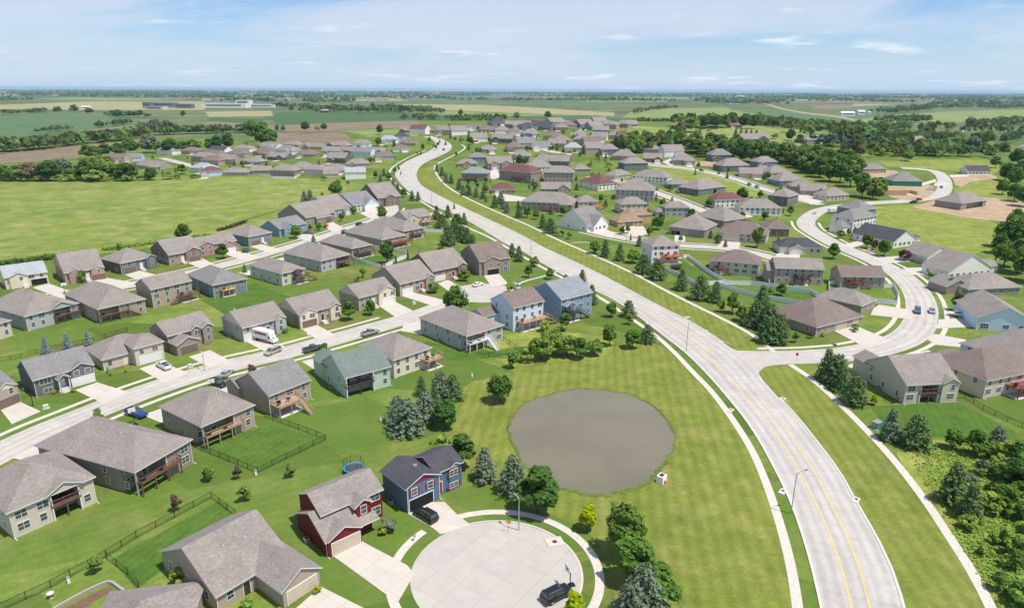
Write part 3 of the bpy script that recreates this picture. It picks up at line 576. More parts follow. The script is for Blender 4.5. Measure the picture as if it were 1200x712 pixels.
def roof_block(mb, x0, x1, y0, y1, e, kind, pitch, mat, trim, ov=.45, t=.2):
    """returns gable triangles (to be added to the wall) for gable kinds"""
    V3 = Vector; X0, X1, Y0, Y1 = x0 - ov, x1 + ov, y0 - ov, y1 + ov; ze = e + t - ov * pitch; tri = []
    if kind == 'hip':
        if x1 - x0 >= y1 - y0:
            h = (Y1 - Y0) / 2; zr = ze + h * pitch; ym = (Y0 + Y1) / 2; a, b = V3((X0 + h, ym, zr)), V3((X1 - h, ym, zr))
            if (b - a).length < .05 or b.x < a.x: a = b = V3(((X0 + X1) / 2, ym, zr))
            c = [V3((X0, Y0, ze)), V3((X1, Y0, ze)), V3((X1, Y1, ze)), V3((X0, Y1, ze))]
            for q in ([c[0], c[1], b, a], [c[1], c[2], b], [c[2], c[3], a, b], [c[3], c[0], a]):
                q = [p for i, p in enumerate(q) if (p - q[i - 1]).length > .01]; slab(mb, q, t, mat, [0], trim)
        else:
            h = (X1 - X0) / 2; zr = ze + h * pitch; xm = (X0 + X1) / 2; a, b = V3((xm, Y0 + h, zr)), V3((xm, Y1 - h, zr))
            c = [V3((X0, Y0, ze)), V3((X1, Y0, ze)), V3((X1, Y1, ze)), V3((X0, Y1, ze))]
            for q in ([c[0], c[1], a], [c[1], c[2], b, a], [c[2], c[3], b], [c[3], c[0], a, b]): slab(mb, q, t, mat, [0], trim)
        # ridge cap
    elif kind == 'gx':
        h = (Y1 - Y0) / 2; zr = ze + h * pitch; ym = (Y0 + Y1) / 2; X0, X1 = x0 - .3, x1 + .3
        slab(mb, [V3((X0, Y0, ze)), V3((X1, Y0, ze)), V3((X1, ym, zr)), V3((X0, ym, zr))], t, mat, [0, 1, 3], trim)
        slab(mb, [V3((X1, Y1, ze)), V3((X0, Y1, ze)), V3((X0, ym, zr)), V3((X1, ym, zr))], t, mat, [0, 1, 3], trim)
        g = e + (y1 - y0) / 2 * pitch
        tri = [[V3((x0, y1, e)), V3((x0, y0, e)), V3((x0, ym, g))], [V3((x1, y0, e)), V3((x1, y1, e)), V3((x1, ym, g))]]
    else:
        h = (X1 - X0) / 2; zr = ze + h * pitch; xm = (X0 + X1) / 2; Y0, Y1 = y0 - .3, y1 + .3
        slab(mb, [V3((X0, Y1, ze)), V3((X0, Y0, ze)), V3((xm, Y0, zr)), V3((xm, Y1, zr))], t, mat, [0, 1, 3], trim)
        slab(mb, [V3((X1, Y0, ze)), V3((X1, Y1, ze)), V3((xm, Y1, zr)), V3((xm, Y0, zr))], t, mat, [0, 1, 3], trim)
        g = e + (x1 - x0) / 2 * pitch
        tri = [[V3((x0, y0, e)), V3((x1, y0, e)), V3((xm, y0, g))], [V3((x1, y1, e)), V3((x0, y1, e)), V3((xm, y1, g))]]
    return tri
def walls_poly(mb, P, z0, z1, mat, base=None, bh=1.):
    for i in range(len(P)):
        a, b = P[i], P[(i + 1) % len(P)]
        if base:
            mb.poly([(*a, z0), (*b, z0), (*b, bh), (*a, bh)], base); mb.poly([(*a, bh), (*b, bh), (*b, z1), (*a, z1)], mat)
        else: mb.poly([(*a, z0), (*b, z0), (*b, z1), (*a, z1)], mat)
NH = [0]
def house(C, B, A=None, D=None, e=3., roof='hip', wall='tan', rc='taupe', pitch=.56, wings=(), notch=None, deck=None, garage=None, door=None, wins='auto',
          label='', lod=0, trim='trim', base=None, gable=None, group='houses of the neighbourhood', name='house', dy=0., chim=None, shutters=None, port=None, sheath=None, ks=None, extra=()):
    c, b = [q.copy() if isinstance(q, Vector) else at(*q) for q in (C, B)]; u = b - c; u.z = 0; Wd = u.length; u.normalize()
    if A is not None:
        a = at(*A); va = a - c; va.z = 0
        if D is None: D = max(6., va.length)
        ua = Vector((va.y, -va.x, 0)).normalized(); u = (u + ua * .7).normalized()
    if lod:
        k = ks or min(1.5, max(1.0, Wd / 16.)); e *= k; pitch = min(.72, pitch * (1.1 if not ks else 1))
        if A is None: D *= min(1.35, k)
        wings = [(*q[:4], q[4] * k, *q[5:]) for q in wings]
    v = Vector((-u.y, u.x, 0)); c = c + v * dy; ang = math.atan2(u.y, u.x)
    H = thing(name, label, 'house', (c.x, c.y, hill(c.x, c.y)), ang, group); H['span'] = (round(Wd, 2), round(D, 2)); del H['span']
    k = NH[0]; NH[0] += 1; rnd = random.Random(k * 17 + 3)
    wm, rm = 'wall_' + wall, 'roof_' + rc; gm = 'wall_' + gable if gable else wm; bm = 'wall_' + base if base else None
    wb, rb = MB(), MB(); zf = -.4
    if notch:
        n0, n1, nd = notch[0] * Wd, notch[1] * Wd, notch[2]; P = []
        P = [(0, 0)] if n0 > .01 else []
        P += [(n0, 0), (n0, nd)] if n0 > .01 else [(0, nd)]
        P += [(n1, nd), (n1, 0)] if n1 < Wd - .01 else [(Wd, nd)]
        if n1 < Wd - .01: P += [(Wd, 0)]
        P += [(Wd, D), (0, D)]
    else: P = [(0, 0), (Wd, 0), (Wd, D), (0, D)]
    walls_poly(wb, P, zf, e + .02, sheath or wm, bm, min(2.6 if e > 4.2 else .9, e - .3))
    for t in roof_block(rb, 0, Wd, 0, D, e, roof, pitch, rm, trim): wb.poly(t, gm)
    fr = []                                     # front-facing wing faces (x0,x1,y,e)
    for q in wings:
        x0, x1, y0, y1, we, kd = q[:6]; x0 *= Wd; x1 *= Wd; wp = q[6] if len(q) > 6 and q[6] else pitch; ww = 'wall_' + q[7] if len(q) > 7 else wm
        roofonly = kd.endswith('r'); kd = kd.rstrip('r')
        if not roofonly: walls_poly(wb, [(x0, y0), (x1, y0), (x1, y1), (x0, y1)], zf, we + .02, ww, bm, .9)
        yy1 = y1
        if kd == 'gy' and y0 < 1: yy1 = max(y1, min(D * .5, (x1 - x0) / 2 + max(0, we - e) / pitch))
        if kd == 'gy' and y1 > D: y0r = min(y0, max(D * .5, D - (x1 - x0) / 2)); yy = (y0r, y1)
        else: yy = (y0, yy1)
        ovw = .06 if kd == 'gy' and y0 < 1 and y0 > -1.1 and (x0 < .5 or x1 > Wd - .5) and we <= e + .1 else .16 if kd == 'gy' and y0 < 1 and x0 < .5 and we <= e + .1 else .4
        for t in roof_block(rb, x0, x1, yy[0], yy[1], we, kd, wp, rm, trim, ovw, .19): wb.poly(t, gm)
        if not roofonly: fr.append((x0, x1, y0, we))
    wo = wb.build('wall', H); ro = rb.build('roof', H)
    if sheath: wo['label'] = 'bare sheathed wall of an unfinished house'
    if lod == 0:
        ym = D / 2; 
        for i in range(rnd.choice((2, 3))):                             # vent stacks on the roof slope
            vb = MB(); px_, py_ = Wd * rnd.uniform(.3, .7), D * rnd.uniform(.2, .42); zz = e + .2 + min(py_, px_ if roof == 'hip' else 99, Wd - px_ if roof == 'hip' else 99) * pitch
            if roof == 'gy': zz = e + .2 + min(px_, Wd - px_) * pitch
            vb.tube([(px_, py_, zz - .1), (px_, py_, zz + .45)], [.07, .07], 'trim'); vb.build('roof_vent', ro)
        if chim: cb = MB(); x = chim[0] * Wd; cb.box(x - .5, x + .5, D * .5 - .4, D * .5 + .4, e + 1, e + D * .25 + 1.6, 'wall_brick'); cb.build('chimney', ro)
    # openings
    def put(face, s, z, w, h, y=0.):
        w, h = round(w, 1), round(h, 1); f, p = window_meshes(w, h, 'trim' if trim == 'trim' else trim); L = {'F': ((s, y - .001, z), 0), 'L': ((-.001, s, z), -math.pi / 2), 'R': ((Wd + .001, s, z), math.pi / 2), 'K': ((s, D + .001, z), math.pi)}[face]
        o = link('window', f, H, L[0], L[1])
        if lod < 2: link('pane', p, o)
        if shutters and face == 'F' and lod == 0:
            for sg in (-1, 1): sb = MB(); sb.box(sg * (w / 2 + .3) - .2, sg * (w / 2 + .3) + .2, -.09, -.061, 0, h, 'wall_' + shutters); sb.build('shutter', o)
    busy = []
    if garage:
        for gsp in (garage if isinstance(garage, list) else [garage]):
            face, f, w, mat = gsp[:4]; y = gsp[4] if len(gsp) > 4 else 0.
            gmsh = garage_mesh(round(w, 1), 2.25, mat)
            if face == 'F' and lod:
                gc = Vector((c.x, c.y, 0)) + u * (f * Wd) - v * (-y + .3); dl = rnd.uniform(7, 10)
                patch('driveway', [gc - u * w * .55, gc - u * w * .6 - v * dl, gc + u * w * .6 - v * dl, gc + u * w * .55], 'drive_conc', .085 if c.y < 540 else .11, True)
            if face == 'F': link('garage_door', gmsh, H, (f * Wd, y - .004, .02), 0); busy.append((f * Wd - w / 2 - .4, f * Wd + w / 2 + .4))
            elif face == 'L': link('garage_door', gmsh, H, (-.004, f * D, .02), -math.pi / 2)
            elif face == 'R': link('garage_door', gmsh, H, (Wd + .004, f * D, .02), math.pi / 2)
            elif face == 'K': link('garage_door', gmsh, H, (f * Wd, D + .004, .02), math.pi)
    if door:
        f, mat = door[:2]; z = door[2] if len(door) > 2 else .1; y = door[3] if len(door) > 3 else 0
        link('door', door_mesh('door_' + mat), H, (f * Wd, y - .004, z), 0); busy.append((f * Wd - .8, f * Wd + .8))
        if z > .5:
            sb = MB(); n = int(z / .18)
            for i in range(n): sb.box(-.8, .8, -1.2 - .28 * (i + 1), -1.2 - .28 * i if i else -.01, 0, z - .02 - .18 * i, 'curb_conc')
            o = sb.build('front_steps', H); o.location = (f * Wd, y - .02, 0)
    if port:                                    # gabled portico on posts: (x0,x1,out,height)
        x0, x1, o_, h_ = port[0] * Wd, port[1] * Wd, port[2], port[3]; pb = MB()
        tr = roof_block(pb, x0, x1, -o_, .3, h_, 'gy', .6, rm, 'trim', .25, .16)
        for t in tr[:1]: pb.poly([p + Vector((0, -.02, 0)) for p in t], gm)
        for x in (x0 + .1, x1 - .3): pb.box(x, x + .2, -o_ + .05, -o_ + .25, 0, h_, 'trim')
        pb.box(x0, x1, -o_, -.01, .02, .35, 'curb_conc'); pb.build('porch', H)
    if wins == 'auto':
        rows = [1.0] if e < 3.6 else [.75 if e < 4.6 else 1.0, min(3.2, e - 1.7)] if e < 6.2 else [.9, 3.3, e - 1.75]
        if lod == 2: rows = rows[-1:]
        rng = {'F': (Wd, 2.9), 'L': (D, 4.6), 'R': (D, 4.6)}
        if lod == 0: rng['K'] = (Wd, 4.)
        for face, (Ln, sp) in rng.items():
            if face == 'R' and lod: continue
            n = max(1, int(Ln / (sp if lod < 2 else 3.6)))
            for ri, z in enumerate(rows):
                for i in range(n):
                    s = Ln * (i + .5) / n + rnd.uniform(-.25, .25)
                    if face in 'LRK' and rnd.random() < .35: continue
                    if face == 'F' and notch and notch[0] * Wd - .9 < s < notch[1] * Wd + .9: 
                        if z > 2 or True: put('F', s, z, 1.6 if rnd.random() < .5 else 1.0, 1.7 if z > 2 else 1.2, notch[2]) if notch[0] * Wd + .9 < s < notch[1] * Wd - .9 else None
                        continue
                    if face == 'F' and z < 2.7 and any(a_ - .6 < s < b_ + .6 for a_, b_ in busy): continue
                    w = rnd.choice((1.0, 1.0, 1.7) if face == 'F' else (.8, 1.))
                    y = 0.
                    if face == 'F':
                        hit = [q for q in fr if q[2] < 0.5 and q[0] - .7 < s < q[1] + .7]
                        if hit:
                            q = hit[0]
                            if s < q[0] + .8 or s > q[1] - .8 or z + 1.3 > q[3]: continue
                            y = q[2]
                    put(face, s, z, w, 1.3, y)
    elif wins:
        for q in wins: put(*q)
    for q in extra: put(*q)
    if 'walkout' in group:
        o = Vector((c.x, c.y, 0)); x0_, x1_ = Wd * .08, Wd * .08 + 6.2; dd = max([D] + [q[3] for q in wings])
        patch('driveway', [o + u * x0_ + v * dd, o + u * x1_ + v * dd, o + u * (x1_ + .6) + v * (dd + 9.5), o + u * (x0_ - .6) + v * (dd + 9.5)], 'drive_conc', .068, True)
    if lod == 0 and door and not A is None:
        fy = (door[3] if len(door) > 3 else 0); f0 = door[0] * Wd
        for s0, s1 in ((f0 + 1.0, f0 + 3.6), (f0 - 3.4, f0 - 1.0)):
            if s0 < .2 or s1 > Wd - .2 or any(a_ - .2 < (s0 + s1) / 2 < b_ + .2 for a_, b_ in busy[:1]): continue
            o = Vector((c.x, c.y, 0)); W_ = lambda x, y: o + u * x + v * (y)
            patch('garden_bed', [W_(s0, fy - 1.5), W_((s0 + s1) / 2, fy - 1.8), W_(s1, fy - 1.4), W_(s1, fy), W_(s0, fy)], 'mulch', .028, True)
    if deck:                                    # (x0,x1,out,floor height,material,stairs)
        x0, x1, o_, h_, dm = deck[0] * Wd, deck[1] * Wd, deck[2], deck[3], 'deck_' + deck[4]; st = deck[5] if len(deck) > 5 else None
        yin = notch[2] - .02 if notch and deck[0] >= notch[0] - .05 and deck[1] <= notch[1] + .05 else -.02
        db = MB(); db.box(x0, x1, -o_, yin, h_ - .22, h_, dm); do = db.build('deck', H)
        rb_ = MB(); hr = h_ + 1.0
        for a_, b_ in (((x0 + .05, -o_ + .05), (x1 - .05, -o_ + .05)),) + ((((x0 + .05, -o_ + .05), (x0 + .05, -.03)), ((x1 - .05, -o_ + .05), (x1 - .05, -.03))) if o_ > .6 else ()):
            rb_.bar((*a_, hr), (*b_, hr), .1, dm); rb_.bar((*a_, h_ + .12), (*b_, h_ + .12), .06, dm)
            Ln = math.dist(a_, b_); n = max(2, int(Ln / .35))
            for i in range(n + 1): x, y = a_[0] + (b_[0] - a_[0]) * i / n, a_[1] + (b_[1] - a_[1]) * i / n; w = .1 if i % 5 == 0 else .035; rb_.box(x - w / 2, x + w / 2, y - w / 2, y + w / 2, h_, hr, dm)
        rb_.build('railing', do)
        np_ = max(2, round((x1 - x0) / 3) + 1)
        for i in range(np_):
            x = x0 + .15 + (x1 - x0 - .3) * i / (np_ - 1); top = e if (notch and i in (0, np_ - 1) and o_ < .7) else h_ - .22
            pb = MB(); pb.box(x - .1, x + .1, -o_ + .06, -o_ + .26, 0, top, dm if top < e else ('trim' if trim == 'trim' else dm)); pb.build('post', do)
        fb = MB(); rr = rnd
        if lod == 0 and x1 - x0 > 3:
            cx, cy = x0 + (x1 - x0) * .55, (-o_ + max(yin, 0)) / 2; fb.tube([(cx, cy, h_ + .66), (cx, cy, h_ + .72)], [.55, .55], 'blackmetal', 12); fb.tube([(cx, cy, h_), (cx, cy, h_ + .66)], [.05, .05], 'blackmetal')
            fb.build('table', do)
            gb = MB(); gb.box(x0 + .5, x0 + 1.5, cy - .3, cy + .3, h_ + .5, h_ + 1.05, 'blackmetal', None, .8); gb.box(x0 + .6, x0 + 1.4, cy - .2, cy + .2, h_, h_ + .5, 'blackmetal'); gb.build('grill', do)
        if st:
            sb = MB(); n = int(h_ / .19); run = .27
            sx = x1 - 1.2 if st == 'front' else x1
            for i in range(n):
                z = h_ - .19 * (i + 1)
                if st == 'right': sb.box(x1 + run * i, x1 + run * (i + 1), -o_ + .1, -o_ + 1.2, z - .06, z, dm)
                elif st == 'left': sb.box(x0 - run * (i + 1), x0 - run * i, -o_ + .1, -o_ + 1.2, z - .06, z, dm)
                else: sb.box(sx, sx + 1.1, -o_ - run * (i + 1), -o_ - run * i, z - .06, z, dm)
            Lh = run * n
            for k_ in (0, 1):
                if st in ('right', 'left'):
                    y = -o_ + .1 + k_ * 1.1; sg = 1 if st == 'right' else -1; xs_ = x1 if st == 'right' else x0
                    sb.bar((xs_, y, h_ - .12), (xs_ + sg * Lh, y, 0), .07, dm, .28); sb.bar((xs_, y, h_ + .95), (xs_ + sg * Lh, y, .95), .08, dm); sb.box(xs_ + sg * Lh - .06, xs_ + sg * Lh + .06, y - .06, y + .06, 0, 1, dm)
                else:
                    x = sx + k_ * 1.1; sb.bar((x, -o_, h_ - .12), (x, -o_ - Lh, 0), .07, dm, .28); sb.bar((x, -o_, h_ + .95), (x, -o_ - Lh, .95), .08, dm); sb.box(x - .06, x + .06, -o_ - Lh - .06, -o_ - Lh + .06, 0, 1, dm)
            sb.build('stairs', do)
        pb = MB(); pb.box(x0, x1, -o_, -.03, -.1, .06, 'curb_conc'); pb.build('patio', H) if not notch else None
    if notch:
        for x in (n0 + .02, n1 - .24):
            pb = MB(); pb.box(x, x + .22, .02, .24, 0, e, 'trim' if trim == 'trim' else 'trim_tan'); pb.build('porch_post', H)
    if notch and not deck:
        pb = MB(); pb.box(notch[0] * Wd, notch[1] * Wd, -.3, notch[2] - .01, -.1, .08, 'curb_conc'); pb.build('patio', H)
    if lod == 0:
        ab = MB(); s = D * .55; ab.box(-1.1, -.35, s - .4, s + .4, 0, .85, 'gd_grey'); ab.tube([(-.72, s, .85), (-.72, s, .9)], [.3, .3], 'blackmetal', 10); ab.build('air_conditioner', H)
        for x, y in ((.06, -.06), (Wd - .06, -.06)):
            if notch and (x < notch[1] * Wd and x > notch[0] * Wd - .2): continue
            pb = MB(); pb.box(x - .05, x + .05, y - .04, y + .055, .05, e, 'trim'); pb.box(x - .05, x + .05, y - .9, y - .041, .05, .14, 'trim'); pb.build('downspout', H)
    return H
def drive(px, mat='drive_conc', lift=.075): return patch('driveway', px, mat, lift)
# ------------------------------------------------------------ houses near the camera
T = 'on the lower street pond side'; U = 'on the lower street meadow side'
Xs = 'up the upper street pond side'; Ys = 'up the upper street meadow side'
W1 = 'walkout houses on the pond side of the lower street'; W2 = 'houses on the meadow side of the lower street'
W3 = 'walkout houses on the pond side of the upper street'; W4 = 'houses on the meadow side of the upper street'
# pond side of the lower street, seen from behind
house((17, 631), (114, 588), D=15, e=5.2, wall='beige', rc='taupe', roof='hip', notch=(.46, .82, 3.2), wings=[(.43, .85, -.35, .2, 5.15, 'gyr', .5)], deck=(.46, .82, .3, 2.75, 'brown'), group=W1,
      label='beige walkout house with gabled covered deck, first ' + T)
house((163, 581), (222, 541), A=(66, 541), e=5.2, wall='taupe', rc='taupe', notch=(0, .55, 3.6), deck=(0, .72, 1.2, 2.75, 'brown'), group=W1, label='long dark taupe house with cut-in corner deck, second ' + T)
house((240, 525), (304, 502), A=(176, 508), e=5.2, wall='tan', rc='taupe', notch=(0, .62, 3.4), deck=(0, .74, 1.2, 2.7, 'tan'), group=W1, label='tan hip-roofed house above the fenced green yard, third ' + T)
house((317, 487), (366, 468), A=(266, 467), e=5.1, wall='tan', rc='grey', roof='gx', wings=[(-.05, .4, 11, 16, 4.2, 'gx')], deck=(.03, .62, 3.2, 2.6, 'tan', 'front'), D=13, group=W1, label='tan gabled house with long wooden deck stairs, fourth ' + T)
house((406, 466), (460, 453), A=(372, 447), D=13, e=5.3, wall='green', rc='green', roof='gx', notch=(0.01, .62, 2.4), wings=[(0, .5, 12, 19, 4.4, 'gy')], deck=(0, .62, .5, 2.7, 'dark'), group=W1, label='pale green house with green roof, fifth ' + T)
house((462, 443), (503, 427), A=(428, 424), e=5.2, wall='cream', rc='taupe', roof='hip', deck=(.72, 1.18, 3, 2.7, 'tan'), group=W1, label='white house with pink umbrella under its raised deck, sixth ' + T)
house((547, 412.5), (589, 399), A=(493, 390), e=5.0, wall='grey', rc='taupe', roof='hip', notch=(0.0, .52, 2.6), deck=(0, .58, 1.4, 2.6, 'white', 'front'), group=W1, label='long grey house with pale deck stairs, seventh ' + T)
house((601, 388), (636, 378.5), A=(564, 372), D=11, e=7.6, wall='ltblue', rc='brown', roof='gx', wings=[(.6, 1.12, 2, 9, 6.2, 'gx'), (-.5, .2, 7, 13, 4.2, 'gx')], deck=(.12, 1.0, 3, 2.9, 'tan', 'right'), group=W1, label='tall light blue house with brown roof, eighth ' + T)
house((657, 377.5), (687, 366), A=(632, 363), e=7.6, wall='blue', rc='blue', roof='gx', wings=[(.02, .34, -2.2, .2, 5.6, 'gyr', .5)], deck=(.02, .5, 2.4, 2.8, 'dark', 'right'), group=W1, label='steel blue tall house beside the main road, ninth ' + T)
# meadow side of the lower street, seen from the front
house((-26, 490), (22, 470), D=11, e=4.6, wall='tan', rc='grey', roof='gx', gable='cream', wings=[(.45, 1, -.7, 4, 4.4, 'gy')], garage=('F', .74, 4.9, 'gd_brown', -.7), group=W2, label='tan house with brown garage door, first ' + U)
house((43, 465), (114, 447), A=(15, 450), D=11.5, e=4.5, wall='dkgrey', rc='grey', roof='gx', wings=[(.6, .98, -.5, 4, 4.45, 'gy', .5)], garage=('F', .78, 4.9, 'gd_white', -.5), door=(.44, 'white', .9), port=(.34, .54, 2, 3.6), group=W2,
      wins=[('F', 2.4, 2.7, 2.4, 1.5), ('F', 2.6, .5, 1.8, 1.0), ('F', 8.9, 2.9, 1.2, 1.1, -.5), ('F', 11.4, 2.9, 1.2, 1.1, -.5)], label='charcoal split-level house with white garage door and portico, second ' + U)
house((122, 434), (186, 417), A=(102, 419), D=12, e=3.2, wall='beige', rc='taupe', roof='hip', wings=[(.5, 1.03, -3.2, 6, 5.1, 'hip', .45)], garage=('F', .77, 5.6, 'gd_white', -3.2), door=(.4, 'white'), extra=[('F', 8.6, 3.1, 1.0, 1.2, -3.2), ('F', 12., 3.1, 1.4, 1.1, -3.2)], group=W2, label='cream brick house with white pickup in the drive, third ' + U)
house((199, 413), (250, 398), A=(178, 404), e=5.0, wall='taupe', rc='taupe', roof='gx', wings=[(0, .52, -4.5, 1, 3.0, 'gy', .5), (.5, .72, -.6, 2, 4.9, 'gy', .6), (.74, .98, -1.2, 2, 4.9, 'gy', .6)], garage=('F', .26, 4.9, 'gd_brown', -4.5), door=(.62, 'dark', .1, -.6), group=W2, label='taupe two-storey house with small dormer gables, fourth ' + U)
house((286, 401), (334, 387), A=(265, 389), e=4.6, wall='grey', rc='taupe', roof='gx', gable='cream', wings=[(.74, 1, -.7, 2, 4.4, 'gy', .6)], garage=('F', .2, 4.9, 'gd_white'), door=(.58, 'dark', .8), group=W2, label='light grey house behind the box truck, fifth ' + U)
house((351, 385), (396, 371), A=(332, 373), e=4.6, wall='tan', rc='taupe', roof='gx', gable='cream', wings=[(0, .42, -.9, 3, 4.4, 'gy', .5, 'cream'), (.74, 1, -.6, 2, 4.4, 'gy', .55, 'cream')], garage=('F', .21, 4.9, 'gd_brown', -.9), door=(.56, 'dark', .8), group=W2, label='tan house with two cream front gables, sixth ' + U)
house((421, 364), (459, 352), A=(403, 355), e=4.6, wall='tan', rc='taupe', roof='gx', gable='cream', wings=[(.52, 1, -.9, 3, 4.6, 'gy', .5, 'cream')], garage=('F', .77, 4.9, 'gd_white', -.9), door=(.4, 'white', .8), group=W2, label='tan house with cream gable over a white garage, seventh ' + U)
house((469, 347), (502, 335.5), A=(449, 334), e=4.6, wall='tan', rc='taupe', roof='gx', wings=[(.74, 1, -.7, 2, 4.5, 'gy', .55)], garage=('F', .22, 4.6, 'gd_white'), door=(.62, 'red', .8), group=W2, label='tan house with a red front door, eighth ' + U)
house((507, 331), (540, 321), A=(492, 318), e=4.6, wall='brown', base='brick', rc='taupe', roof='gx', wings=[(.72, 1, -.5, 2, 4.5, 'gy', .55)], garage=('F', .22, 4.6, 'gd_white'), door=(.6, 'dark', .8), group=W2, label='brown brick-fronted house, ninth ' + U)
house((562, 323), (594, 317), A=(549, 311), e=6.0, wall='taupe', rc='brown', roof='gx', wings=[(.12, .68, -.7, 2, 5.6, 'gy', .45)], garage=('F', .42, 5.4, 'open_garage_shade', -.7), group=W2, label='dark brown two-storey house with open garage at the end of the lower street')
# pond side of the upper street
house((-22, 405), (15, 393), D=14, e=4.9, wall='beige', rc='taupe', group=W3, label='beige house cut by the frame, first ' + Xs)
house((33, 388), (92, 371), A=(-6, 372), e=4.9, wall='grey', rc='taupe', notch=(.5, .86, 3), wings=[(.46, .9, -.4, .2, 4.85, 'gyr', .5)], deck=(.5, 1.0, 1.2, 2.6, 'brown'), group=W3, label='grey house with gabled deck over wooden storage, second ' + Xs)
house((118, 379), (171, 366), A=(84, 359), e=4.9, wall='tan', rc='taupe', notch=(0, .45, 3), deck=(0, .62, 1, 2.6, 'brown', 'right'), group=W3, label='tan hip-roofed house with dark corner deck and stairs, third ' + Xs)
house((180, 361), (222, 348.5), A=(161, 346), D=10, e=6.6, wall='tan', rc='taupe', roof='gx', deck=(.62, 1.1, 2.4, 2.5, 'brown', 'left'), group=W3, label='tall tan gabled house with steep deck stairs, fourth ' + Xs)
house((251, 349), (290, 341), A=(221, 336), e=4.8, wall='slate', rc='grey', deck=(.2, .6, 2, 2.5, 'yellow'), group=W3, label='slate grey house with small new yellow deck, fifth ' + Xs)
house((331, 335), (358, 328.5), A=(293, 324.5), e=4.9, wall='ltgreen', rc='taupe', deck=(.42, 1.0, 3, 2.6, 'brown', 'right'), group=W3, label='sage house with dark red deck umbrella, sixth ' + Xs)
house((377, 319), (408, 310), A=(341, 307), e=4.8, wall='grey', rc='taupe', notch=(.5, 1, 3), deck=(.5, 1.05, 1.5, 2.6, 'brown'), group=W3, label='grey hip-roofed house beside the white fence, seventh ' + Xs)
house((413, 303), (433, 297.5), A=(387, 292), e=4.6, wall='taupe', rc='taupe', deck=(.1, 1.0, 2.5, 2.5, 'brown'), group=W3, label='taupe house with brown deck over the white-fenced yard, eighth ' + Xs)
house((448, 292), (474, 286), A=(410, 281), e=4.6, wall='tan', rc='taupe', deck=(.2, 1.1, 3, 2.2, 'red'), group=W3, label='wide tan house with red-brown deck, ninth ' + Xs)
house((473, 281), (494, 276), A=(441, 270), e=4.4, wall='tan', rc='taupe', deck=(.3, .9, 2.5, 2.2, 'brown'), group=W3, label='tan low house with patio, tenth ' + Xs)
house((476, 268), (500, 263), A=(464, 261), D=11, e=5.6, wall='beige', rc='taupe', roof='gx', wings=[(0, .5, -.8, 3, 5.4, 'gy', .55)], deck=(.5, 1, 2.4, 2.6, 'tan', 'right'), group=W3, label='beige two-storey house by the main road, eleventh ' + Xs)
# meadow side of the upper street
house((8, 339), (58, 332.5), D=11, A=(-14, 328), e=4.5, wall='cream', rc='pale', roof='gx', wings=[(.1, .52, -.8, 3, 4.4, 'gy', .45)], garage=('F', .78, 5, 'open_garage_shade'), door=(.44, 'white', .8, -.8), group=W4, label='cream house with pale blue-grey roof, first ' + Ys)
house((78, 333), (124, 326.5), A=(61, 322), e=4.5, wall='brick', rc='taupe', roof='gx', gable='beige', wings=[(.1, .42, -.8, 3, 4.4, 'gy', .55), (.66, 1, -.8, 3, 4.4, 'gy', .55)], garage=('F', .83, 4.8, 'gd_brown', -.8), door=(.56, 'white', .8), group=W4, label='pink brick house with two front gables, second ' + Ys)
house((143, 321.5), (181, 312.5), A=(126, 315), e=4.7, wall='dkgrey', rc='taupe', roof='hip', wings=[(.7, 1, -1, 2, 4.6, 'gy', .6)], garage=('F', .25, 4.8, 'gd_brown'), door=(.58, 'white', .8), group=W4, label='dark grey house with arched window gable, third ' + Ys)
house((199, 311), (235, 304), A=(182, 303), e=4.6, wall='brown', base='brick', rc='taupe', roof='gx', wings=[(.5, 1, -.8, 3, 4.5, 'gy', .5)], garage=('F', .76, 4.8, 'gd_brown', -.8), door=(.42, 'white', .8), group=W4, label='brown house with wide front gable, fourth ' + Ys)
house((233, 301), (276, 293), A=(219, 293), D=10, e=4.8, wall='brick', rc='taupe', roof='gx', wings=[(.5, 1, -2.5, 4, 3, 'gy', .6), (.05, .4, -.6, 3, 4.7, 'gy', .5)], garage=('F', .76, 4.9, 'gd_white', -2.5), door=(.44, 'dark'), group=W4, label='brown brick house with white gabled garage, fifth ' + Ys)
house((292, 289), (317, 283), A=(271, 283), e=4.8, wall='slate', rc='taupe', roof='hip', garage=('F', .3, 4.6, 'gd_brown'), door=(.6, 'white', .8), group=W4, label='dark slate boxy house, sixth ' + Ys)
house((328, 278), (354, 270), A=(312, 274), e=4.2, wall='blue', rc='grey', roof='gx', wings=[(.1, .5, -1.5, 3, 4.2, 'gy', .6)], garage=('F', .75, 4.6, 'gd_grey'), group=W4, label='blue house with steep front gable, seventh ' + Ys)
house((359, 265), (383, 257), A=(342, 258), e=4.6, wall='taupe', rc='taupe', roof='gx', wings=[(.3, .8, -1.5, 3, 3.4, 'gx', .5)], garage=('F', .7, 4.6, 'gd_brown', -1.5), group=W4, label='taupe stepped-roof house, eighth ' + Ys)
house((388, 255), (406, 249.5), A=(370, 248), e=4.2, wall='grey', rc='taupe', roof='gx', wings=[(.55, 1, -2, 3, 3.2, 'gy', .6)], garage=('F', .77, 4.6, 'gd_white', -2), group=W4, label='grey house with white garage gable, ninth ' + Ys)
house((414, 249), (438, 243.5), A=(398, 243), e=4.2, wall='ltblue', rc='grey', roof='gx', wings=[(.4, .98, -2, 3, 3.6, 'gy', .7, 'white')], garage=('F', .7, 4.6, 'gd_white', -2), group=W4, label='blue and white steep-gabled house, tenth ' + Ys)
house((443, 243), (467, 239), A=(431, 235), e=5.8, wall='brown', rc='taupe', roof='gx', wings=[(.3, .75, -1, 3, 5.6, 'gy', .5)], garage=('F', .3, 4.6, 'gd_brown'), group=W4, label='dark brown two-storey house at the head of the upper street')
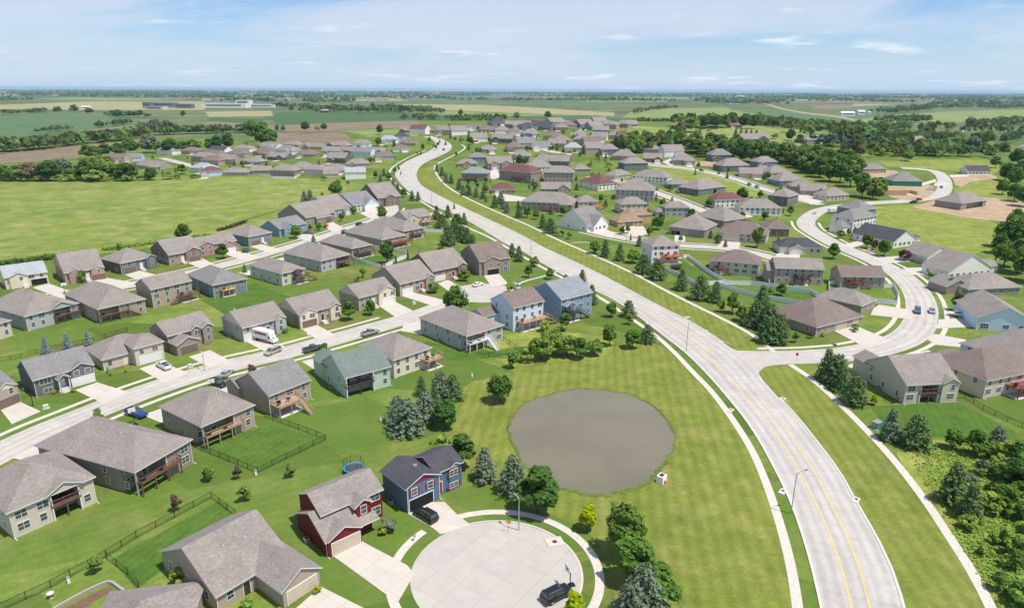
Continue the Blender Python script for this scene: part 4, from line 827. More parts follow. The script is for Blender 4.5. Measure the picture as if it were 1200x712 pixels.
# houses round the cul-de-sac
house(Vector((-41.0, 78.4, 0)), Vector((-34.0, 87.5, 0)), e=3.0, wall='tan', rc='taupe', roof='gx', pitch=.55, D=15.2, wings=[(.54, 1.08, -6.6, 3, 2.95, 'gy', .6)], garage=('F', .81, 4.9, 'gd_tan', -6.6), door=(.4, 'dark'), group='houses round the cul-de-sac', label='big tan house with stone-trimmed garage gable facing the cul-de-sac')
house((383, 652), (423, 633), D=9.9, e=2.9, wall='red', rc='taupe', roof='gx', pitch=.5, gable='red', wings=[(.02, .99, -.5, 3.5, 2.88, 'gy', .5), (.2, 2.03, 3.4, 11.2, 5.4, 'gx', .5), (1.06, 1.52, 1.7, 5, 5.25, 'gy', .6), (1.0, 1.56, .35, 3.4, 2.6, 'gxr', .3)], garage=('F', .53, 4.9, 'gd_tan', -.5), door=(1.2, 'dark', .1, 3.4),
      wins=[('F', 7.85, 3.5, 1.0, 1.5, 1.7), ('F', 11.0, 3.7, 1.7, 1.3, 3.4), ('F', 11.0, .9, 1.7, 1.5, 3.4)], group='houses round the cul-de-sac', label='dark red house with cream garage door at the cul-de-sac')
house((478, 601), (515.5, 583.4), D=7.8, e=4.9, wall='navy', rc='dark', roof='gy', pitch=.42, gable='magenta', shutters='magenta', wings=[(.99, 1.84, .9, 8.0, 4.86, 'gx', .45, 'navy'), (1.4, 1.76, .6, 2.6, 4.8, 'gy', .5, 'navy')], garage=('F', .42, 5.0, 'open_garage_shade'), door=(1.1, 'red', .5, .9),
      wins=[('F', 1.5, 3.0, 1.1, 1.3), ('F', 4.9, 3.0, 1.1, 1.3), ('F', 10.5, 3.0, 1.7, 1.1, .6), ('F', 10.5, .6, 1.9, .9, .6)], group='houses round the cul-de-sac', label='navy blue house with magenta gables and dark roof beside the cul-de-sac')
house((92, 800), (212, 784), D=12.5, e=3.0, wall='tan', rc='taupe', roof='hip', pitch=.45, group='houses round the cul-de-sac', label='grey-roofed house with only its roof inside the bottom of the frame')
# outer side of the curving side street
V = 'along the outer bend of the side street'; W5 = 'houses along the outer bend of the side street'
house((1058, 473), (1113, 467), A=(1014, 437), D=15, e=5.0, wall='beige', rc='taupe', roof='gx', notch=(.28, .66, 2.8), wings=[(.68, 1, -.6, 4, 5, 'gy', .55), (0, .45, 15, 20, 4.2, 'gy', .5)], deck=(.28, .66, .3, 2.6, 'brown'), group=W5, label='beige walkout house with two-level porch, first ' + V)
house((1151, 467), (1200, 447), A=(1098, 438), e=4.9, wall='beige', rc='brown', roof='hip', deck=(.36, 1.0, 3.5, 2.6, 'red', 'right'), wings=[(.1, .6, 14, 19, 4.2, 'hip')], group=W5, label='beige brown-roofed house with red deck, second ' + V)
house((1212, 452), (1270, 430), A=(1127, 420), e=4.9, wall='ltblue', rc='taupe', roof='hip', group=W5, label='pale blue-sided house under grey hip roof, third ' + V)
house((1143, 386), (1208, 391), D=20, e=4.0, wall='ltblue', rc='taupe', roof='gy', pitch=.5, wins=[('F', 2.2, .6, 2.2, 1.6), ('F', 8, 1, 1.6, 1.2), ('F', 12, 1, 1.2, 1.2)], group=W5, label='light blue house with broad gable end, fourth ' + V)
house((1133, 348), (1194, 345), D=13, e=3.1, wall='taupe', rc='taupe', roof='hip', wings=[(-.24, .2, 4, 13, 3, 'gy', .5)], garage=('L', .4, 4.8, 'gd_white'), group=W5, label='taupe low house with cream brick band, fifth ' + V)
house((1110, 328), (1160, 323), D=12, e=3.5, wall='white', rc='taupe', roof='gy', pitch=.52, wings=[(1.0, 1.4, 4, 12, 2.8, 'gx', .4)], group=W5, label='white-gabled house with long grey roof, sixth ' + V)
house((1085, 310), (1114, 307), D=12, e=3.5, wall='white', rc='taupe', roof='gy', pitch=.52, garage=('L', .3, 4.8, 'gd_tan'), group=W5, label='white-gabled house behind the purple tree, seventh ' + V)
house((1046, 291), (1066, 286), A=(1007, 280), e=3.2, wall='white', rc='dark', roof='gy', pitch=.55, wings=[(.9, 1.5, 3, 8, 2.7, 'hip', .4)], group=W5, label='white house with dark blue roof, eighth ' + V)
house((998, 273), (1025, 268), D=9, e=5.4, wall='white', rc='grey', roof='hip', wings=[(-.35, 0, 1, 8, 2.9, 'hip')], lod=1, group=W5, label='narrow white two-storey house, ninth ' + V)
house((1007, 257.5), (1021, 254.5), A=(985, 252), e=5.6, wall='slate', rc='grey', roof='hip', lod=1, group=W5, label='dark slate two-storey house at the corner of the building site')
house((968, 236), (994, 234), D=10, e=3.2, wall='beige', rc='taupe', lod=1, group=W5, label='beige house in front of the wood, by the side street corner')
house((1011, 203.5), (1038, 203), D=9, e=3, wall='white', rc='grey', lod=1, sheath='wall_wood', group='houses under construction', label='unfinished house with raw wood walls and grey roof')
house((1045, 218), (1080, 219), D=13, e=3.1, wall='zip', rc='grey', lod=1, sheath='wall_zip', wins=None, group='houses under construction', label='unfinished house wrapped in green sheathing')
house((1134, 205), (1160, 205.5), D=9, e=2.6, wall='white', rc='dark', lod=1, roof='gx', pitch=.75, group='houses under construction', label='white outbuilding with steep charcoal roof across from the wood')
house((1125, 246.5), (1143, 240.5), A=(1101, 241), e=3, wall='taupe', rc='taupe', lod=1, notch=(.2, .9, 2.5), group='houses under construction', label='lone brown house on bare dirt')
# framed ground floor with a plywood deck and no roof yet
P0, P1 = at(1036, 229), at(1062, 229); Lw = (P1 - P0).length
t = thing('framed_house', 'roofless timber-framed house shell on the dirt lot', 'house', P0, 0, 'houses under construction')
mb = MB(); walls_poly(mb, [(0, 0), (Lw, 0), (Lw, 11), (0, 11)], -.3, 3.2, 'wall_wood', 'wall_stone', 1.2); mb.build('wall', t)
mb = MB(); mb.box(-.1, Lw + .1, -.1, 11.1, 3.21, 3.45, 'deck_yellow'); mb.build('floor_deck', t)
for i in range(7): mb = MB(); mb.box(Lw * i / 6 - .1, Lw * i / 6 + .1, 0, 11, 3.46, 3.7, 'deck_yellow'); mb.build('joist', t)
mb = MB(); mb.box(Lw + .2, Lw + 8, 1, 9, 0, .3, 'curb_conc'); mb.box(Lw + .2, Lw + 8, 8.6, 9, .3, 2.6, 'wall_wood'); mb.box(Lw + 7.6, Lw + 8, 1, 8.5, .3, 2.6, 'wall_wood'); mb.build('garage_shell', t)
# between the main road and the side street
W6 = 'houses between the main road and the side street'
Em = [
 dict(C=(955, 394), B=(1001, 378), A=(905, 373), e=3.1, wall='tan', rc='brown', label='tan house with brown hip roof and two garage doors by the junction', garage=[('F', .55, 4.8, 'gd_tan'), ('F', .86, 2.6, 'gd_tan')], lod=0),
 dict(C=(1008, 369), B=(1027, 362), A=(953, 358), e=3.3, wall='taupe', rc='taupe', label='taupe hip-roofed house behind the tan house at the junction', lod=0),
 dict(C=(984, 337), B=(1035, 338), D=10, e=4.6, wall='tan', base='stone', rc='brown', roof='gx', deck=(.1, .45, 2, 2.4, 'red', 'right'), label='tan house with red-brown roof and red deck stairs', lod=0),
 dict(C=(907, 332), B=(963, 334), D=10, e=6.2, wall='tan', rc='taupe', roof='gx', deck=(.38, .7, 2.4, 2.8, 'dark'), wings=[(-.14, .02, 2, 9, 4.8, 'gx')], label='tall tan house with dark deck awning beside the white fence', lod=0),
 dict(C=(837, 319), B=(888, 324), D=13, e=5.0, wall='beige', rc='brown', wings=[(-.16, .05, 5, 13, 3.4, 'hip')], deck=(0, .2, 3, 2.4, 'red', 'right'), label='beige house with brown roof and paved patio inside the white fence', lod=0),
 dict(C=(763, 308), B=(794, 306), A=(753, 301), D=11, e=7.4, wall='white', rc='taupe', deck=(.38, 1.05, 3.2, 3, 'orange', 'left'), label='tall white house with bright orange-red deck', lod=0),
 dict(C=(913, 297), B=(963, 298), D=11, e=3.1, wall='cream', rc='dark', wings=[(.2, .55, -2, 4, 3, 'gy', .5)], garage=[('F', .1, 2.8, 'gd_white'), ('F', .37, 4.6, 'gd_white', -2)], label='cream house with navy roof and white garages', lod=0),
 dict(C=(841, 281), B=(897, 286), D=11, e=3.1, wall='beige', rc='brown', garage=[('F', .28, 4.8, 'gd_tan')], wings=[(.1, .45, -1.5, 4, 3, 'hip')], label='beige house with brown roof and round paddling pool'),
 dict(C=(897, 277), B=(924, 278), A=(883, 266), D=14, e=4.4, wall='brown', rc='brown', label='dark brown hip-roofed house beside the side street bend'),
 dict(C=(825, 279), B=(834, 271), A=(787, 273), e=3.4, wall='taupe', rc='taupe', garage=[('L', .8, 4.8, 'open_garage_shade')], label='taupe house with dark garage and plum tree in front'),
 dict(C=(848, 267), B=(868, 262), A=(824, 259), e=3.4, wall='taupe', rc='taupe', label='low taupe brick house with grey roof east of the middle street'),
 dict(C=(866, 252), B=(915, 253), D=10, e=3.1, wall='white', rc='taupe', garage=[('F', .15, 4.8, 'gd_white')], label='white low house with taupe roof and big dark tree behind'),
 dict(C=(922, 242), B=(935, 238), A=(899, 239), e=5.8, wall='dkgrey', rc='taupe', label='dark two-storey house at the end of the grass wedge'),
 dict(C=(838, 244), B=(870, 242), A=(825, 238), D=11, e=4.2, wall='white', rc='maroon', label='white house with maroon roof beside the grass wedge'),
 dict(C=(818, 230), B=(844, 224), A=(799, 225), e=3.2, wall='dkgrey', rc='taupe', label='dark grey low house on the edge of the grass wedge'),
 dict(C=(783, 221), B=(810, 221), D=10, e=3.2, wall='blue', rc='taupe', label='blue-grey house with parked cars before the grass wedge'),
 dict(C=(741, 213), B=(781, 217), D=10, e=3.2, wall='white', rc='taupe', garage=[('F', .15, 4.6, 'gd_white')], label='white house with yellow shrubs north of the middle street'),
 dict(C=(731, 200), B=(759, 199), D=10, e=4.6, wall='dkgrey', rc='taupe', label='dark deep-eaved house beside the uppermost street bend'),
 dict(C=(721, 211), B=(739, 208), D=10, e=3.2, wall='beige', rc='taupe', label='beige house with small gable, west of the white one'),
 dict(C=(721, 234), B=(766, 236), D=13, e=4.6, wall='grey', rc='taupe', label='wide grey house with big hip roof on the middle street'),
 dict(C=(727, 250), B=(758, 249), D=10, e=5.4, wall='beige', rc='taupe', label='beige two-storey house with a row of upper windows'),
 dict(C=(724, 266), B=(753, 264), D=10, e=3.0, wall='wood', rc='tan', wings=[(.5, 1.5, 4, 12, 5.2, 'hip')], garage=[('F', .45, 4.8, 'gd_brown')], label='orange-tan roofed house with two brown garage doors'),
 dict(C=(779, 254), B=(807, 254), D=9, e=5.6, wall='grey', rc='taupe', wings=[(-.35, 0, 1, 9, 3, 'hip')], label='grey two-storey house with side garage wing'),
 dict(C=(541, 212), B=(571, 213), D=10, e=5.0, wall='taupe', rc='blue', deck=(.15, .6, 2.5, 2.6, 'brown'), label='taupe house with blue-grey roof by the striped verge'),
 dict(C=(585, 210), B=(622, 215), D=11, e=4.6, wall='taupe', rc='maroon', deck=(.45, .8, 2.5, 2.4, 'red'), label='house with maroon hip roof and red deck'),
 dict(C=(576, 227), B=(604, 227), D=11, e=3.0, wall='tan', rc='maroon', garage=[('F', .3, 4.8, 'gd_white')], label='tan house with maroon roof and white garage by the verge trees'),
 dict(C=(637, 213), B=(672, 214), D=10, e=5.2, wall='tan', rc='taupe', label='tan two-storey house with plain grey roof behind the gabled one'),
 dict(C=(634, 228), B=(669, 228), D=9, e=3.2, wall='tan', rc='taupe', roof='gx', wings=[(.55, .95, -1.5, 3, 3.2, 'gy', .7)], label='tan house with dark peaked entry gable'),
 dict(C=(611, 246), B=(671, 249), D=12, e=3.6, wall='tan', rc='taupe', wings=[(.75, 1, -2, 3, 3.2, 'hip')], deck=(.4, .62, 3, 1.2, 'red'), label='very wide tan ranch house behind the verge trees'),
 dict(C=(678, 247), B=(700, 246), A=(669, 240), D=10, e=5.6, wall='beige', rc='taupe', deck=(.7, 1.3, 3, 2.2, 'orange'), label='boxy beige two-storey house with orange play deck'),
 dict(C=(688, 272), B=(704, 266), A=(665, 264), e=3.2, wall='white', rc='grey', roof='gx', pitch=.75, wings=[(.2, .9, -2, 4, 3, 'gy', .8)], label='steep-gabled grey-white house by the verge path'),
 dict(C=(701, 224), B=(721, 221), A=(683, 218), e=4.4, wall='white', rc='maroon', label='white house with maroon roof and corner deck'),
 dict(C=(674, 203), B=(692, 202), D=11, e=3.3, wall='taupe', rc='taupe', label='taupe house with pale drive beside the bare slope'),
 dict(C=(617, 204), B=(648, 203), D=11, e=4.2, wall='white', rc='taupe', wings=[(0, .4, -2, 3, 3.4, 'gy', .6)], label='white-gabled house between two dark trees'),
 dict(C=(572, 199), B=(601, 198), D=11, e=4.2, wall='tan', rc='taupe', roof='gx', wings=[(.1, .4, -1.5, 3, 4, 'gy', .6), (.55, .9, -1, 3, 4, 'gy', .6)], garage=[('F', .25, 3.6, 'gd_white', -1.5)], label='tan twin-gabled house with white drive'),
 dict(C=(536, 196), B=(559, 196), D=10, e=3.2, wall='wood', rc='taupe', roof='hip', wings=[(.3, .7, -1, 3, 3, 'gy', .6)], label='tan house with golden entry gable above the verge'),
 dict(C=(549, 191), B=(570, 191), D=11, e=5.2, wall='blue', rc='grey', label='blue house with grey roof behind the golden-gabled one'),
]
for q in Em: q.setdefault('lod', 1); q['group'] = W6; house(**q)
# ------------------------------------------------------------ houses farther off
def farrow(row, lst, group, landmark, start=0):
    lst = sorted(lst, key=lambda q: q[0]); rnd = random.Random(len(lst) * 31 + len(row))
    for i, q in enumerate(lst):
        x, y, wc, rcol = q[:4]; y = max(y, 147.8 + (x - 600) * .0046 + (i % 3) * .6) if 'hilltop' in row else y; e = q[4] if len(q) > 4 else rnd.choice((3.3, 4.0, 4.8, 5.4)); w = q[5] if len(q) > 5 else rnd.uniform(15.5, 19)
        p = at(x, y); px = 800 / max(1, p.y) * w / 2; k = rnd.choice(('hip', 'hip', 'gx')); tl = rnd.uniform(-1, 1) * px * .06
        wg = [rnd.choice(((.05, .42, -2, 4, 3, 'gy', .55), (.55, .95, -2, 4, 3, 'gy', .55), (.5, .95, -2.5, 4, 3, 'hip', .5)))] if rnd.random() < .75 else []
        colr = {'taupe': 'grey-brown', 'grey': 'grey', 'brown': 'brown', 'dark': 'charcoal', 'maroon': 'maroon', 'blue': 'blue-grey', 'pale': 'silvery', 'tan': 'tan'}[rcol]
        wn = {'ltblue': 'bluish', 'dkgrey': 'charcoal', 'ltgreen': 'sage', 'brick': 'brick'}.get(wall_ := wc, wc)
        fx = (.24 if wg and wg[0][0] < .2 else .74) if wg else None
        house((x - px, y + tl), (x + px, y - tl), D=rnd.uniform(10.5, 13), e=e, roof=k, pitch=rnd.uniform(.52, .66), wall=wc, rc=rcol, wings=wg, lod=2, ks=1.0 if 'meadow' in row else None, group=group, garage=('F', .24 if wg and wg[0][0] < .2 else .74, 4.6, rnd.choice(('gd_white', 'gd_tan', 'gd_brown')), wg[0][2]) if wg else None,
              label=f'{wn} house with {colr} roof, {ordn(i + start)} {row} {landmark}')
LM = 'from the windbreak'
g = 'houses beyond the meadow'
farrow('in the back row beyond the meadow', [(193, 181.5, 'white', 'taupe'), (222, 181, 'brick', 'brown'), (254, 181, 'white', 'dark'), (283, 179, 'white', 'taupe'), (314, 175, 'white', 'taupe'), (340, 173, 'tan', 'taupe'), (366, 175, 'tan', 'taupe', 3.4, 20), (394, 173.5, 'dkgrey', 'taupe', 3.4, 21), (423, 173, 'white', 'taupe', 5), (454, 169, 'white', 'pale', 5.4), (470, 165, 'ltblue', 'dark', 4.8), (478, 171, 'tan', 'brown', 3.2), (477, 155.5, 'dkgrey', 'taupe', 3)], g, LM)
farrow('in the middle row beyond the meadow', [(135, 190, 'tan', 'brown'), (157, 189, 'ltblue', 'grey', 4.4), (235, 189.5, 'taupe', 'taupe'), (246, 185, 'tan', 'brown'), (276, 184.5, 'tan', 'brown'), (306, 182, 'tan', 'brown'), (332, 181, 'ltblue', 'taupe', 4.6), (324, 187.5, 'dkgrey', 'taupe'), (358, 184, 'tan', 'brown'), (388, 183, 'tan', 'taupe'), (406, 181, 'brown', 'taupe'), (423, 183, 'ltblue', 'grey', 4.4), (440, 181, 'taupe', 'taupe'), (470, 177.5, 'white', 'brown')], g, LM)
farrow('in the front row beyond the meadow', [(174, 198, 'tan', 'taupe', 3.3, 21), (246, 194, 'tan', 'brown'), (262, 193, 'tan', 'taupe'), (293, 192.5, 'slate', 'taupe', 3.2), (234, 202, 'ltblue', 'pale'), (394, 191, 'dkgrey', 'taupe'), (450, 188, 'grey', 'brown', 4.6, 18), (420, 196, 'tan', 'taupe', 3.6, 20)], g, LM)
farrow('along the far edge of the meadow', [(247, 207, 'ltblue', 'maroon'), (276, 206, 'tan', 'taupe', 3.2, 21), (306, 204, 'taupe', 'taupe', 3.3), (331, 207, 'taupe', 'taupe', 5.2), (353, 200, 'tan', 'taupe', 3.4), (369, 206.5, 'beige', 'taupe', 5.4), (393, 203, 'tan', 'taupe', 3.6, 19), (388, 208, 'beige', 'taupe', 3.2, 12), (417, 210, 'white', 'pale', 5.6, 16)], g, LM)
LM = 'from the main road'; g = 'houses on the hilltop'
farrow('in the hilltop crest row', [(584, 147.5, 'slate', 'dark'), (600, 150, 'dkgrey', 'taupe', 4.4), (612, 147, 'tan', 'taupe'), (624, 145.5, 'slate', 'dark'), (640, 142.5, 'tan', 'maroon'), (654, 144.5, 'tan', 'taupe'), (666, 147, 'tan', 'taupe'), (676, 142.5, 'tan', 'maroon'), (688, 145.5, 'slate', 'taupe'), (704, 146, 'slate', 'taupe'), (714, 144, 'tan', 'taupe'), (728, 146, 'taupe', 'taupe', 4.4), (740, 147, 'taupe', 'taupe')], g, LM)
farrow('in the second hilltop row', [(489, 157.5, 'white', 'maroon'), (507, 156, 'tan', 'brown'), (520, 158.5, 'tan', 'taupe'), (539, 158.5, 'white', 'taupe', 4.6), (556, 153, 'white', 'brown'), (572, 155, 'tan', 'brown'), (589, 156.5, 'white', 'taupe'), (620, 152.5, 'slate', 'dark', 4.5), (638, 152.5, 'slate', 'dark', 4.5), (658, 153, 'tan', 'taupe'), (668, 150.5, 'tan', 'brown'), (699, 152, 'slate', 'taupe', 4.6), (714, 151, 'tan', 'taupe')], g, LM)
farrow('in the third hilltop row', [(562, 166.5, 'white', 'taupe', 4.4), (588, 167.5, 'dkgrey', 'taupe', 3.2, 22), (604, 160, 'white', 'brown'), (622, 160.5, 'slate', 'taupe', 3.8), (646, 164, 'tan', 'brown'), (657, 168, 'tan', 'taupe'), (680, 162, 'taupe', 'taupe', 4.2), (704, 157.5, 'slate', 'taupe', 4.4), (702, 165, 'white', 'taupe', 4.2), (722, 163, 'tan', 'taupe'), (729, 163.5, 'white', 'maroon', 4.6, 11)], g, LM)
farrow('in the lowest hilltop row', [(572, 179, 'tan', 'taupe', 3.4), (604, 178, 'tan', 'brown'), (618, 173, 'grey', 'grey'), (634, 175.5, 'white', 'grey'), (652, 173, 'tan', 'taupe'), (672, 179.5, 'beige', 'pale', 5.2), (682, 170, 'tan', 'taupe'), (694, 171, 'tan', 'brown'), (698, 181, 'tan', 'taupe', 5.2), (714, 181.5, 'slate', 'taupe', 5), (609, 187.5, 'tan', 'taupe', 3.4), (655, 194, 'dkgrey', 'taupe', 3.6), (635, 192, 'white', 'taupe', 3.6)], g, LM)
LM = 'from the hilltop'; g = 'houses along the uppermost street'
farrow('along the uppermost street', [(722, 177, 'ltblue', 'taupe', 4), (730, 188, 'brick', 'taupe', 3.4, 20), (763, 180, 'tan', 'taupe'), (765, 190, 'brown', 'taupe'), (790, 184, 'white', 'taupe'), (801, 193, 'tan', 'taupe', 3.4, 20), (845, 189.5, 'dkgrey', 'grey', 5.4), (862, 201, 'dkgrey', 'taupe', 3.5, 22), (899, 197.5, 'slate', 'taupe', 5), (880, 208, 'beige', 'taupe', 3), (895, 207, 'ltblue', 'taupe', 3.4), (913, 209.5, 'beige', 'taupe', 4.6), (927, 218, 'slate', 'taupe', 3.4), (940, 224, 'brick', 'taupe', 3.4), (953, 229, 'taupe', 'taupe', 3.2)], g, LM)
g = 'houses among the woods'
farrow('standing among the woods', [(885, 168, 'brown', 'taupe', 3, 30), (862, 150, 'maroonx' if 0 else 'brick', 'brown', 3.4, 16), (955, 169, 'taupe', 'taupe', 3.2, 18), (932, 178, 'white', 'grey', 3), (1079, 172, 'white', 'taupe', 3.6, 14), (1110, 172, 'white', 'taupe', 3, 11), (1060, 148, 'white', 'brown', 3, 14), (1123, 154, 'white', 'tan', 3, 14), (1198, 176, 'white', 'taupe', 4, 12)], g, LM)
# driveways that the photo shows
for q in ([(88, 457), (114, 448), (150, 459), (122, 473)], [(0, 479), (22, 470), (48, 482), (14, 497)], [(163, 432), (188, 424), (222, 437), (194, 449)], [(221, 418), (246, 410), (270, 423), (246, 431)], [(288, 400), (305, 394), (334, 406), (316, 415)], [(353, 385), (370, 380), (394, 393), (374, 400)],
          [(442, 357), (458, 351), (484, 364), (464, 372)], [(471, 347), (482, 342), (522, 352), (512, 360)], [(513, 332), (525, 328), (548, 340), (528, 343)], [(567, 323), (585, 321), (596, 333), (576, 336)], [(38, 337), (57, 332), (90, 344), (70, 349)], [(106, 330), (122, 325), (162, 332), (142, 338)],
          [(146, 322), (164, 317), (190, 324), (166, 330)], [(220, 308), (236, 302), (252, 310), (236, 315)], [(264, 298), (278, 294), (306, 301), (290, 307)], [(293, 289), (306, 286), (332, 293), (318, 297)], [(344, 279), (358, 273), (378, 278), (366, 283)], [(378, 264), (390, 260), (402, 267), (390, 272)], [(421, 250), (438, 245), (454, 251), (436, 257)],
          [(474, 378), (495, 382), (495, 392), (470, 388)], [(390, 651), (424, 634), (477, 662), (486, 672), (466, 706)], [(345, 714), (376, 687), (430, 714), (398, 735)], [(478, 602), (506, 588), (521, 588), (536, 603), (553, 616), (516, 626), (508, 619)],
          [(978, 388), (1001, 381), (1040, 397), (1014, 407)], [(1024, 361), (1030, 357), (1068, 363), (1068, 374), (1020, 369)], [(1096, 375), (1142, 371), (1144, 383), (1096, 385)], [(1092, 330), (1110, 330), (1130, 338), (1092, 340)], [(1058, 314), (1094, 313), (1104, 322), (1066, 322)], [(1024, 302), (1068, 299), (1082, 305), (1036, 309)], [(988, 287), (1010, 281), (1014, 286), (996, 291)],
          [(992, 428), (1010, 423), (1020, 432), (1012, 441)], [(1060, 418), (1088, 410), (1098, 416), (1080, 422)], [(1086, 397), (1094, 391), (1132, 398), (1128, 407), (1096, 404)], [(727, 266), (754, 265), (760, 276), (735, 277)], [(791, 275), (803, 274), (803, 283), (790, 286)], [(911, 297), (938, 298), (936, 305), (906, 303)], [(846, 282), (868, 284), (866, 292), (840, 290)],
          [(572, 200), (583, 200), (588, 210), (572, 210)], [(578, 228), (592, 228), (620, 232), (612, 236), (590, 236)], [(690, 272), (704, 267), (722, 273), (716, 279)], [(776, 190), (790, 184), (800, 184), (792, 191), (786, 195)], [(1096, 214), (1110, 214), (1110, 218), (1094, 218)], [(1079, 215), (1096, 210), (1098, 213), (1080, 218)], [(1112, 205), (1134, 204.5), (1136, 207), (1114, 208)], [(936, 223), (950, 229), (938, 234), (926, 229)], [(936, 232), (966, 228), (975, 234), (950, 240)]):
    drive(q, lift=.075 if at(*q[0]).y < 540 else .11)
# ------------------------------------------------------------ trees
def quads_mesh(name, C, Nn, S, mat, rs, asp=1.0):
    """leaf-sized faces at C, facing Nn with half-size S"""
    n = len(C); Nn = Nn / np.maximum(1e-6, np.linalg.norm(Nn, axis=1, keepdims=True)); r = rs.normal(size=(n, 3)); T = np.cross(Nn, r); T /= np.maximum(1e-6, np.linalg.norm(T, axis=1, keepdims=True)); B = np.cross(Nn, T)
    S = S[:, None]; v = np.stack([C - T * S - B * S * asp * .5, C + T * S * .5 - B * S * asp, C + T * S + B * S * asp * .6, C - T * S * .4 + B * S * asp], 1).reshape(-1, 3)
    me = bpy.data.meshes.new(name); me.vertices.add(n * 4); me.vertices.foreach_set('co', v.ravel().astype(np.float32)); me.loops.add(n * 4); me.loops.foreach_set('vertex_index', np.arange(n * 4, dtype=np.int32))
    me.polygons.add(n); me.polygons.foreach_set('loop_start', np.arange(0, n * 4, 4, dtype=np.int32)); me.polygons.foreach_set('loop_total', np.full(n, 4, dtype=np.int32))
    me.materials.append(MATS[mat]); me.update(calc_edges=True); return me
def crown_broad(seed, n=1500, clumps=26, sq=1.0, leaf=.055, low=.12):
    """unit crown: height 1, spread about .8; returns centres, normals, sizes"""
    rs = np.random.RandomState(seed); C, Nn = [], []
    ctr = np.array([0, 0, .54]); cl = []
    for i in range(clumps):
        d = rs.normal(size=3); d /= np.linalg.norm(d); d[2] = d[2] * .9 + .1
        rad = rs.uniform(.45, 1.0) ** .6; p = ctr + d * rad * np.array([.27 * sq * (1 - .25 * d[2]), .27 * sq * (1 - .25 * d[2]), .36]); p[2] = max(low + .06, p[2]); cl.append((p, rs.uniform(.10, .17)))
    m = n // clumps
    for p, r in cl:
        d = rs.normal(size=(m, 3)); d /= np.linalg.norm(d, axis=1, keepdims=True); rr = rs.uniform(.35, 1.0, size=(m, 1)) ** .5
        C.append(p + d * r * rr * np.array([1.1, 1.1, .85])); Nn.append(d * .8 + (p - ctr) * 1.2 + rs.normal(size=(m, 3)) * .5 + np.array([0, 0, .65]))
    C = np.concatenate(C); return C, np.concatenate(Nn), rs.uniform(.6, 1.25, len(C)) * leaf, rs
def crown_conifer(seed, n=1600, wid=.30, layers=15, leaf=.035, round_=.0):
    rs = np.random.RandomState(seed); C, Nn = [], []; per = n // layers
    for l in range(layers):
        z0 = .05 + .92 * (l / layers); prof = (1 - (z0 - .05) / .97); prof = prof ** (1 - round_ * .55); R0 = wid * prof * rs.uniform(.85, 1.12) * (1 if l else .85)
        nb = max(5, int(11 * prof + 4)); a0 = rs.uniform(0, 6.28)
        for b in range(nb):
            a = a0 + 6.283 * b / nb + rs.normal() * .15; L = R0 * rs.uniform(.75, 1.15); k = max(3, per // nb)
            t = rs.uniform(.15, 1, k) ** .7; x = np.cos(a) * L * t; y = np.sin(a) * L * t; w = .13 * L * 2 * (1.1 - t * .7)
            P = np.stack([x + rs.normal(size=k) * w * .5, y + rs.normal(size=k) * w * .5, z0 + .045 - .05 * t + rs.normal(size=k) * .014 + .035 * t * t], 1)
            C.append(P); Nn.append(np.stack([np.cos(a) * .7 * np.ones(k), np.sin(a) * .7 * np.ones(k), np.ones(k)], 1) + rs.normal(size=(k, 3)) * .55)
    C = np.concatenate(C); return C, np.concatenate(Nn), rs.uniform(.6, 1.3, len(C)) * leaf * (1.15 - .5 * C[:, 2]), rs
def trunk_broad(seed, top=.55):
    rs = random.Random(seed); mb = MB(); mb.tube([(0, 0, -.02), (0, 0, .12), (rs.uniform(-.01, .01), 0, .3), (0, 0, top)], [.032, .025, .02, .009], 'bark', 7)
    for i in range(7):
        a = i * .9 + rs.random(); z = .18 + i * .045; L = .22 - i * .015; mb.tube([(0, 0, z), (math.cos(a) * L * .5, math.sin(a) * L * .5, z + .10), (math.cos(a) * L, math.sin(a) * L, z + .24)], [.012, .008, .003], 'bark', 5)
    return mb.mesh('trunk')
def trunk_conifer():
    mb = MB(); mb.tube([(0, 0, -.02), (0, 0, .5), (0, 0, .97)], [.022, .014, .003], 'bark', 6); return mb.mesh('trunk')
PROTO = {}
def proto(kind):
    if kind in PROTO: return PROTO[kind]
    m, v = kind; s = v * 13 + 5
    sp = {'broad': lambda: crown_broad(s), 'oval': lambda: crown_broad(s, 1200, 20, .78), 'wide': lambda: crown_broad(s, 1900, 34, 1.45, .05), 'young': lambda: crown_broad(s, 420, 12, .95, .06, .22), 'bush': lambda: crown_broad(s, 700, 16, 1.7, .075, .02), 'big': lambda: crown_broad(s, 2400, 40, 1.25, .036),
          'pine': lambda: crown_conifer(s, 2000, .36, 14, .034, .55), 'spruce': lambda: crown_conifer(s, 1700, .31, 16, .032, .1), 'column': lambda: crown_conifer(s, 1000, .2, 14, .034, .5), 'fatpine': lambda: crown_conifer(s, 2400, .52, 12, .04, .75)}[m[0]]
    C, Nn, S, rs = sp(); PROTO[kind] = (quads_mesh('crown', C, Nn, S, 'leaf_' + m[1], rs, 1. if m[0] in ('broad', 'oval', 'wide', 'young', 'bush', 'big') else .55), cached(('tr', m[0] in ('pine', 'spruce', 'column', 'fatpine'), v), trunk_conifer if m[0] in ('pine', 'spruce', 'column', 'fatpine') else lambda: trunk_broad(v)))
    return PROTO[kind]
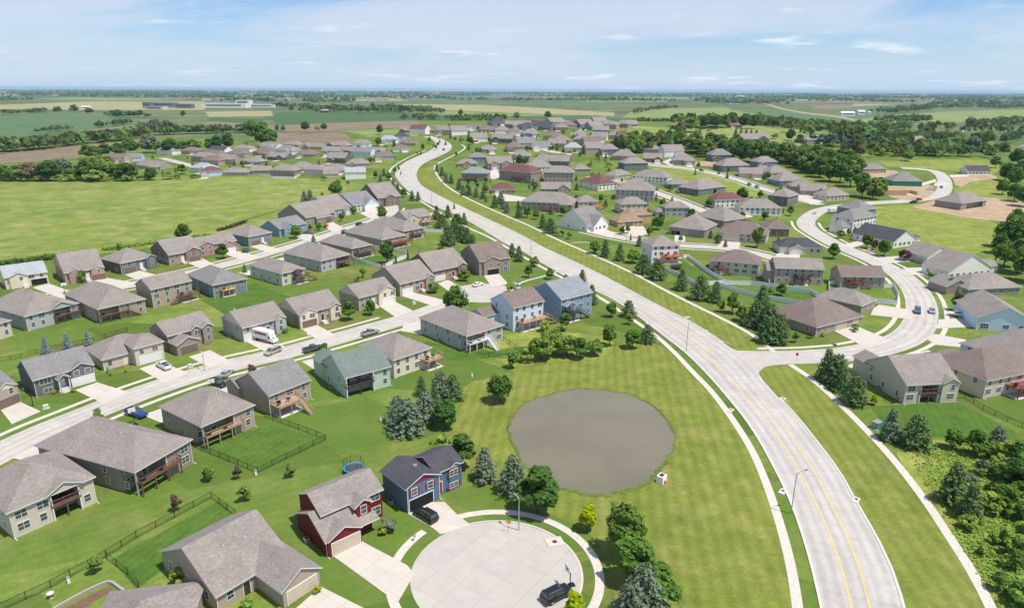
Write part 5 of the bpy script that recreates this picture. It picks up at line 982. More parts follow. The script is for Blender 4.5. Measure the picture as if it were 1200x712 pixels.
KIND = {'b': ('broad', 'dark'), 'm': ('broad', 'mid'), 'l': ('wide', 'light'), 'y': ('oval', 'yellow'), 'p': ('pine', 'pine'), 'P': ('fatpine', 'pine'), 's': ('fatpine', 'spruce'), 'S': ('spruce', 'blue'), 'r': ('wide', 'plum'), 'g': ('young', 'light'), 'R': ('young', 'plum'), 'o': ('oval', 'mid'), 'c': ('column', 'pine'), 'u': ('bush', 'scrub'), 'U': ('bush', 'yellow'), 'v': ('bush', 'scrub'), 'G': ('big', 'grey'), 'B': ('big', 'mid'), 'D': ('big', 'dark'), 'x': ('bush', 'grey'), 'w': ('big', 'rust'), 'k': ('pine', 'spruce'), 'O': ('oval', 'dark')}
NAMES = {'b': 'broadleaf_tree', 'm': 'broadleaf_tree', 'l': 'broadleaf_tree', 'y': 'broadleaf_tree', 'p': 'pine_tree', 'P': 'pine_tree', 's': 'pine_tree', 'S': 'spruce_tree', 'r': 'plum_tree', 'g': 'young_tree', 'R': 'young_tree', 'o': 'broadleaf_tree', 'c': 'column_conifer', 'u': 'bush', 'U': 'bush', 'v': 'bush', 'x': 'bush', 'G': 'broadleaf_tree', 'B': 'broadleaf_tree', 'D': 'broadleaf_tree', 'w': 'broadleaf_tree', 'k': 'pine_tree', 'O': 'broadleaf_tree'}
LOOK = {'b': 'dark green round tree', 'm': 'mid green round tree', 'l': 'light green spreading tree', 'y': 'bright yellow-green tree', 'p': 'dark green pine', 'P': 'broad dark pine', 's': 'silvery green pine', 'S': 'small blue spruce', 'r': 'purple-leaved tree', 'g': 'slim young green tree', 'R': 'young purple tree', 'o': 'upright green tree', 'c': 'narrow columnar evergreen', 'u': 'low green bush', 'U': 'yellow-leaved bush', 'v': 'wild leafy bush', 'x': 'greyish wild bush', 'G': 'tall grey-green tree', 'B': 'big leafy tree', 'D': 'big dark tree', 'w': 'rusty brown-green tree', 'k': 'grey-green pine', 'O': 'upright dark green tree'}
TR = random.Random(5)
def tree(k, px, py, h, label, group, wx=1.0):
    v = TR.randrange(3); c, t = proto((KIND[k], v)); p = at(px, py)
    o = thing(NAMES[k], label, 'bush' if NAMES[k] == 'bush' else 'tree', p, TR.uniform(0, 6.28), group); s = h * TR.uniform(.95, 1.05)
    cr = link('crown', c, o); cr.scale = (s * wx, s * wx, s)
    if NAMES[k] != 'bush' and p.y < 650: tk = link('trunk', t, o); tk.scale = (s, s, s)
    return o
def trow(group, phrase, start, lst, bykind=True):
    """a row of trees: the label counts along the row from a landmark"""
    for i, q in enumerate(lst):
        k, x, y, h = q[:4]; tree(k, x, y, h, f'{LOOK[k]}, {ordn(i)} {phrase} {start}' if len(q) < 6 else q[5], group, q[4] if len(q) > 4 else 1.0)
trow('trees round the pond', 'round the pond', 'from the cul-de-sac side', [('y', 688, 621, 5.2), ('B', 733, 650, 9.8, .8), ('m', 743, 681, 8.2), ('s', 753, 722, 8.4, .85), ('m', 772, 712, 7), ('s', 738, 735, 7.5, .8), ('y', 672, 722, 4.2), ('b', 630, 601, 8.6, 1.1), ('s', 601, 577, 8.2, .8), ('k', 568, 562, 7.4, 1.1), ('O', 541, 547, 7.6, 1.1), ('v', 517, 531, 4.2)])
trow('grove behind the green house', 'in the grove below the green house', 'from the navy house', [('s', 478, 506, 7.6, 1.1), ('s', 466, 495, 6.4), ('s', 499, 493, 7.2, .95), ('b', 523, 501, 7.2), ('p', 510, 475, 5), ('s', 516, 468, 7.2, .9), ('P', 531, 468, 6.4, .9), ('p', 494, 463, 5), ('D', 586, 470, 7.6, .95)])
trow('trees along the upper lawn edge', 'along the back-lawn edge', 'from the grey house', [('o', 600, 431, 5), ('u', 616, 424, 4), ('l', 634, 421, 7), ('l', 648, 414, 7.5), ('l', 664, 417, 7), ('m', 680, 420, 6.2), ('l', 697, 416, 5), ('u', 659, 388, 2.6), ('o', 714, 405, 6.8), ('m', 741, 408, 6), ('P', 758, 401, 5.6), ('g', 737, 380, 4), ('m', 662, 386, 5.6), ('u', 638, 388, 3.2), ('m', 716, 371, 5.2), ('P', 736, 371, 6)])
trow('trees by the near footpath', 'by the path', 'up from the blue two-storey house', [('p', 693, 356, 7.2), ('p', 682, 334, 6.4), ('o', 644, 327, 4.6), ('o', 619, 325, 5), ('l', 626, 312, 4.6), ('p', 608, 306, 7.2), ('p', 600, 301, 6.4), ('u', 663, 327, 2)])
trow('street trees of the lower street', 'on the lower street', 'from the bulb end', [('B', 534, 369, 9.6, .95), ('l', 544, 329, 5), ('u', 598, 343, 4), ('g', 516, 299, 4.6), ('o', 409, 375, 6.2), ('o', 435, 369, 5.6), ('l', 508, 343, 4.6), ('O', 380, 417, 4), ('g', 115, 498, 4), ('R', 296, 440, 3.4)])
trow('garden trees between the two streets', 'in the back gardens', 'from the white-fenced yard', [('O', 454, 309, 10.5, .85), ('g', 425, 325, 4.2), ('c', 464, 309, 4), ('c', 478, 304, 4.6), ('c', 491, 303, 3.6), ('o', 518, 299, 4.6), ('u', 420, 330, 2.4), ('g', 358, 368, 3), ('u', 300, 370, 1.6)])
trow('street trees of the upper street', 'on the upper street', 'from the slate house', [('k', 368, 287, 5), ('m', 347, 279, 7), ('O', 262, 303, 6.8), ('m', 374, 270, 4.6), ('R', 364, 270, 3.6), ('m', 400, 259, 4.4), ('o', 448, 258, 8.4), ('l', 414, 251, 5), ('k', 287, 319, 3.4), ('g', 96, 331, 5), ('D', 216, 283, 9.2), ('k', 357, 239, 8.6), ('k', 364, 239, 9), ('p', 378, 234, 5.6), ('B', 394, 231, 11), ('u', 380, 212, 4.5), ('u', 396, 216, 4), ('u', 408, 216, 3), ('u', 143, 293, 4)])
trow('evergreens by the road bend', 'in the evergreen clump', 'from the road bend', [('p', 483, 235, 7), ('p', 490, 235, 6.2), ('p', 512, 257, 8.2), ('P', 518, 268, 8), ('p', 525, 255, 7.6), ('m', 536, 268, 8), ('P', 533, 280, 9), ('p', 544, 263, 6.6), ('P', 525, 287, 9), ('P', 542, 283, 8.4), ('p', 548, 285, 8), ('p', 554, 291, 7), ('o', 440, 209, 6), ('k', 446, 214, 7), ('m', 456, 211, 6.5), ('p', 450, 206, 6), ('k', 461, 218, 6.6), ('p', 466, 226, 7), ('m', 473, 231, 6.6)])
trow('evergreen belt along the house-side footpath', 'down the evergreen belt', 'from the hilltop', [('p', 512, 201, 6.5), ('p', 518, 206, 7.6), ('k', 523, 214, 8), ('p', 529, 215, 7), ('p', 538, 222, 8), ('k', 543, 229, 7), ('p', 550, 229, 7.6), ('k', 558, 231, 7), ('p', 566, 233, 7), ('m', 569, 226, 6), ('p', 580, 243, 8.6), ('p', 587, 239, 8.4), ('k', 594, 249, 7), ('p', 608, 255, 7.6), ('m', 618, 255, 6.6), ('o', 628, 257, 6), ('p', 636, 267, 8), ('P', 645, 273, 8.4), ('u', 653, 276, 3), ('g', 659, 277, 4), ('g', 667, 280, 4), ('k', 646, 251, 6), ('m', 661, 253, 7), ('l', 697, 297, 6.4), ('p', 709, 301, 8.4), ('p', 726, 305, 8), ('l', 742, 308, 6.6), ('P', 754, 320, 8), ('P', 770, 327, 8.6), ('p', 798, 340, 8.6), ('P', 820, 350, 8.8), ('p', 838, 354, 8), ('g', 844, 365, 4.4), ('o', 858, 367, 7), ('m', 868, 376, 5), ('P', 884, 382, 8.6), ('p', 891, 371, 11), ('P', 900, 387, 9.4), ('P', 913, 393, 7), ('P', 900, 401, 8), ('P', 912, 402, 7.4), ('g', 932, 401, 3.4), ('g', 903, 346, 3.6), ('m', 915, 346, 5)])
trow('trees by the junction', 'by the footpath', 'south of the junction', [('p', 967, 445, 8.6), ('P', 979, 449, 8), ('p', 984, 458, 7.4), ('P', 1000, 473, 7.6), ('y', 1024, 474, 2.8), ('k', 1042, 515, 7.2), ('P', 1071, 523, 7), ('m', 1115, 525, 5), ('m', 1142, 533, 5.4), ('s', 1166, 529, 6), ('p', 1114, 588, 8), ('p', 1134, 607, 7)])
trow('street trees of the side street', 'on the side street', 'from the purple tree', [('r', 1059, 305, 5.4), ('m', 1036, 300, 8), ('m', 1015, 291, 7), ('R', 1023, 293, 5), ('l', 1113, 342, 5.6), ('o', 1121, 364, 6.6), ('m', 976, 303, 6.6), ('g', 1089, 326, 3), ('p', 1001, 277, 5), ('l', 985, 279, 4.6), ('u', 1002, 387, 2.4), ('R', 994, 276, 3.6), ('o', 887, 290, 11, .8), ('D', 770, 269, 7.4), ('m', 830, 243, 6.4), ('D', 869, 235, 8.6), ('m', 785, 224, 5.6), ('m', 869, 258, 5), ('o', 926, 253, 6), ('R', 820, 277, 5), ('R', 892, 249, 5), ('U', 946, 297, 1.4), ('m', 871, 281, 3)])
trow('tall trees between the houses', 'between the hill houses', 'from the verge', [('D', 608, 195, 10.5, .8), ('o', 616, 195, 8.6), ('m', 629, 206, 7), ('k', 637, 199, 5.6), ('k', 575, 172, 6), ('p', 550, 165, 11), ('o', 552, 170, 9), ('k', 528, 162, 5), ('k', 540, 166, 6), ('o', 563, 181, 6), ('m', 700, 186, 6), ('u', 712, 196, 5), ('g', 690, 198, 5), ('m', 444, 171, 10), ('D', 642, 139, 20, 1.1), ('m', 582, 141, 18), ('G', 605, 141, 20), ('G', 516, 133, 16), ('D', 540, 136, 18), ('m', 592, 141, 14), ('o', 420, 178, 7), ('p', 462, 172, 8)])
# windbreak along the meadow's far edge
trow('windbreak along the meadow', 'in the windbreak', 'from the frame edge', [('m', -4, 212, 14, 1.3), ('m', 8, 212, 13, 1.3), ('l', 22, 212, 14, 1.3), ('w', 38, 212, 15, 1.3), ('m', 48, 211, 14, 1.3), ('D', 60, 212, 16, 1.3), ('G', 72, 208, 17, 1.3), ('m', 82, 212, 10, 1.3), ('m', 94, 210, 11, 1.3), ('B', 108, 211, 20, 1.2), ('l', 122, 209, 18, 1.3), ('u', 112, 213, 9, 1.5), ('m', 136, 210, 12, 1.3), ('D', 150, 212, 14, 1.3), ('m', 142, 212, 10, 1.3), ('D', 177, 211, 10, 1.3), ('u', 198, 210, 6, 1.5), ('o', 214, 204, 8, 1.5), ('u', 228, 209, 4, 1.5), ('u', 208, 210, 4, 1.5), ('m', 102, 186, 14, 1.3), ('m', 112, 186, 14, 1.3), ('D', 125, 184, 15, 1.3), ('m', 140, 184, 15, 1.3), ('B', 153, 180, 17, 1.3), ('G', 176, 179, 22, 1.3), ('l', 188, 180, 12, 1.3), ('D', 201, 181, 17, 1.3), ('m', 215, 178, 14, 1.3), ('l', 227, 177, 14, 1.3), ('u', 1, 212.6, 4, 1.4), ('u', 11, 212.6, 5, 1.4), ('u', 17, 212.6, 4, 1.4), ('u', 29, 212.6, 6, 1.4), ('v', 41, 212.6, 4, 1.4), ('u', 48, 212.6, 6, 1.4), ('v', 55, 212.6, 4, 1.4), ('u', 64, 212.6, 4, 1.4), ('u', 77, 212.6, 6, 1.4), ('v', 86, 212.6, 5, 1.4), ('u', 90, 212.6, 5, 1.4), ('v', 103, 212.6, 6, 1.4), ('v', 107, 212.6, 6, 1.4), ('v', 121, 212.6, 5, 1.4), ('u', 126, 212.6, 4, 1.4), ('u', 137, 212.6, 5, 1.4), ('u', 149, 212.6, 6, 1.4), ('v', 152, 212.6, 5, 1.4), ('u', 166, 211.5, 5, 1.4), ('u', 171, 211.5, 5, 1.4)])
trow('big trees behind the meadow houses', 'among the tall field trees', 'from the windbreak', [('G', 169, 158, 22), ('G', 183, 158, 27), ('G', 197, 157, 25), ('G', 206, 157, 18), ('D', 256, 177, 18), ('D', 268, 175, 20), ('m', 245, 177, 14), ('B', 296, 166, 27), ('B', 308, 172, 28), ('G', 296, 156, 24), ('m', 318, 170, 20), ('o', 325, 154.5, 12), ('o', 332, 154.5, 12), ('D', 358, 153.5, 16, 1.3), ('D', 380, 153.5, 14), ('u', 372, 153.5, 9), ('m', 446, 158, 12), ('D', 87, 132.5, 26, 1.2), ('D', 70, 132.5, 20), ('D', 105, 134, 20, 1.4), ('D', 138, 139, 24, 1.2), ('D', 165, 137, 18), ('D', 215, 137, 16), ('u', 118, 148, 12), ('D', 66, 132.5, 18), ('o', 330, 126, 26), ('o', 336, 126, 22)])
# trees in front of the eastern woods
TREES_E = []
re_ = random.Random(11)
for x, y, h in [(737, 178, 15), (749, 179, 17), (760, 176, 15), (770, 175, 16), (742, 171, 16), (757, 168, 15), (782, 173, 15), (795, 176, 17), (808, 179, 16), (818, 181, 15), (828, 184, 16), (838, 178, 17), (848, 183, 17), (858, 186, 16), (869, 189, 18), (880, 191, 19), (893, 190, 19), (905, 188, 17), (916, 189, 17), (926, 192, 17), (846, 172, 14), (832, 171, 15), (815, 170, 14), (795, 167, 14), (775, 165, 13),
                (936, 197, 18), (948, 203, 18), (960, 208, 18), (972, 213, 18), (984, 214, 17), (996, 219, 18), (1010, 231, 16), (1022, 233, 15), (1030, 229, 14), (985, 205, 18), (970, 199, 18), (955, 192, 18), (1000, 206, 17), (944, 188, 16),
                (1178, 212, 14), (1190, 218, 15), (1196, 207, 14), (1174, 228, 12), (1188, 236, 13), (1200, 242, 14), (1166, 197, 12), (1190, 193, 15), (1176, 182, 15), (1190, 262, 9), (1182, 290, 15), (1196, 296, 16), (1176, 312, 12), (1192, 320, 15), (1202, 330, 14), (1208, 285, 16), (1170, 297, 10)]:
    TREES_E.append((re_.choice('mmDBl' if x < 1160 else 'mDBD'), x, y, h))
trow('trees at the front of the eastern wood', 'along the front of the eastern wood', 'from the hilltop', TREES_E)
# farm grove beyond
trow('grove in the pasture beyond the wood', 'around the pasture', 'from the hilltop', [('l', 808, 155, 18, 1.2), ('D', 825, 151, 17), ('D', 838, 151, 18), ('m', 850, 150, 17), ('w', 797, 160, 17), ('m', 788, 160, 12), ('D', 872, 151, 17), ('D', 883, 151, 18), ('G', 905, 151, 16), ('p', 862, 158, 8), ('p', 868, 158.5, 8), ('p', 874, 159, 8), ('p', 880, 159.5, 8), ('p', 886, 160, 8), ('p', 820, 157, 7), ('u', 908, 163, 7), ('u', 830, 155.5, 5), ('D', 926, 165, 13), ('m', 936, 172, 12), ('l', 1063, 189, 11), ('y', 1049, 184, 9), ('y', 1033, 183, 9), ('y', 1020, 184, 7), ('w', 1007, 184, 12), ('D', 1004, 181, 14), ('G', 1137, 184, 22, .9), ('D', 1100, 174, 20), ('l', 1084, 160, 18), ('D', 1062, 172, 18)])
# blue spruces and yard trees by the lower street
trow('blue spruces on the mulch bed', 'on the mulch bed', 'behind the charcoal house', [('S', 55, 415, 5.6), ('S', 80, 409, 5.2), ('S', 104, 403.5, 4.6)])
trow('young yard trees', 'on the open lawn', 'from the retaining wall', [('g', 113, 671, 3), ('R', 208, 598, 3.4, .8), ('g', 246, 563, 3.4), ('R', 279, 561, 2.8, .8), ('g', 340, 559, 3.2), ('g', 287, 587, 3.4)])
trow('garden shrubs by the fronts', 'front-garden shrub', 'counted from the red house', [('x', 455, 622, 2.6), ('U', 449, 626, 1.4), ('v', 212, 686, 3), ('u', 290, 712, 1.8), ('U', 372, 694, 1.2), ('U', 64, 461, 1.1), ('U', 86, 459, 1.1), ('U', 130, 440, 1.1), ('U', 148, 436, 1.1), ('S', 127, 437, 2), ('U', 428, 364, 1.1), ('U', 964, 394, 1.4), ('R', 951, 396, 2.6), ('U', 549, 332, 1.1), ('u', 335, 390, 1.8), ('u', 1002, 389, 1.8)])
# scrub thicket at the edge
rs_ = random.Random(3); sc_ = []
while len(sc_) < 62:
    x, y = rs_.uniform(1075, 1215), rs_.uniform(535, 735)
    edge = 1075 + (y - 560) * .62 + 16
    if x < max(edge - 6, 1110 if y < 600 else 0) or (x < 1150 and 540 < y < 575) or rs_.random() < .8 * max(0, 1 - (x - edge) / 75): continue
    sc_.append((rs_.choice('vvvvvuovvl'), x, y, rs_.uniform(1.8, 4.6)))
sc_ += [('m', 1190, 562, 6), ('m', 1196, 548, 6), ('D', 1188, 580, 7), ('m', 1176, 596, 5), ('x', 1150, 556, 3), ('x', 1134, 569, 3)]
sc_.sort(key=lambda q: (q[2], q[1]))
trow('wild thicket by the lower footpath', 'from the top of the wild thicket', 'below the junction houses', sc_)
# ------------------------------------------------------------ woods that read as one mass
def woods(name, label, polys, mat='leaf_far', group=None, seed=1, q=26):
    rs = np.random.RandomState(seed); Cs, Ns, Ss = [], [], []
    for (pts, n, h0, h1, dep) in polys:
        P = [at(*p) for p in pts]; L = [0.]
        for a, b in zip(P, P[1:]): L.append(L[-1] + (b - a).length)
        for _ in range(n):
            t = rs.uniform(0, L[-1]); i = max(j for j in range(len(P) - 1) if L[j] <= t); p = P[i].lerp(P[i + 1], (t - L[i]) / max(1e-6, L[i + 1] - L[i]))
            h = rs.uniform(h0, h1); x, y = p.x + rs.normal() * dep * .3, p.y + abs(rs.normal()) * dep; z = hill(x, y); w = h * rs.uniform(.38, .6)
            d = rs.normal(size=(q, 3)); d /= np.linalg.norm(d, axis=1, keepdims=True); d[:, 2] = np.abs(d[:, 2]) * 1.1 - .25
            rr = rs.uniform(.6, 1.05, size=(q, 1)); Cs.append(np.array([x, y, z + h * .52]) + d * rr * np.array([w, w, h * .48])); Ns.append(d + rs.normal(size=(q, 3)) * .45); Ss.append(rs.uniform(.14, .26, q) * h)
    me = quads_mesh(name, np.concatenate(Cs), np.concatenate(Ns), np.concatenate(Ss), mat, rs)
    a = me.attributes.new('tint', 'FLOAT', 'FACE'); a.data.foreach_set('value', np.repeat(rs.uniform(0, 1, len(Cs)), q)); return tag(link(name, me), label, 'woodland', None, 'stuff')
woods('hedgerow', 'long dark hedgerow between the ploughed fields', [([(-70, 185), (0, 179), (60, 173), (110, 168), (145, 163)], 120, 11, 17, 22), ([(145, 161), (200, 158), (245, 157), (290, 156)], 110, 10, 15, 14), ([(110, 150), (135, 147), (150, 145)], 22, 8, 12, 14), ([(46, 156), (62, 154), (86, 153)], 16, 7, 12, 10)], seed=2)
woods('woods', 'leafy wood stretching across the eastern side', [([(735, 181), (790, 178), (850, 184), (930, 190), (965, 205)], 60, 11, 16, 22), ([(965, 196), (1000, 200)], 14, 11, 15, 20), ([(1040, 184), (1080, 184), (1120, 184), (1165, 186)], 46, 8, 13, 14), ([(1003, 181), (1040, 178), (1090, 179), (1140, 178), (1180, 180)], 56, 9, 14, 26),
  ([(965, 168), (1020, 165), (1080, 167), (1140, 170), (1215, 170)], 90, 12, 18, 60), ([(915, 152), (960, 151), (1020, 155), (1080, 156), (1215, 158)], 120, 13, 19, 90), ([(1040, 146), (1075, 144), (1100, 143.5)], 40, 14, 20, 40), ([(1160, 150), (1215, 146)], 40, 14, 20, 40), ([(800, 150), (830, 150), (860, 150)], 22, 13, 18, 20), ([(740, 145), (765, 146), (800, 147)], 30, 10, 15, 20)], seed=3)
woods('woods', 'belt of bluish conifers behind the pasture', [([(965, 172), (1000, 174), (1040, 176)], 46, 9, 12, 16)], mat='leaf_conifer_far', seed=13)
woods('woods', 'wood along the field edge past the hilltop houses', [([(475, 141), (520, 141), (580, 141)], 60, 10, 15, 60), ([(535, 146), (560, 144), (590, 143)], 50, 10, 14, 40), ([(480, 133), (520, 132.5)], 30, 12, 18, 20), ([(362, 132), (400, 132), (440, 132.5), (478, 133)], 130, 16, 24, 160), ([(0, 134.5), (30, 133.5), (50, 132)], 34, 10, 16, 20), ([(320, 126), (358, 126)], 26, 12, 20, 20), ([(120, 137), (150, 138), (175, 138)], 20, 10, 18, 20), ([(760, 127), (790, 127), (740, 134)], 30, 12, 20, 30), ([(1045, 134), (1075, 130), (1110, 127), (1165, 127)], 110, 14, 22, 60), ([(1168, 128), (1215, 126)], 50, 14, 22, 40)], seed=4)
FAR = []
rf = random.Random(8)
for y, n, segs in ((122, 16, .5), (119, 18, .6), (117.5, 18, .6), (116, 20, .65), (114.2, 24, .7), (112.8, 26, .75), (111.4, 28, .8), (110.2, 30, .8), (109.2, 30, .85)):
    for i in range(n):
        x0 = -60 + 1330 * i / n + rf.uniform(-20, 20); tilt = (x0 - 600) * .0046
        if y > 118 and (x0 < 480 and rf.random() < .75): continue
        if rf.random() < segs:
            L = 1330 / n * rf.uniform(.5, 1.3); D = 70 * 800 / max(1.5, (y - 105.8)); 
            FAR.append(([(x0, y + tilt + rf.uniform(-.4, .4)), (x0 + L * .5, y + tilt + rf.uniform(-.4, .4)), (x0 + L, y + (x0 + L - 600) * .0046)], int(22 + D / 300), 16, 26 + D / 900, 60 + D / 60))
woods('woods', 'blue-green belts of distant woodland towards the horizon', FAR, seed=5, q=16)
# small garden trees among the far houses
rg = random.Random(77); GT = []
for bx0, bx1, by0, by1, n in ((486, 735, 150, 182, 64), (525, 720, 182, 250, 56), (150, 470, 172, 206, 50), (725, 920, 196, 292, 54)):
    for _ in range(n): GT.append((rg.choice('mobpkpgc'), rg.uniform(bx0, bx1), rg.uniform(by0, by1), rg.uniform(3.2, 6)))
GT.sort(key=lambda q: q[1])
trow('small garden trees among the far houses', 'garden tree of the far gardens,', 'from the windbreak', GT)

# undergrowth of the wild strip and grass tufts on the pond bank
ru = np.random.RandomState(31); U_ = []
while len(U_) < 9000:
    x, y = ru.uniform(1065, 1215), ru.uniform(520, 730)
    if x > 1068 + max(0, y - 545) * .60 + ru.exponential(14): q = at(x, y); U_.append((q.x, q.y, ru.uniform(.03, .35)))
U_ = np.array(U_); me = quads_mesh('undergrowth', U_, ru.normal(size=U_.shape) * .4 + np.array([.2, -.1, 1.]), ru.uniform(.08, .26, len(U_)), 'leaf_scrub', ru); tag(link('undergrowth', me), 'bright weedy undergrowth between the wild bushes', 'undergrowth', None, 'stuff')
B_ = []
for i, q in enumerate(P_BANK):
    for _ in range(2): B_.append((q.x + ru.normal() * .4, q.y + ru.normal() * .4, ru.uniform(.08, .28)))
B_ = np.array(B_); me = quads_mesh('bank_grass', B_, ru.normal(size=B_.shape) + np.array([.2, -.5, .5]), ru.uniform(.07, .2, len(B_)), 'leaf_scrub', ru); tag(link('bank_grass', me), 'rough grass tufts along the pond edge', 'grass', None, 'stuff')
# ------------------------------------------------------------ fences
def fence(name, label, px, h, style, close=False, group='fences'):
    P = [at(*p) for p in px]; o = thing(name, label, 'fence', P[0], 0, group); O = P[0]
    panel = MB(); posts = []
    for a, b in zip(P, P[1:]):
        a_, b_ = a - O, b - O; L = (b - a).length; n = max(1, round(L / (2.4 if style == 'vinyl' else 3.0))); d = (b_ - a_) / L
        ang = math.atan2(d.y, d.x)
        for i in range(n + (b is P[-1])): posts.append((a_ + (b_ - a_) * i / n, ang))
        M = Matrix.Translation(a_) @ Matrix.Rotation(ang, 4, 'Z')
        if style == 'vinyl':
            panel.box(0, L, -.02, .02, .08, h - .05, 'vinyl', M); panel.box(0, L, -.05, .05, h - .2, h - .06, 'vinyl', M); panel.box(0, L, -.05, .05, .05, .2, 'vinyl', M)
        else:
            panel.box(0, L, -.02, .02, h - .06, h, 'blackmetal', M); panel.box(0, L, -.015, .015, .05, .09, 'blackmetal', M); panel.poly([M @ Vector(q) for q in ((0, 0, .09), (L, 0, .09), (L, 0, h - .06), (0, 0, h - .06))], 'wire_mesh')
    panel.build('panel', o)
    def pm():
        m = MB()
        if style == 'vinyl': m.box(-.07, .07, -.07, .07, 0, h + .05, 'vinyl'); m.box(-.09, .09, -.09, .09, h + .051, h + .1, 'vinyl', None, .6)
        else: m.box(-.04, .04, -.04, .04, 0, h + .06, 'blackmetal')
        return m.mesh('post')
    m = cached(('post', style, h), pm)
    for p, a in posts[:100]: link('post', m, o, p, a)
fence('chain_link_fence', 'black chain-link fence boxing in the bright lawn behind the tan house', [(226, 523), (302, 554), (382, 515), (310, 488)], 1.3, 'chain')
fence('chain_link_fence', 'black chain-link fence running down to the retaining wall', [(0, 716), (60, 688), (125, 652), (160, 630), (205, 606), (248, 583), (276, 604)], 1.3, 'chain')
fence('chain_link_fence', 'short black chain-link spur beside the birdbath lawn', [(125, 654), (150, 673), (163, 688)], 1.3, 'chain')
fence('chain_link_fence', 'black chain-link fence of the junction walkout house', [(1036, 469), (1046, 473), (1052, 471)], 1.3, 'chain')
fence('chain_link_fence', 'black chain-link fence between the two walkout lawns', [(1116, 467), (1130, 466), (1152, 480), (1180, 494), (1215, 508)], 1.3, 'chain')
fence('chain_link_fence', 'black chain-link fence below the grey house', [(590, 399), (604, 408), (620, 416), (586, 420), (560, 414)], 1.3, 'chain')
fence('chain_link_fence', 'black fence on the long back-lawn line behind the charcoal house', [(0, 424), (25, 419), (60, 410), (110, 400), (150, 388)], 1.3, 'chain')
fence('chain_link_fence', 'dark fence along the lower edge of the meadow', [(262, 270), (290, 258), (312, 252), (345, 243), (360, 238)], 1.2, 'chain')
fence('vinyl_fence', 'white vinyl fence round the yard with the tall tree', [(412, 304), (430, 310), (449, 315), (462, 308), (477, 302), (476, 298), (455, 293), (436, 291)], 1.7, 'vinyl')
fence('vinyl_fence', 'white vinyl fence dropping from the orange deck to the corner', [(777, 316), (796, 324), (814, 334), (831, 334), (846, 333)], 1.7, 'vinyl')
fence('vinyl_fence', 'white vinyl fence slanting between the two deck lawns', [(794, 303), (806, 302), (822, 315), (836, 324), (850, 333)], 1.7, 'vinyl')
fence('vinyl_fence', 'long white vinyl fence under the tall tan house', [(846, 333), (880, 334), (904, 337), (950, 344), (958, 349)], 1.7, 'vinyl')
fence('vinyl_fence', 'white vinyl fence running down towards the dark pines', [(838, 334), (862, 342), (895, 350), (940, 358)], 1.7, 'vinyl')
fence('vinyl_fence', 'white vinyl fence corner on the curve of the side street', [(1036, 337), (1047, 337), (1052, 348), (1051, 357), (1026, 355)], 1.6, 'vinyl')
fence('vinyl_fence', 'white vinyl fence stub beside the tan house with red deck', [(971, 344), (971, 334), (984, 333)], 1.6, 'vinyl')
fence('vinyl_fence', 'white vinyl fence in front of the houses beyond the meadow', [(304, 206), (320, 209), (345, 209.5), (352, 205)], 1.7, 'vinyl')
fence('vinyl_fence', 'white vinyl fence beside the beige house by the road bend', [(499, 254), (507, 252), (518, 260), (519, 272), (487, 271)], 1.6, 'vinyl')
fence('vinyl_fence', 'white goal-like fence bend beside the trampoline lawn', [(886, 322), (898, 324), (902, 335)], 1.6, 'vinyl')
# ------------------------------------------------------------ hedges
def hedge(label, px, h, w, mat, n):
    P = [at(*p) for p in px]; rs = np.random.RandomState(len(label)); O = P[0]; C, S = [], []; L = sum((b - a).length for a, b in zip(P, P[1:]))
    for a, b in zip(P, P[1:]):
        k = int(n * (b - a).length / L); t = rs.uniform(0, 1, (k, 1)); q = np.array(a - O) * (1 - t) + np.array(b - O) * t
        q = q + np.stack([rs.normal(size=k) * w * .3, rs.normal(size=k) * w * .3, np.abs(rs.uniform(.05, 1, k)) ** .7 * h * (.75 + .25 * np.sin(t[:, 0] * 40))], 1); C.append(q); S.append(rs.uniform(.2, .45, k))
    C = np.concatenate(C); o = thing('hedge', label, 'hedge', O); me = quads_mesh('foliage', C, rs.normal(size=C.shape) + np.array([.2, -.3, .8]), np.concatenate(S), mat, rs); link('foliage', me, o)
hedge('rough green hedge along the bottom edge of the meadow', [(-30, 316), (0, 311), (40, 306), (80, 301), (92, 299)], 2.2, 3.5, 'leaf_mid', 2600)
hedge('low dark red hedge at the meadow edge', [(255, 271), (270, 267), (287, 261)], 1.5, 1.6, 'leaf_plum', 900)
hedge('weedy green strip along the meadow below the lone tree', [(120, 294), (160, 288), (205, 282), (245, 276)], 1.4, 3, 'leaf_scrub', 1500)
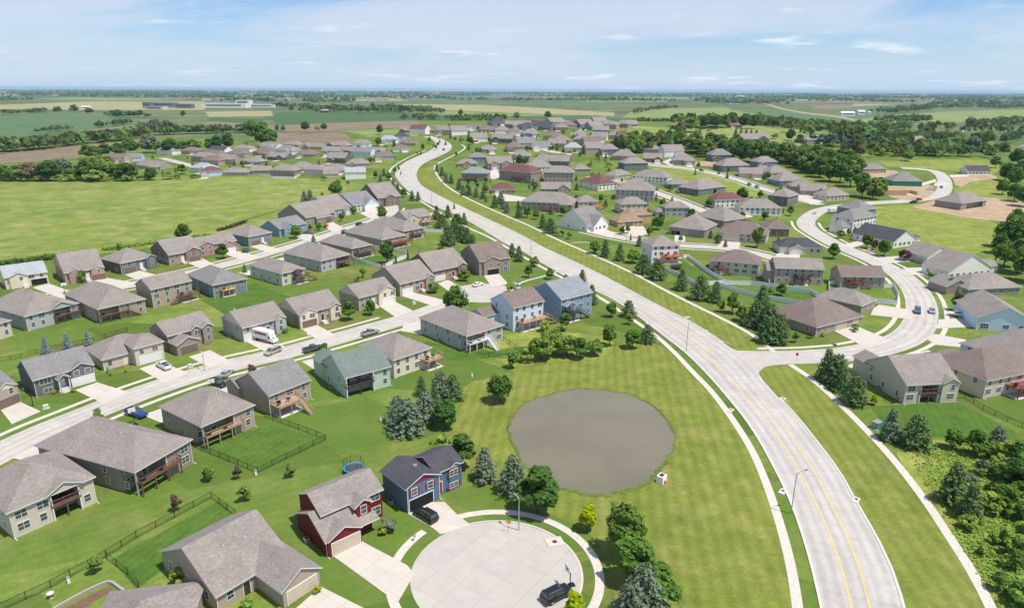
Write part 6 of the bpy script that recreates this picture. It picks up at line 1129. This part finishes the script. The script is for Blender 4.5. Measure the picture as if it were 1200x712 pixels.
# ------------------------------------------------------------ vehicles
simple('car_black', (.012, .013, .016), .25, .1, 2, 0, .6); simple('car_white', (.75, .75, .74), .3, .03, 2, 0, .5); simple('car_silver', (.42, .43, .44), .3, .05, 2, .4, .5); simple('car_blue', (.02, .05, .20), .25, .1, 2, 0, .6); simple('car_tan', (.45, .41, .35), .3, .05, 2, .3, .5); simple('car_red', (.35, .02, .02), .3, .1, 2, 0, .5); simple('car_grey', (.10, .11, .12), .3, .1, 2, .3, .5); simple('car_steel', (.10, .15, .22), .3, .1, 2, .3, .5)
simple('headlamp', (.8, .8, .78), .15, .02); simple('taillamp', (.4, .01, .01), .2, .05)
SHAPES = {  # length, width, sections (x, z_bottom, z_top, half width), cabin (x0,x1 base, x0,x1 roof, z roof)
 'suv': (4.8, 1.9, [(-2.4, .45, .95), (-2.3, .3, 1.12), (2.0, .3, 1.05), (2.32, .32, .9), (2.4, .45, .75)], (-2.28, 1.15, -2.0, .35, 1.75)),
 'sedan': (4.7, 1.8, [(-2.35, .45, .85), (-2.25, .28, .98), (1.9, .28, .92), (2.28, .3, .8), (2.35, .42, .65)], (-1.75, 1.0, -1.1, .25, 1.43)),
 'van': (5.1, 1.95, [(-2.55, .45, .95), (-2.45, .28, 1.08), (1.9, .28, 1.05), (2.45, .3, .85), (2.55, .42, .7)], (-2.45, 1.7, -2.2, .65, 1.75)),
 'pickup': (5.7, 1.95, [(-2.85, .55, 1.0), (-2.8, .42, 1.1), (2.4, .42, 1.12), (2.78, .42, .98), (2.85, .55, .85)], (-.75, 1.35, -.55, .55, 1.85))}
def car_parts(kind, col):
    def mk():
        L, Wd, sec, (c0, c1, r0, r1, zr) = SHAPES[kind]; b = MB(); hw = Wd / 2; mt = 'car_' + col
        rows = []
        for x, z0, z1 in sec: rows.append([(x, -hw * .96, z0), (x, -hw, (z0 + z1) / 2), (x, -hw * .93, z1), (x, hw * .93, z1), (x, hw, (z0 + z1) / 2), (x, hw * .96, z0)])
        for a, c in zip(rows, rows[1:]):
            for i in range(6): b.poly([a[i], a[(i + 1) % 6], c[(i + 1) % 6], c[i]], mt)
        b.poly(rows[0][::-1], mt); b.poly(rows[-1], mt)
        zb = max(z1 for _, _, z1 in sec) - .06; wr = hw * .78
        b.box(r0 - .06, r1 + .06, -wr, wr, zr - .06, zr, mt)
        for x, xr in ((c0, r0), (c1, r1)):
            for s in (-1, 1): b.bar((x, s * hw * .9, zb), (xr, s * wr, zr - .05), .1, mt)
        xm = (r0 + r1) / 2
        for s in (-1, 1): b.bar((xm, s * hw * .91, zb), (xm, s * wr, zr - .05), .09, mt)
        if kind == 'pickup':
            b.box(-2.7, -.9, -hw * .78, hw * .78, 1.09, 1.125, 'rubber')
            for s in (-1, 1): b.box(-2.8, -.8, s * hw * .86 - .08, s * hw * .86 + .08, 1.08, 1.32, mt)
            b.box(-2.82, -2.72, -hw * .8, hw * .8, 1.08, 1.32, mt)
        if kind == 'suv':
            for s in (-1, 1): b.bar((r0 + .2, s * wr * .85, zr + .06), (r1 - .1, s * wr * .85, zr + .06), .06, 'steel')
        g = MB(); A_ = [(c0 + .03, -hw * .88, zb), (c1 - .03, -hw * .88, zb), (c1 - .03, hw * .88, zb), (c0 + .03, hw * .88, zb)]; B_ = [(r0, -wr + .02, zr - .05), (r1, -wr + .02, zr - .05), (r1, wr - .02, zr - .05), (r0, wr - .02, zr - .05)]
        for i in range(4): g.poly([A_[i], A_[(i + 1) % 4], B_[(i + 1) % 4], B_[i]], 'glass')
        wh = MB(); wh.tube([(0, -.11, 0), (0, .11, 0)], [.34, .34], 'rubber', 14); rim = MB(); rim.tube([(0, -.12, 0), (0, .12, 0)], [.2, .2], 'steel', 10)
        hl = MB(); hl.box(-.05, .05, -.2, .2, -.08, .08, 'headlamp'); tl = MB(); tl.box(-.05, .05, -.12, .12, -.14, .14, 'taillamp')
        return b.mesh('body'), g.mesh('window'), wh.mesh('wheel'), hl.mesh('headlight'), tl.mesh('taillight'), rim.mesh('rim')
    return cached(('car', kind, col), mk)
def car(kind, col, px, py, px2, py2, label, name=None, group='vehicles in the streets'):
    """px2,py2: a ground point the bonnet faces"""
    p, q = at(px, py), at(px2, py2); d = q - p; ang = math.atan2(d.y, d.x); b, g, w, h, tl, rm = car_parts(kind, col); L, Wd, sec, _ = SHAPES[kind]
    o = thing(name or {'suv': 'parked_car', 'sedan': 'parked_car', 'van': 'minivan', 'pickup': 'pickup_truck'}[kind], label, {'suv': 'car', 'sedan': 'car', 'van': 'van', 'pickup': 'pickup'}[kind], p + Vector((0, 0, .08)), ang, group)
    link('body', b, o); link('window', g, o)
    for x in (-L * .3, L * .31):
        for s in (-1, 1): k = link('wheel', w, o, (x, s * (Wd / 2 - .1), .34)); link('rim', rm, k)
    for s in (-1, 1): link('headlight', h, o, (L / 2 - .06, s * Wd * .35, .76)); link('taillight', tl, o, (-L / 2 + .03, s * Wd * .4, .86))
    return o
car('suv', 'black', 499, 607, 482, 597, 'black car parked in the driveway of the navy house')
car('suv', 'black', 652, 700, 672, 690, 'black car with roof rails parked in the cul-de-sac')
car('pickup', 'white', 192, 431, 180, 424, 'white pickup with dark bed cover in the cream house drive')
car('pickup', 'blue', 160, 487, 172, 491, 'dark blue pickup behind the second walkout house')
car('van', 'tan', 320, 414, 308, 419, 'tan minivan on the lower street beside the box truck')
car('sedan', 'silver', 266, 440, 274, 434, 'silver car parked before the fourth walkout house')
car('suv', 'black', 256, 452, 266, 455, 'black car half hidden behind the tan gabled house')
car('pickup', 'grey', 367, 411, 378, 408, 'dark pickup on the lower street beside the green house')
car('pickup', 'silver', 434, 392, 446, 388.5, 'silver pickup on the lower street above the white house')
car('sedan', 'white', 560, 335, 570, 332, 'white car in the street bulb by the dark brown house')
car('van', 'silver', 605, 338, 612, 343, 'silver van beside the steel blue house')
car('suv', 'steel', 1075, 366, 1076, 376, 'steel blue car driving down the side street')
car('sedan', 'silver', 1092, 366, 1093, 374, 'silver car standing opposite the blue one on the side street')
car('pickup', 'white', 1122, 370.5, 1110, 369, 'white pickup in the side street driveway')
car('suv', 'red', 1077, 235, 1083, 234, 'red car at the building site')
car('suv', 'black', 1070, 238, 1062, 238.5, 'black car in front of the red one at the building site')
car('suv', 'black', 421, 264, 430, 261, 'black car on the upper street by the low houses')
car('suv', 'blue', 404, 273, 412, 269, 'bright blue car on the upper street')
car('sedan', 'grey', 361, 274, 372, 274, 'dark grey car in front of the blue gabled house')
car('suv', 'blue', 288, 295, 294, 291, 'blue car in front of the slate boxy house')
car('sedan', 'red', 382, 266, 386, 263, 'dark red car beside the street shrubs')
car('sedan', 'white', 955, 250.5, 959, 248, 'white car at the bend of the side street')
car('van', 'steel', 878, 217, 883, 220, 'blue van at the kerb of the uppermost street')
car('van', 'ltsteel' if 0 else 'steel', 887, 220, 892, 223, 'blue van further down the uppermost street, behind the other')
car('suv', 'blue', 769, 223, 775, 226, 'blue car in front of the blue-grey house')
car('suv', 'grey', 735, 217, 741, 218, 'grey car by the white house drive')
car('suv', 'grey', 822, 200.5, 828, 202, 'grey car on the uppermost street before the bare lot')
car('suv', 'black', 875, 262, 870, 262, 'black car beside the brown hip-roofed house')
car('pickup', 'white', 1090, 222.5, 1084, 222, 'white truck beside the green sheathed house')
car('sedan', 'grey', 1103, 220, 1103, 216, 'grey car on the looped road of the building site')
car('suv', 'red', 794, 226, 798, 229, 'red car in the drive before the grass wedge')
car('suv', 'black', 520, 176, 524, 172, 'dark car climbing the main road')
car('suv', 'black', 627, 340.5, 622, 338, 'black car beside the garage of the steel blue house')
car('sedan', 'black', 793, 272, 788, 271, 'dark car in the open garage mouth of the taupe house')
p, q = at(312, 400), at(330, 404.6); d = q - p; bt = thing('box_truck', 'white rental box truck with red side band in the drive', 'truck', p + Vector((0, 0, .08)), math.atan2(d.y, d.x), 'vehicles in the streets')
mb = MB(); mb.box(-4.2, 1.9, -1.2, 1.2, .95, 3.5, 'car_white'); mb.box(1.9, 2.7, -1.15, 1.15, 2.5, 3.5, 'car_white', None, .9); mb.build('cargo_box', bt)
mb = MB(); [mb.box(-3.2, .6, s * 1.212 - .008, s * 1.212 + .008, 2.3, 2.95, 'car_red') for s in (-1, 1)]; [mb.box(.7, 1.7, s * 1.212 - .008, s * 1.212 + .008, 2.3, 2.95, 'car_steel') for s in (-1, 1)]; mb.box(-4.2, 1.9, -1.206, 1.206, 1.0, 1.15, 'car_grey'); mb.build('side_band', bt)
mb = MB(); mb.box(1.9, 3.1, -1.05, 1.05, .6, 2.3, 'car_white'); mb.box(3.1, 4.1, -1, 1, .6, 1.45, 'car_white', None, .9); mb.build('cab', bt)
mb = MB(); mb.poly([(3.12, -.95, 1.45), (3.12, .95, 1.45), (2.9, .9, 2.25), (2.9, -.9, 2.25)], 'glass'); mb.poly([(3.115, -.97, 1.45), (3.16, -.97, 1.45), (3.16, .97, 1.45), (3.115, .97, 1.45)], 'glass'); [mb.box(2.1, 2.9, s * 1.06 - .01, s * 1.06 + .01, 1.5, 2.15, 'glass') for s in (-1, 1)]; mb.bar((3.13, 0, 1.46), (3.0, 0, 2.26), .9, 'glass', .04); mb.build('window', bt)
for x in (-2.6, 2.7):
    for s in (-1, 1): mb = MB(); mb.tube([(x, s * .95 - .13, .42), (x, s * .95 + .13, .42)], [.42, .42], 'rubber', 14); mb.build('wheel', bt)
for s in (-1, 1): mb = MB(); mb.box(4.05, 4.12, s * .75 - .18, s * .75 + .18, .85, 1.05, 'headlamp'); mb.build('headlight', bt)
for x, y, lab in ((976, 249, 'white trailer parked at the side street corner'),):
    p = at(x, y); t = thing('trailer', lab, 'trailer', p, .3); mb = MB(); mb.box(-3.2, 3.2, -1.1, 1.1, .6, 2.6, 'car_white', None, .96); mb.build('body', t)
    for s in (-1, 1): mb = MB(); mb.tube([(0, s * 1.1 - .1, .35), (0, s * 1.1 + .1, .35)], [.35, .35], 'rubber', 12); mb.build('wheel', t)
    mb = MB(); mb.bar((3.2, 0, .7), (4.3, 0, .6), .12, 'blackmetal'); mb.build('tow_bar', t)
# ------------------------------------------------------------ street furniture
def lamp(px, py, h, ang, label, arm=1.6):
    o = thing('street_lamp', label, 'street lamp', at(px, py), ang, 'street lamps'); mb = MB(); mb.tube([(0, 0, 0), (0, 0, h)], [.11, .07], 'steel', 8); mb.build('pole', o)
    mb = MB(); mb.tube([(0, 0, h - .3), (arm * .5, 0, h + .05), (arm, 0, h + .1)], [.05, .045, .04], 'steel', 6); mb.build('arm', o); mb = MB(); mb.box(arm - .1, arm + .65, -.17, .17, h + .02, h + .2, 'steel', None, .8); mb.build('lamp_head', o)
lamp(927, 601, 8.0, .4, 'tall grey street lamp on the near kerb of the main road below the junction', 1.8)
lamp(804, 412, 8.5, .5, 'grey street lamp on the main road kerb opposite the junction', 1.4); lamp(622, 301, 8, .6, 'grey street lamp on the main road above the blue house', 1.6); lamp(506, 240, 8, .6, 'grey street lamp on the main road beside the evergreen clump', 1.4); lamp(1098, 380, 6, 3.6, 'short street lamp beside the white pickup drive', 1.0); lamp(734, 285, 6, .5, 'street lamp on the street below the orange-roofed house', 1.0)
lamp(608, 621, 6.2, 2.2, 'pale street lamp at the edge of the cul-de-sac', .9); lamp(240, 434, 5, 2.2, 'thin street lamp in front of the taupe dormer house', .7); lamp(548, 381, 6, 1.6, 'street lamp behind the long grey house', .6); lamp(1055, 316, 6, .3, 'street lamp before the purple tree', .9)
def post_sign(px, py, h, kind, label):
    o = thing('road_sign', label, 'sign', at(px, py), -.3, 'road signs'); mb = MB(); mb.box(-.04, .04, -.03, .03, 0, h, 'steel'); mb.build('post', o); mb = MB()
    if kind == 'stop': mb.poly([(math.cos(R(22.5 + 45 * i)) * .42, -.05, h - .2 + math.sin(R(22.5 + 45 * i)) * .42) for i in range(8)], 'red_paint'); mb.poly([(-math.cos(R(22.5 + 45 * i)) * .42, -.035, h - .2 + math.sin(R(22.5 + 45 * i)) * .42) for i in range(8)], 'steel')
    elif kind == 'yellow': mb.box(-.42, .42, -.06, -.03, h - .75, h - .05, 'sign_yellow'); mb.box(-.36, .36, -.06, -.03, h, h + .3, 'green_paint')
    else: mb.box(-.55, .55, -.06, -.03, h - .1, h + .2, 'green_paint'); mb.box(-.03, .03, -.6, .5, h + .21, h + .5, 'green_paint')
    mb.build('sign_plate', o)
post_sign(933, 424, 2.5, 'stop', 'red stop sign at the mouth of the side street'); post_sign(874, 407, 3.0, 'street', 'green street name sign on the verge at the junction'); post_sign(596, 622.5, 2.4, 'yellow', 'yellow sign with green plate at the cul-de-sac edge')
# flag, basketball hoops
o = thing('flagpole', 'flagpole flying a striped red, white and blue flag by the side street', 'flagpole', at(1022, 306), 2.9); mb = MB(); mb.tube([(0, 0, 0), (0, 0, 6)], [.06, .03], 'white_paint', 8); mb.build('pole', o)
mb = MB()
for i in range(7):
    for j in range(8):
        x0, x1 = .05 + j * .34, .05 + (j + 1) * .34; z0 = 4.1 + i * .24; f = lambda x: .12 * math.sin(x * 3); mt = 'blue_paint' if j < 3 and i >= 3 else ('red_paint' if i % 2 == 0 else 'white_paint')
        mb.poly([(x0, f(x0), z0), (x1, f(x1), z0), (x1, f(x1), z0 + .24), (x0, f(x0), z0 + .24)], mt)
mb.build('flag', o)
def hoop(px, py, ang, label, col):
    o = thing('basketball_hoop', label, 'basketball hoop', at(px, py), ang, 'basketball hoops'); mb = MB(); mb.tube([(0, 0, 0), (0, 0, 2.2), (.5, 0, 3.1)], [.09, .08, .07], 'blackmetal', 8); mb.box(-.7, .2, -.4, .4, 0, .25, 'blackmetal'); mb.build('pole', o)
    mb = MB(); mb.box(.5, .55, -.75, .75, 2.75, 3.8, 'white_paint'); mb.box(.551, .56, -.3, .3, 2.9, 3.3, col); mb.build('backboard', o)
    mb = MB(); P = [(.8 + math.cos(a) * .23, math.sin(a) * .23, 3.05) for a in np.linspace(0, 6.283, 13)]; mb.tube(P, [.02] * 13, 'red_paint', 5, False); mb.build('rim', o)
hoop(668, 686, 3.5, 'basketball hoop behind the black car in the cul-de-sac', 'blue_paint'); hoop(158, 497, 2.4, 'basketball hoop beside the dark blue pickup', 'steel'); hoop(250, 462, 2.2, 'basketball hoop by the car behind the tan gabled house', 'steel'); hoop(76, 343, 5.5, 'portable hoop in the brick house street', 'steel')
# trampolines
def tramp(px, py, r, col, label, net=True):
    o = thing('trampoline', label, 'trampoline', at(px, py), 0, 'trampolines'); P = lambda r, z, n=24: [(math.cos(6.2832 * i / n) * r, math.sin(6.2832 * i / n) * r, z) for i in range(n)]
    mb = MB(); a, b, c = P(r, .9), P(r * .84, .9), P(r, .8)
    for i in range(24): j = (i + 1) % 24; mb.poly([a[i], a[j], b[j], b[i]], col); mb.poly([c[i], c[j], a[j], a[i]], col)
    mb.build('pad', o); mb = MB(); mb.poly(P(r * .84, .88), 'car_grey' if col != 'blackmetal' else 'rubber'); mb.build('mat', o)
    for i in range(6): x, y, _ = P(r, 0, 6)[i]; mb = MB(); mb.box(x - .04, x + .04, y - .04, y + .04, 0, .8, 'steel'); mb.build('leg', o); 
    if net:
        for i in range(6): x, y, _ = P(r, 0, 6)[i]; mb = MB(); mb.tube([(x, y, .9), (x * .98, y * .98, 2.6)], [.04, .04], 'blackmetal', 6); mb.build('net_pole', o)
        mb = MB(); a, b = P(r * .98, .92), P(r * .98, 2.5)
        for i in range(24): j = (i + 1) % 24; mb.poly([a[i], a[j], b[j], b[i]], 'wire_mesh')
        mb.build('net', o)
simple('tramp_blue', (.02, .28, .55), .5, .05)
tramp(415, 552, 2.0, 'tramp_blue', 'round trampoline with bright blue rim behind the red house'); tramp(792, 315, 2.2, 'blackmetal', 'dark trampoline under the orange deck'); tramp(887, 333, 2.3, 'car_blue', 'dark blue trampoline on the patio lawn'); tramp(210, 381, 2.2, 'car_blue', 'dark blue netted trampoline behind the taupe dormer house')
# play set with slide
o = thing('play_set', 'wooden play tower with yellow slide outside the white fence', 'play set', at(450, 318), .4); mb = MB()
for x in (-.8, .8):
    for y in (-.8, .8): q = MB(); q.box(x - .07, x + .07, y - .07, y + .07, 0, 2.6, 'deck_yellow'); q.build('post', o)
mb.box(-.9, .9, -.9, .9, 1.3, 1.42, 'deck_red'); mb.build('platform', o); mb = MB(); [mb.poly(t, 'deck_red') for t in ([(-1, -1, 2.6), (1, -1, 2.6), (0, 0, 3.5)], [(1, -1, 2.6), (1, 1, 2.6), (0, 0, 3.5)], [(1, 1, 2.6), (-1, 1, 2.6), (0, 0, 3.5)], [(-1, 1, 2.6), (-1, -1, 2.6), (0, 0, 3.5)])]; mb.build('roof', o)
mb = MB(); mb.bar((.9, -.4, 1.4), (3.2, -1.2, .15), .6, 'sign_yellow', .08); mb.build('slide', o); mb = MB(); mb.bar((-.9, 0, 2.4), (-4, .6, 2.4), .12, 'deck_yellow'); mb.bar((-4, .1, 0), (-4, .6, 2.4), .1, 'deck_yellow'); mb.bar((-4, 1.1, 0), (-4, .6, 2.4), .1, 'deck_yellow'); mb.build('swing_beam', o)
# parasols
def parasol(px, py, z, r, mat, label, dz=0):
    p = at(px, py); o = thing('parasol', label, 'parasol', p, 0); mb = MB(); mb.tube([(0, 0, 0), (0, 0, z)], [.04, .04], 'steel', 6); mb.build('pole', o); mb = MB(); n = 8
    for i in range(n): a, b = 6.2832 * i / n, 6.2832 * (i + 1) / n; mb.poly([(math.cos(a) * r, math.sin(a) * r, z - .45), (math.cos(b) * r, math.sin(b) * r, z - .45), (0, 0, z)], mat)
    mb.build('canopy', o)
simple('cloth_maroon', (.12, .015, .04), .8, .1); simple('cloth_pink', (.75, .25, .36), .8, .1); simple('cloth_red', (.6, .04, .05), .8, .1)
parasol(507, 430, 2.1, 1.1, 'cloth_pink', 'pink parasol below the deck of the white house'); parasol(350, 331, 5.3, 1.7, 'cloth_maroon', 'maroon parasol on the deck of the sage house')
parasol(561, 407, 5.0, 1.3, 'cloth_red', 'red parasol on the deck of the long grey house')
# electrical cabinet, pond pump box, small pedestals, bird bath, retaining wall
o = thing('utility_cabinet', 'green-grey electrical cabinet beside the path below the junction', 'cabinet', at(1027, 501), .5); mb = MB(); mb.box(-1.0, 1.0, -.7, .7, .12, 1.5, 'ubox'  if 'ubox' in MATS else 'gd_grey'); mb.box(-1.06, 1.06, -.76, .76, 1.51, 1.62, 'gd_grey', None, .94); mb.build('cabinet_body', o); mb = MB(); mb.box(-1.2, 1.2, -.9, .9, 0, .12, 'curb_conc'); mb.build('base', o); mb = MB(); mb.box(-.9, .9, -.75, -.701, .2, 1.4, 'green_paint'); mb.build('door', o)
o = thing('drain_box', 'small white concrete outlet box with red grate at the pond edge', 'drain box', at(775, 564), .9); mb = MB(); mb.box(-.9, .9, -.7, .7, 0, 1.4, 'white_paint', None, .92); mb.build('body', o); mb = MB(); mb.box(-.5, .5, -.4, .4, 1.41, 1.5, 'maroon_grate' if 0 else 'cloth_maroon'); mb.build('grate', o); mb = MB(); mb.box(-.4, .4, -.78, -.69, .05, .5, 'red_paint'); mb.build('outlet', o)
for x, y, lab in ((81, 682, 'white utility pedestal by the fence above the retaining wall'), (300, 556, 'white utility pedestal at the fenced lawn corner'), (446, 493, 'white utility pedestal on the lawn beside the silvery grove'), (553, 441, 'white utility pedestal on the open lawn below the white house'), (275, 364, 'white utility pedestal at the dark lawn corner'), (486, 633, 'blue-white utility pedestal between red and navy houses')):
    o = thing('utility_pedestal', lab, 'utility box', at(x, y), .6, 'utility pedestals'); mb = MB(); mb.box(-.2, .2, -.2, .2, 0, .95, 'vinyl', None, .9); mb.build('cover', o); mb = MB(); mb.box(-.22, .22, -.22, .22, .951, 1.02, 'gd_grey'); mb.build('cap', o)
for x, y, lab in ((54, 478, 'pale green transformer box on the charcoal house lawn'), (186, 402, 'small box beside the cream house drive'), (223, 430, 'small utility box on the taupe house lawn'), (485, 356, 'pale utility box on the lawn by the red-door house'), (362, 394, 'pale green transformer box on the tan house lawn')):
    o = thing('transformer_box', lab, 'utility box', at(x, y), .6, 'transformer boxes'); mb = MB(); mb.box(-.55, .55, -.45, .45, .05, .85, 'gd_grey' if x == 186 else 'wall_green', None, .95); mb.build('cabinet_body', o); mb = MB(); mb.box(-.7, .7, -.6, .6, 0, .05, 'curb_conc'); mb.build('base', o)
o = thing('bird_bath', 'pale stone bird bath near the fence', 'bird bath', at(60, 700), 0); mb = MB(); mb.tube([(0, 0, 0), (0, 0, .1), (0, 0, .6), (0, 0, .7)], [.25, .12, .1, .12], 'curb_conc', 10); mb.build('pedestal', o); mb = MB(); mb.tube([(0, 0, .7), (0, 0, .82), (0, 0, .85)], [.2, .5, .5], 'curb_conc', 14); mb.build('bowl', o)
o = thing('yard_lamp', 'black lamp post on the charcoal house lawn', 'lamp post', at(39, 476), 0); mb = MB(); mb.tube([(0, 0, 0), (0, 0, 2.6)], [.1, .07], 'blackmetal', 8); mb.build('pole', o); mb = MB(); mb.box(-.2, .2, -.2, .2, 2.6, 3.0, 'blackmetal', None, .8); mb.build('lantern', o)
W_ = smooth(A([(62, 716), (95, 697), (122, 684), (131, 683), (140, 690), (146, 694)]), 2); O = W_[0]; o = thing('retaining_wall', 'curved pale block retaining wall with mulch behind it', 'wall', O, 0); mb = MB()
for a, b in zip(W_, W_[1:]): mb.bar(a - O + Vector((0, 0, .25)), b - O + Vector((0, 0, .25)), .35, 'wall_stone', .55)
mb.build('blocks', o)
patch('mulch_bed', [(66, 718), (97, 701), (121, 689), (129, 687), (134, 692), (122, 697), (98, 712), (86, 722)], 'mulch', .03)
patch('mulch_bed', [(48, 416), (62, 411), (92, 403), (104, 401), (112, 402), (84, 411), (58, 418)], 'mulch', .03); patch('mulch_bed', [(405, 330), (416, 326), (422, 327), (412, 332)], 'mulch', .03)
# storm inlets along the main road kerb
for x, y, lab in ((786, 391, 'on the main road kerb just above the junction lamp'), (856, 481, 'on the pond-side kerb just below the junction'), (917, 576, 'at the foot of the tall grey street lamp'), (826, 388, 'on the house-side kerb just above the junction'), (805, 372, 'on the house-side kerb, second up from the junction'), (917, 468, 'at the kerb corner below the junction'), (1003, 586, 'on the wide verge kerb opposite the tall lamp'), (760, 379, 'on the pond-side kerb, second up from the junction lamp')):
    o = thing('storm_inlet', 'pale storm inlet slab ' + lab, 'storm drain', at(x, y), .9, 'storm inlets'); mb = MB(); mb.box(-1.0, 1.0, -.55, .55, .0, .19, 'curb_conc'); mb.build('slab', o); mb = MB(); mb.tube([(.2, 0, .19), (.2, 0, .21)], [.3, .3], 'cloth_maroon', 12); mb.build('manhole_lid', o)
o = thing('storm_inlet', 'concrete storm inlet with square lid at the cul-de-sac edge', 'storm drain', at(650, 635), .3, 'storm inlets'); mb = MB(); mb.box(-1.4, 1.4, -1.1, 1.1, .0, .16, 'walk_conc'); mb.build('slab', o); mb = MB(); mb.box(-.35, .35, -.35, .35, .16, .18, 'cloth_maroon'); mb.build('manhole_lid', o)
# ------------------------------------------------------------ far landmarks
o = thing('water_tower', 'white water tower on the horizon above the far town', 'water tower', at(377, 112.2), 0); mb = MB(); s = 1.0; mb.tube([(0, 0, 0), (0, 0, 8), (0, 0, 44)], [9, 4, 3.2], 'white_paint', 12); mb.build('stem', o); mb = MB(); mb.tube([(0, 0, 42), (0, 0, 48), (0, 0, 54), (0, 0, 58), (0, 0, 60)], [4, 15, 18, 12, 2], 'white_paint', 16); mb.build('tank', o)
for x, h in ((1106, 98), (1131, 80), (1175, 88)):
    o = thing('radio_mast', f'thin radio mast on the horizon, {["tallest", "middle", "outermost"][(1106, 1131, 1175).index(x)]} of three', 'mast', at(x, 116), 0, 'radio masts'); mb = MB(); mb.tube([(0, 0, 0), (0, 0, h)], [1.2, .8], 'steel', 5); mb.build('mast', o)
def barn(px, py, w, d, h, wall, roof, label, flat=False, ang=0.):
    p = at(px, py); o = thing('far_building', label, 'building', p, ang, 'far buildings'); mb = MB(); walls_poly(mb, [(-w / 2, 0), (w / 2, 0), (w / 2, d), (-w / 2, d)], 0, h, wall); rb = MB()
    if flat: rb.box(-w / 2 - .3, w / 2 + .3, -.3, d + .3, h, h + .6, roof)
    else:
        for t in roof_block(rb, -w / 2, w / 2, 0, d, h, 'gx', .4, roof, 'trim'): mb.poly(t, wall)
    mb.build('wall', o); rb.build('roof', o)
    wb_ = MB(); wb_.box(-w * .4, w * .4, -.1, -.02, h * .45, h * .75, 'glass'); wb_.build('window', o)
barn(180, 129, 60, 40, 12, 'wall_beige', 'roof_grey', 'pale school block with dark flat roof beyond the fields', True); barn(172, 126.5, 30, 30, 20, 'wall_dkgrey', 'roof_dark', 'dark upper block of the school beyond the fields', True); barn(192, 126.2, 90, 30, 19, 'wall_slate', 'roof_pale', 'blue-roofed hall of the school beyond the fields', True); barn(215, 127, 60, 30, 15, 'wall_dkgrey', 'roof_dark', 'dark hall at the end of the school', True)
barn(262, 126.5, 170, 60, 16, 'wall_white', 'trim', 'long white warehouse beyond the fields', True); barn(305, 126, 110, 50, 11, 'wall_white', 'trim', 'lower white warehouse beside the long one', True); barn(284, 123.5, 60, 50, 22, 'wall_white', 'trim', 'tall white hall between the warehouses', True)
barn(994, 136, 40, 20, 9, 'wall_white', 'trim', 'white farm shed by the gravel road'); barn(1010, 134.6, 22, 20, 10, 'wall_white', 'trim', 'small white barn next to the farm shed'); barn(1019, 133.8, 10, 10, 6, 'wall_white', 'trim', 'smallest white shed by the gravel road'); barn(380, 131.8, 26, 14, 6, 'wall_red', 'roof_pale', 'low red barn below the far copse'); barn(100, 128, 30, 14, 8, 'wall_white', 'trim', 'white farmhouse among the far fields'); barn(868, 114.5, 90, 30, 14, 'wall_white', 'trim', 'white building on the far ridge'); barn(860, 122, 60, 20, 9, 'wall_white', 'roof_grey', 'pale farm building on the far slope')
# the far town strip: rows of small houses a few pixels each
rt = random.Random(21); spots = []
for x in range(244, 470, 9): spots.append((x + rt.uniform(-3, 3), rt.uniform(113.5, 119.5)))
for i, (x, y) in enumerate(sorted(spots)):
    p = at(x, y); w = rt.uniform(30, 60); o = thing('town_house', f'pale far-off town house, {ordn(i)} along the horizon town from the warehouses', 'house', p, rt.uniform(-.5, .5), 'houses of the far town'); mb = MB(); walls_poly(mb, [(-w / 2, 0), (w / 2, 0), (w / 2, w * .6), (-w / 2, w * .6)], 0, 9, 'wall_' + rt.choice(('white', 'beige', 'tan'))); mb.build('wall', o); rb = MB(); roof_block(rb, -w / 2, w / 2, 0, w * .6, 9, 'hip', .4, 'roof_' + rt.choice(('taupe', 'brown', 'grey')), 'trim'); rb.build('roof', o)
# ------------------------------------------------------------ air
m = bpy.data.materials.new('haze'); m.use_nodes = True; t = m.node_tree; t.nodes.clear(); o_ = t.nodes.new('ShaderNodeOutputMaterial'); pv = t.nodes.new('ShaderNodeVolumePrincipled')
pv.inputs['Color'].default_value = (.52, .78, 1, 1); pv.inputs['Density'].default_value = 4e-5; pv.inputs['Density Attribute'].default_value = ''; pv.inputs['Anisotropy'].default_value = 0; t.links.new(pv.outputs[0], o_.inputs['Volume']); MATS['haze'] = m
mb = MB(); mb.box(-45000, 45000, -1500, 46000, -1, 104, 'haze'); tag(mb.build('haze'), kind='stuff')
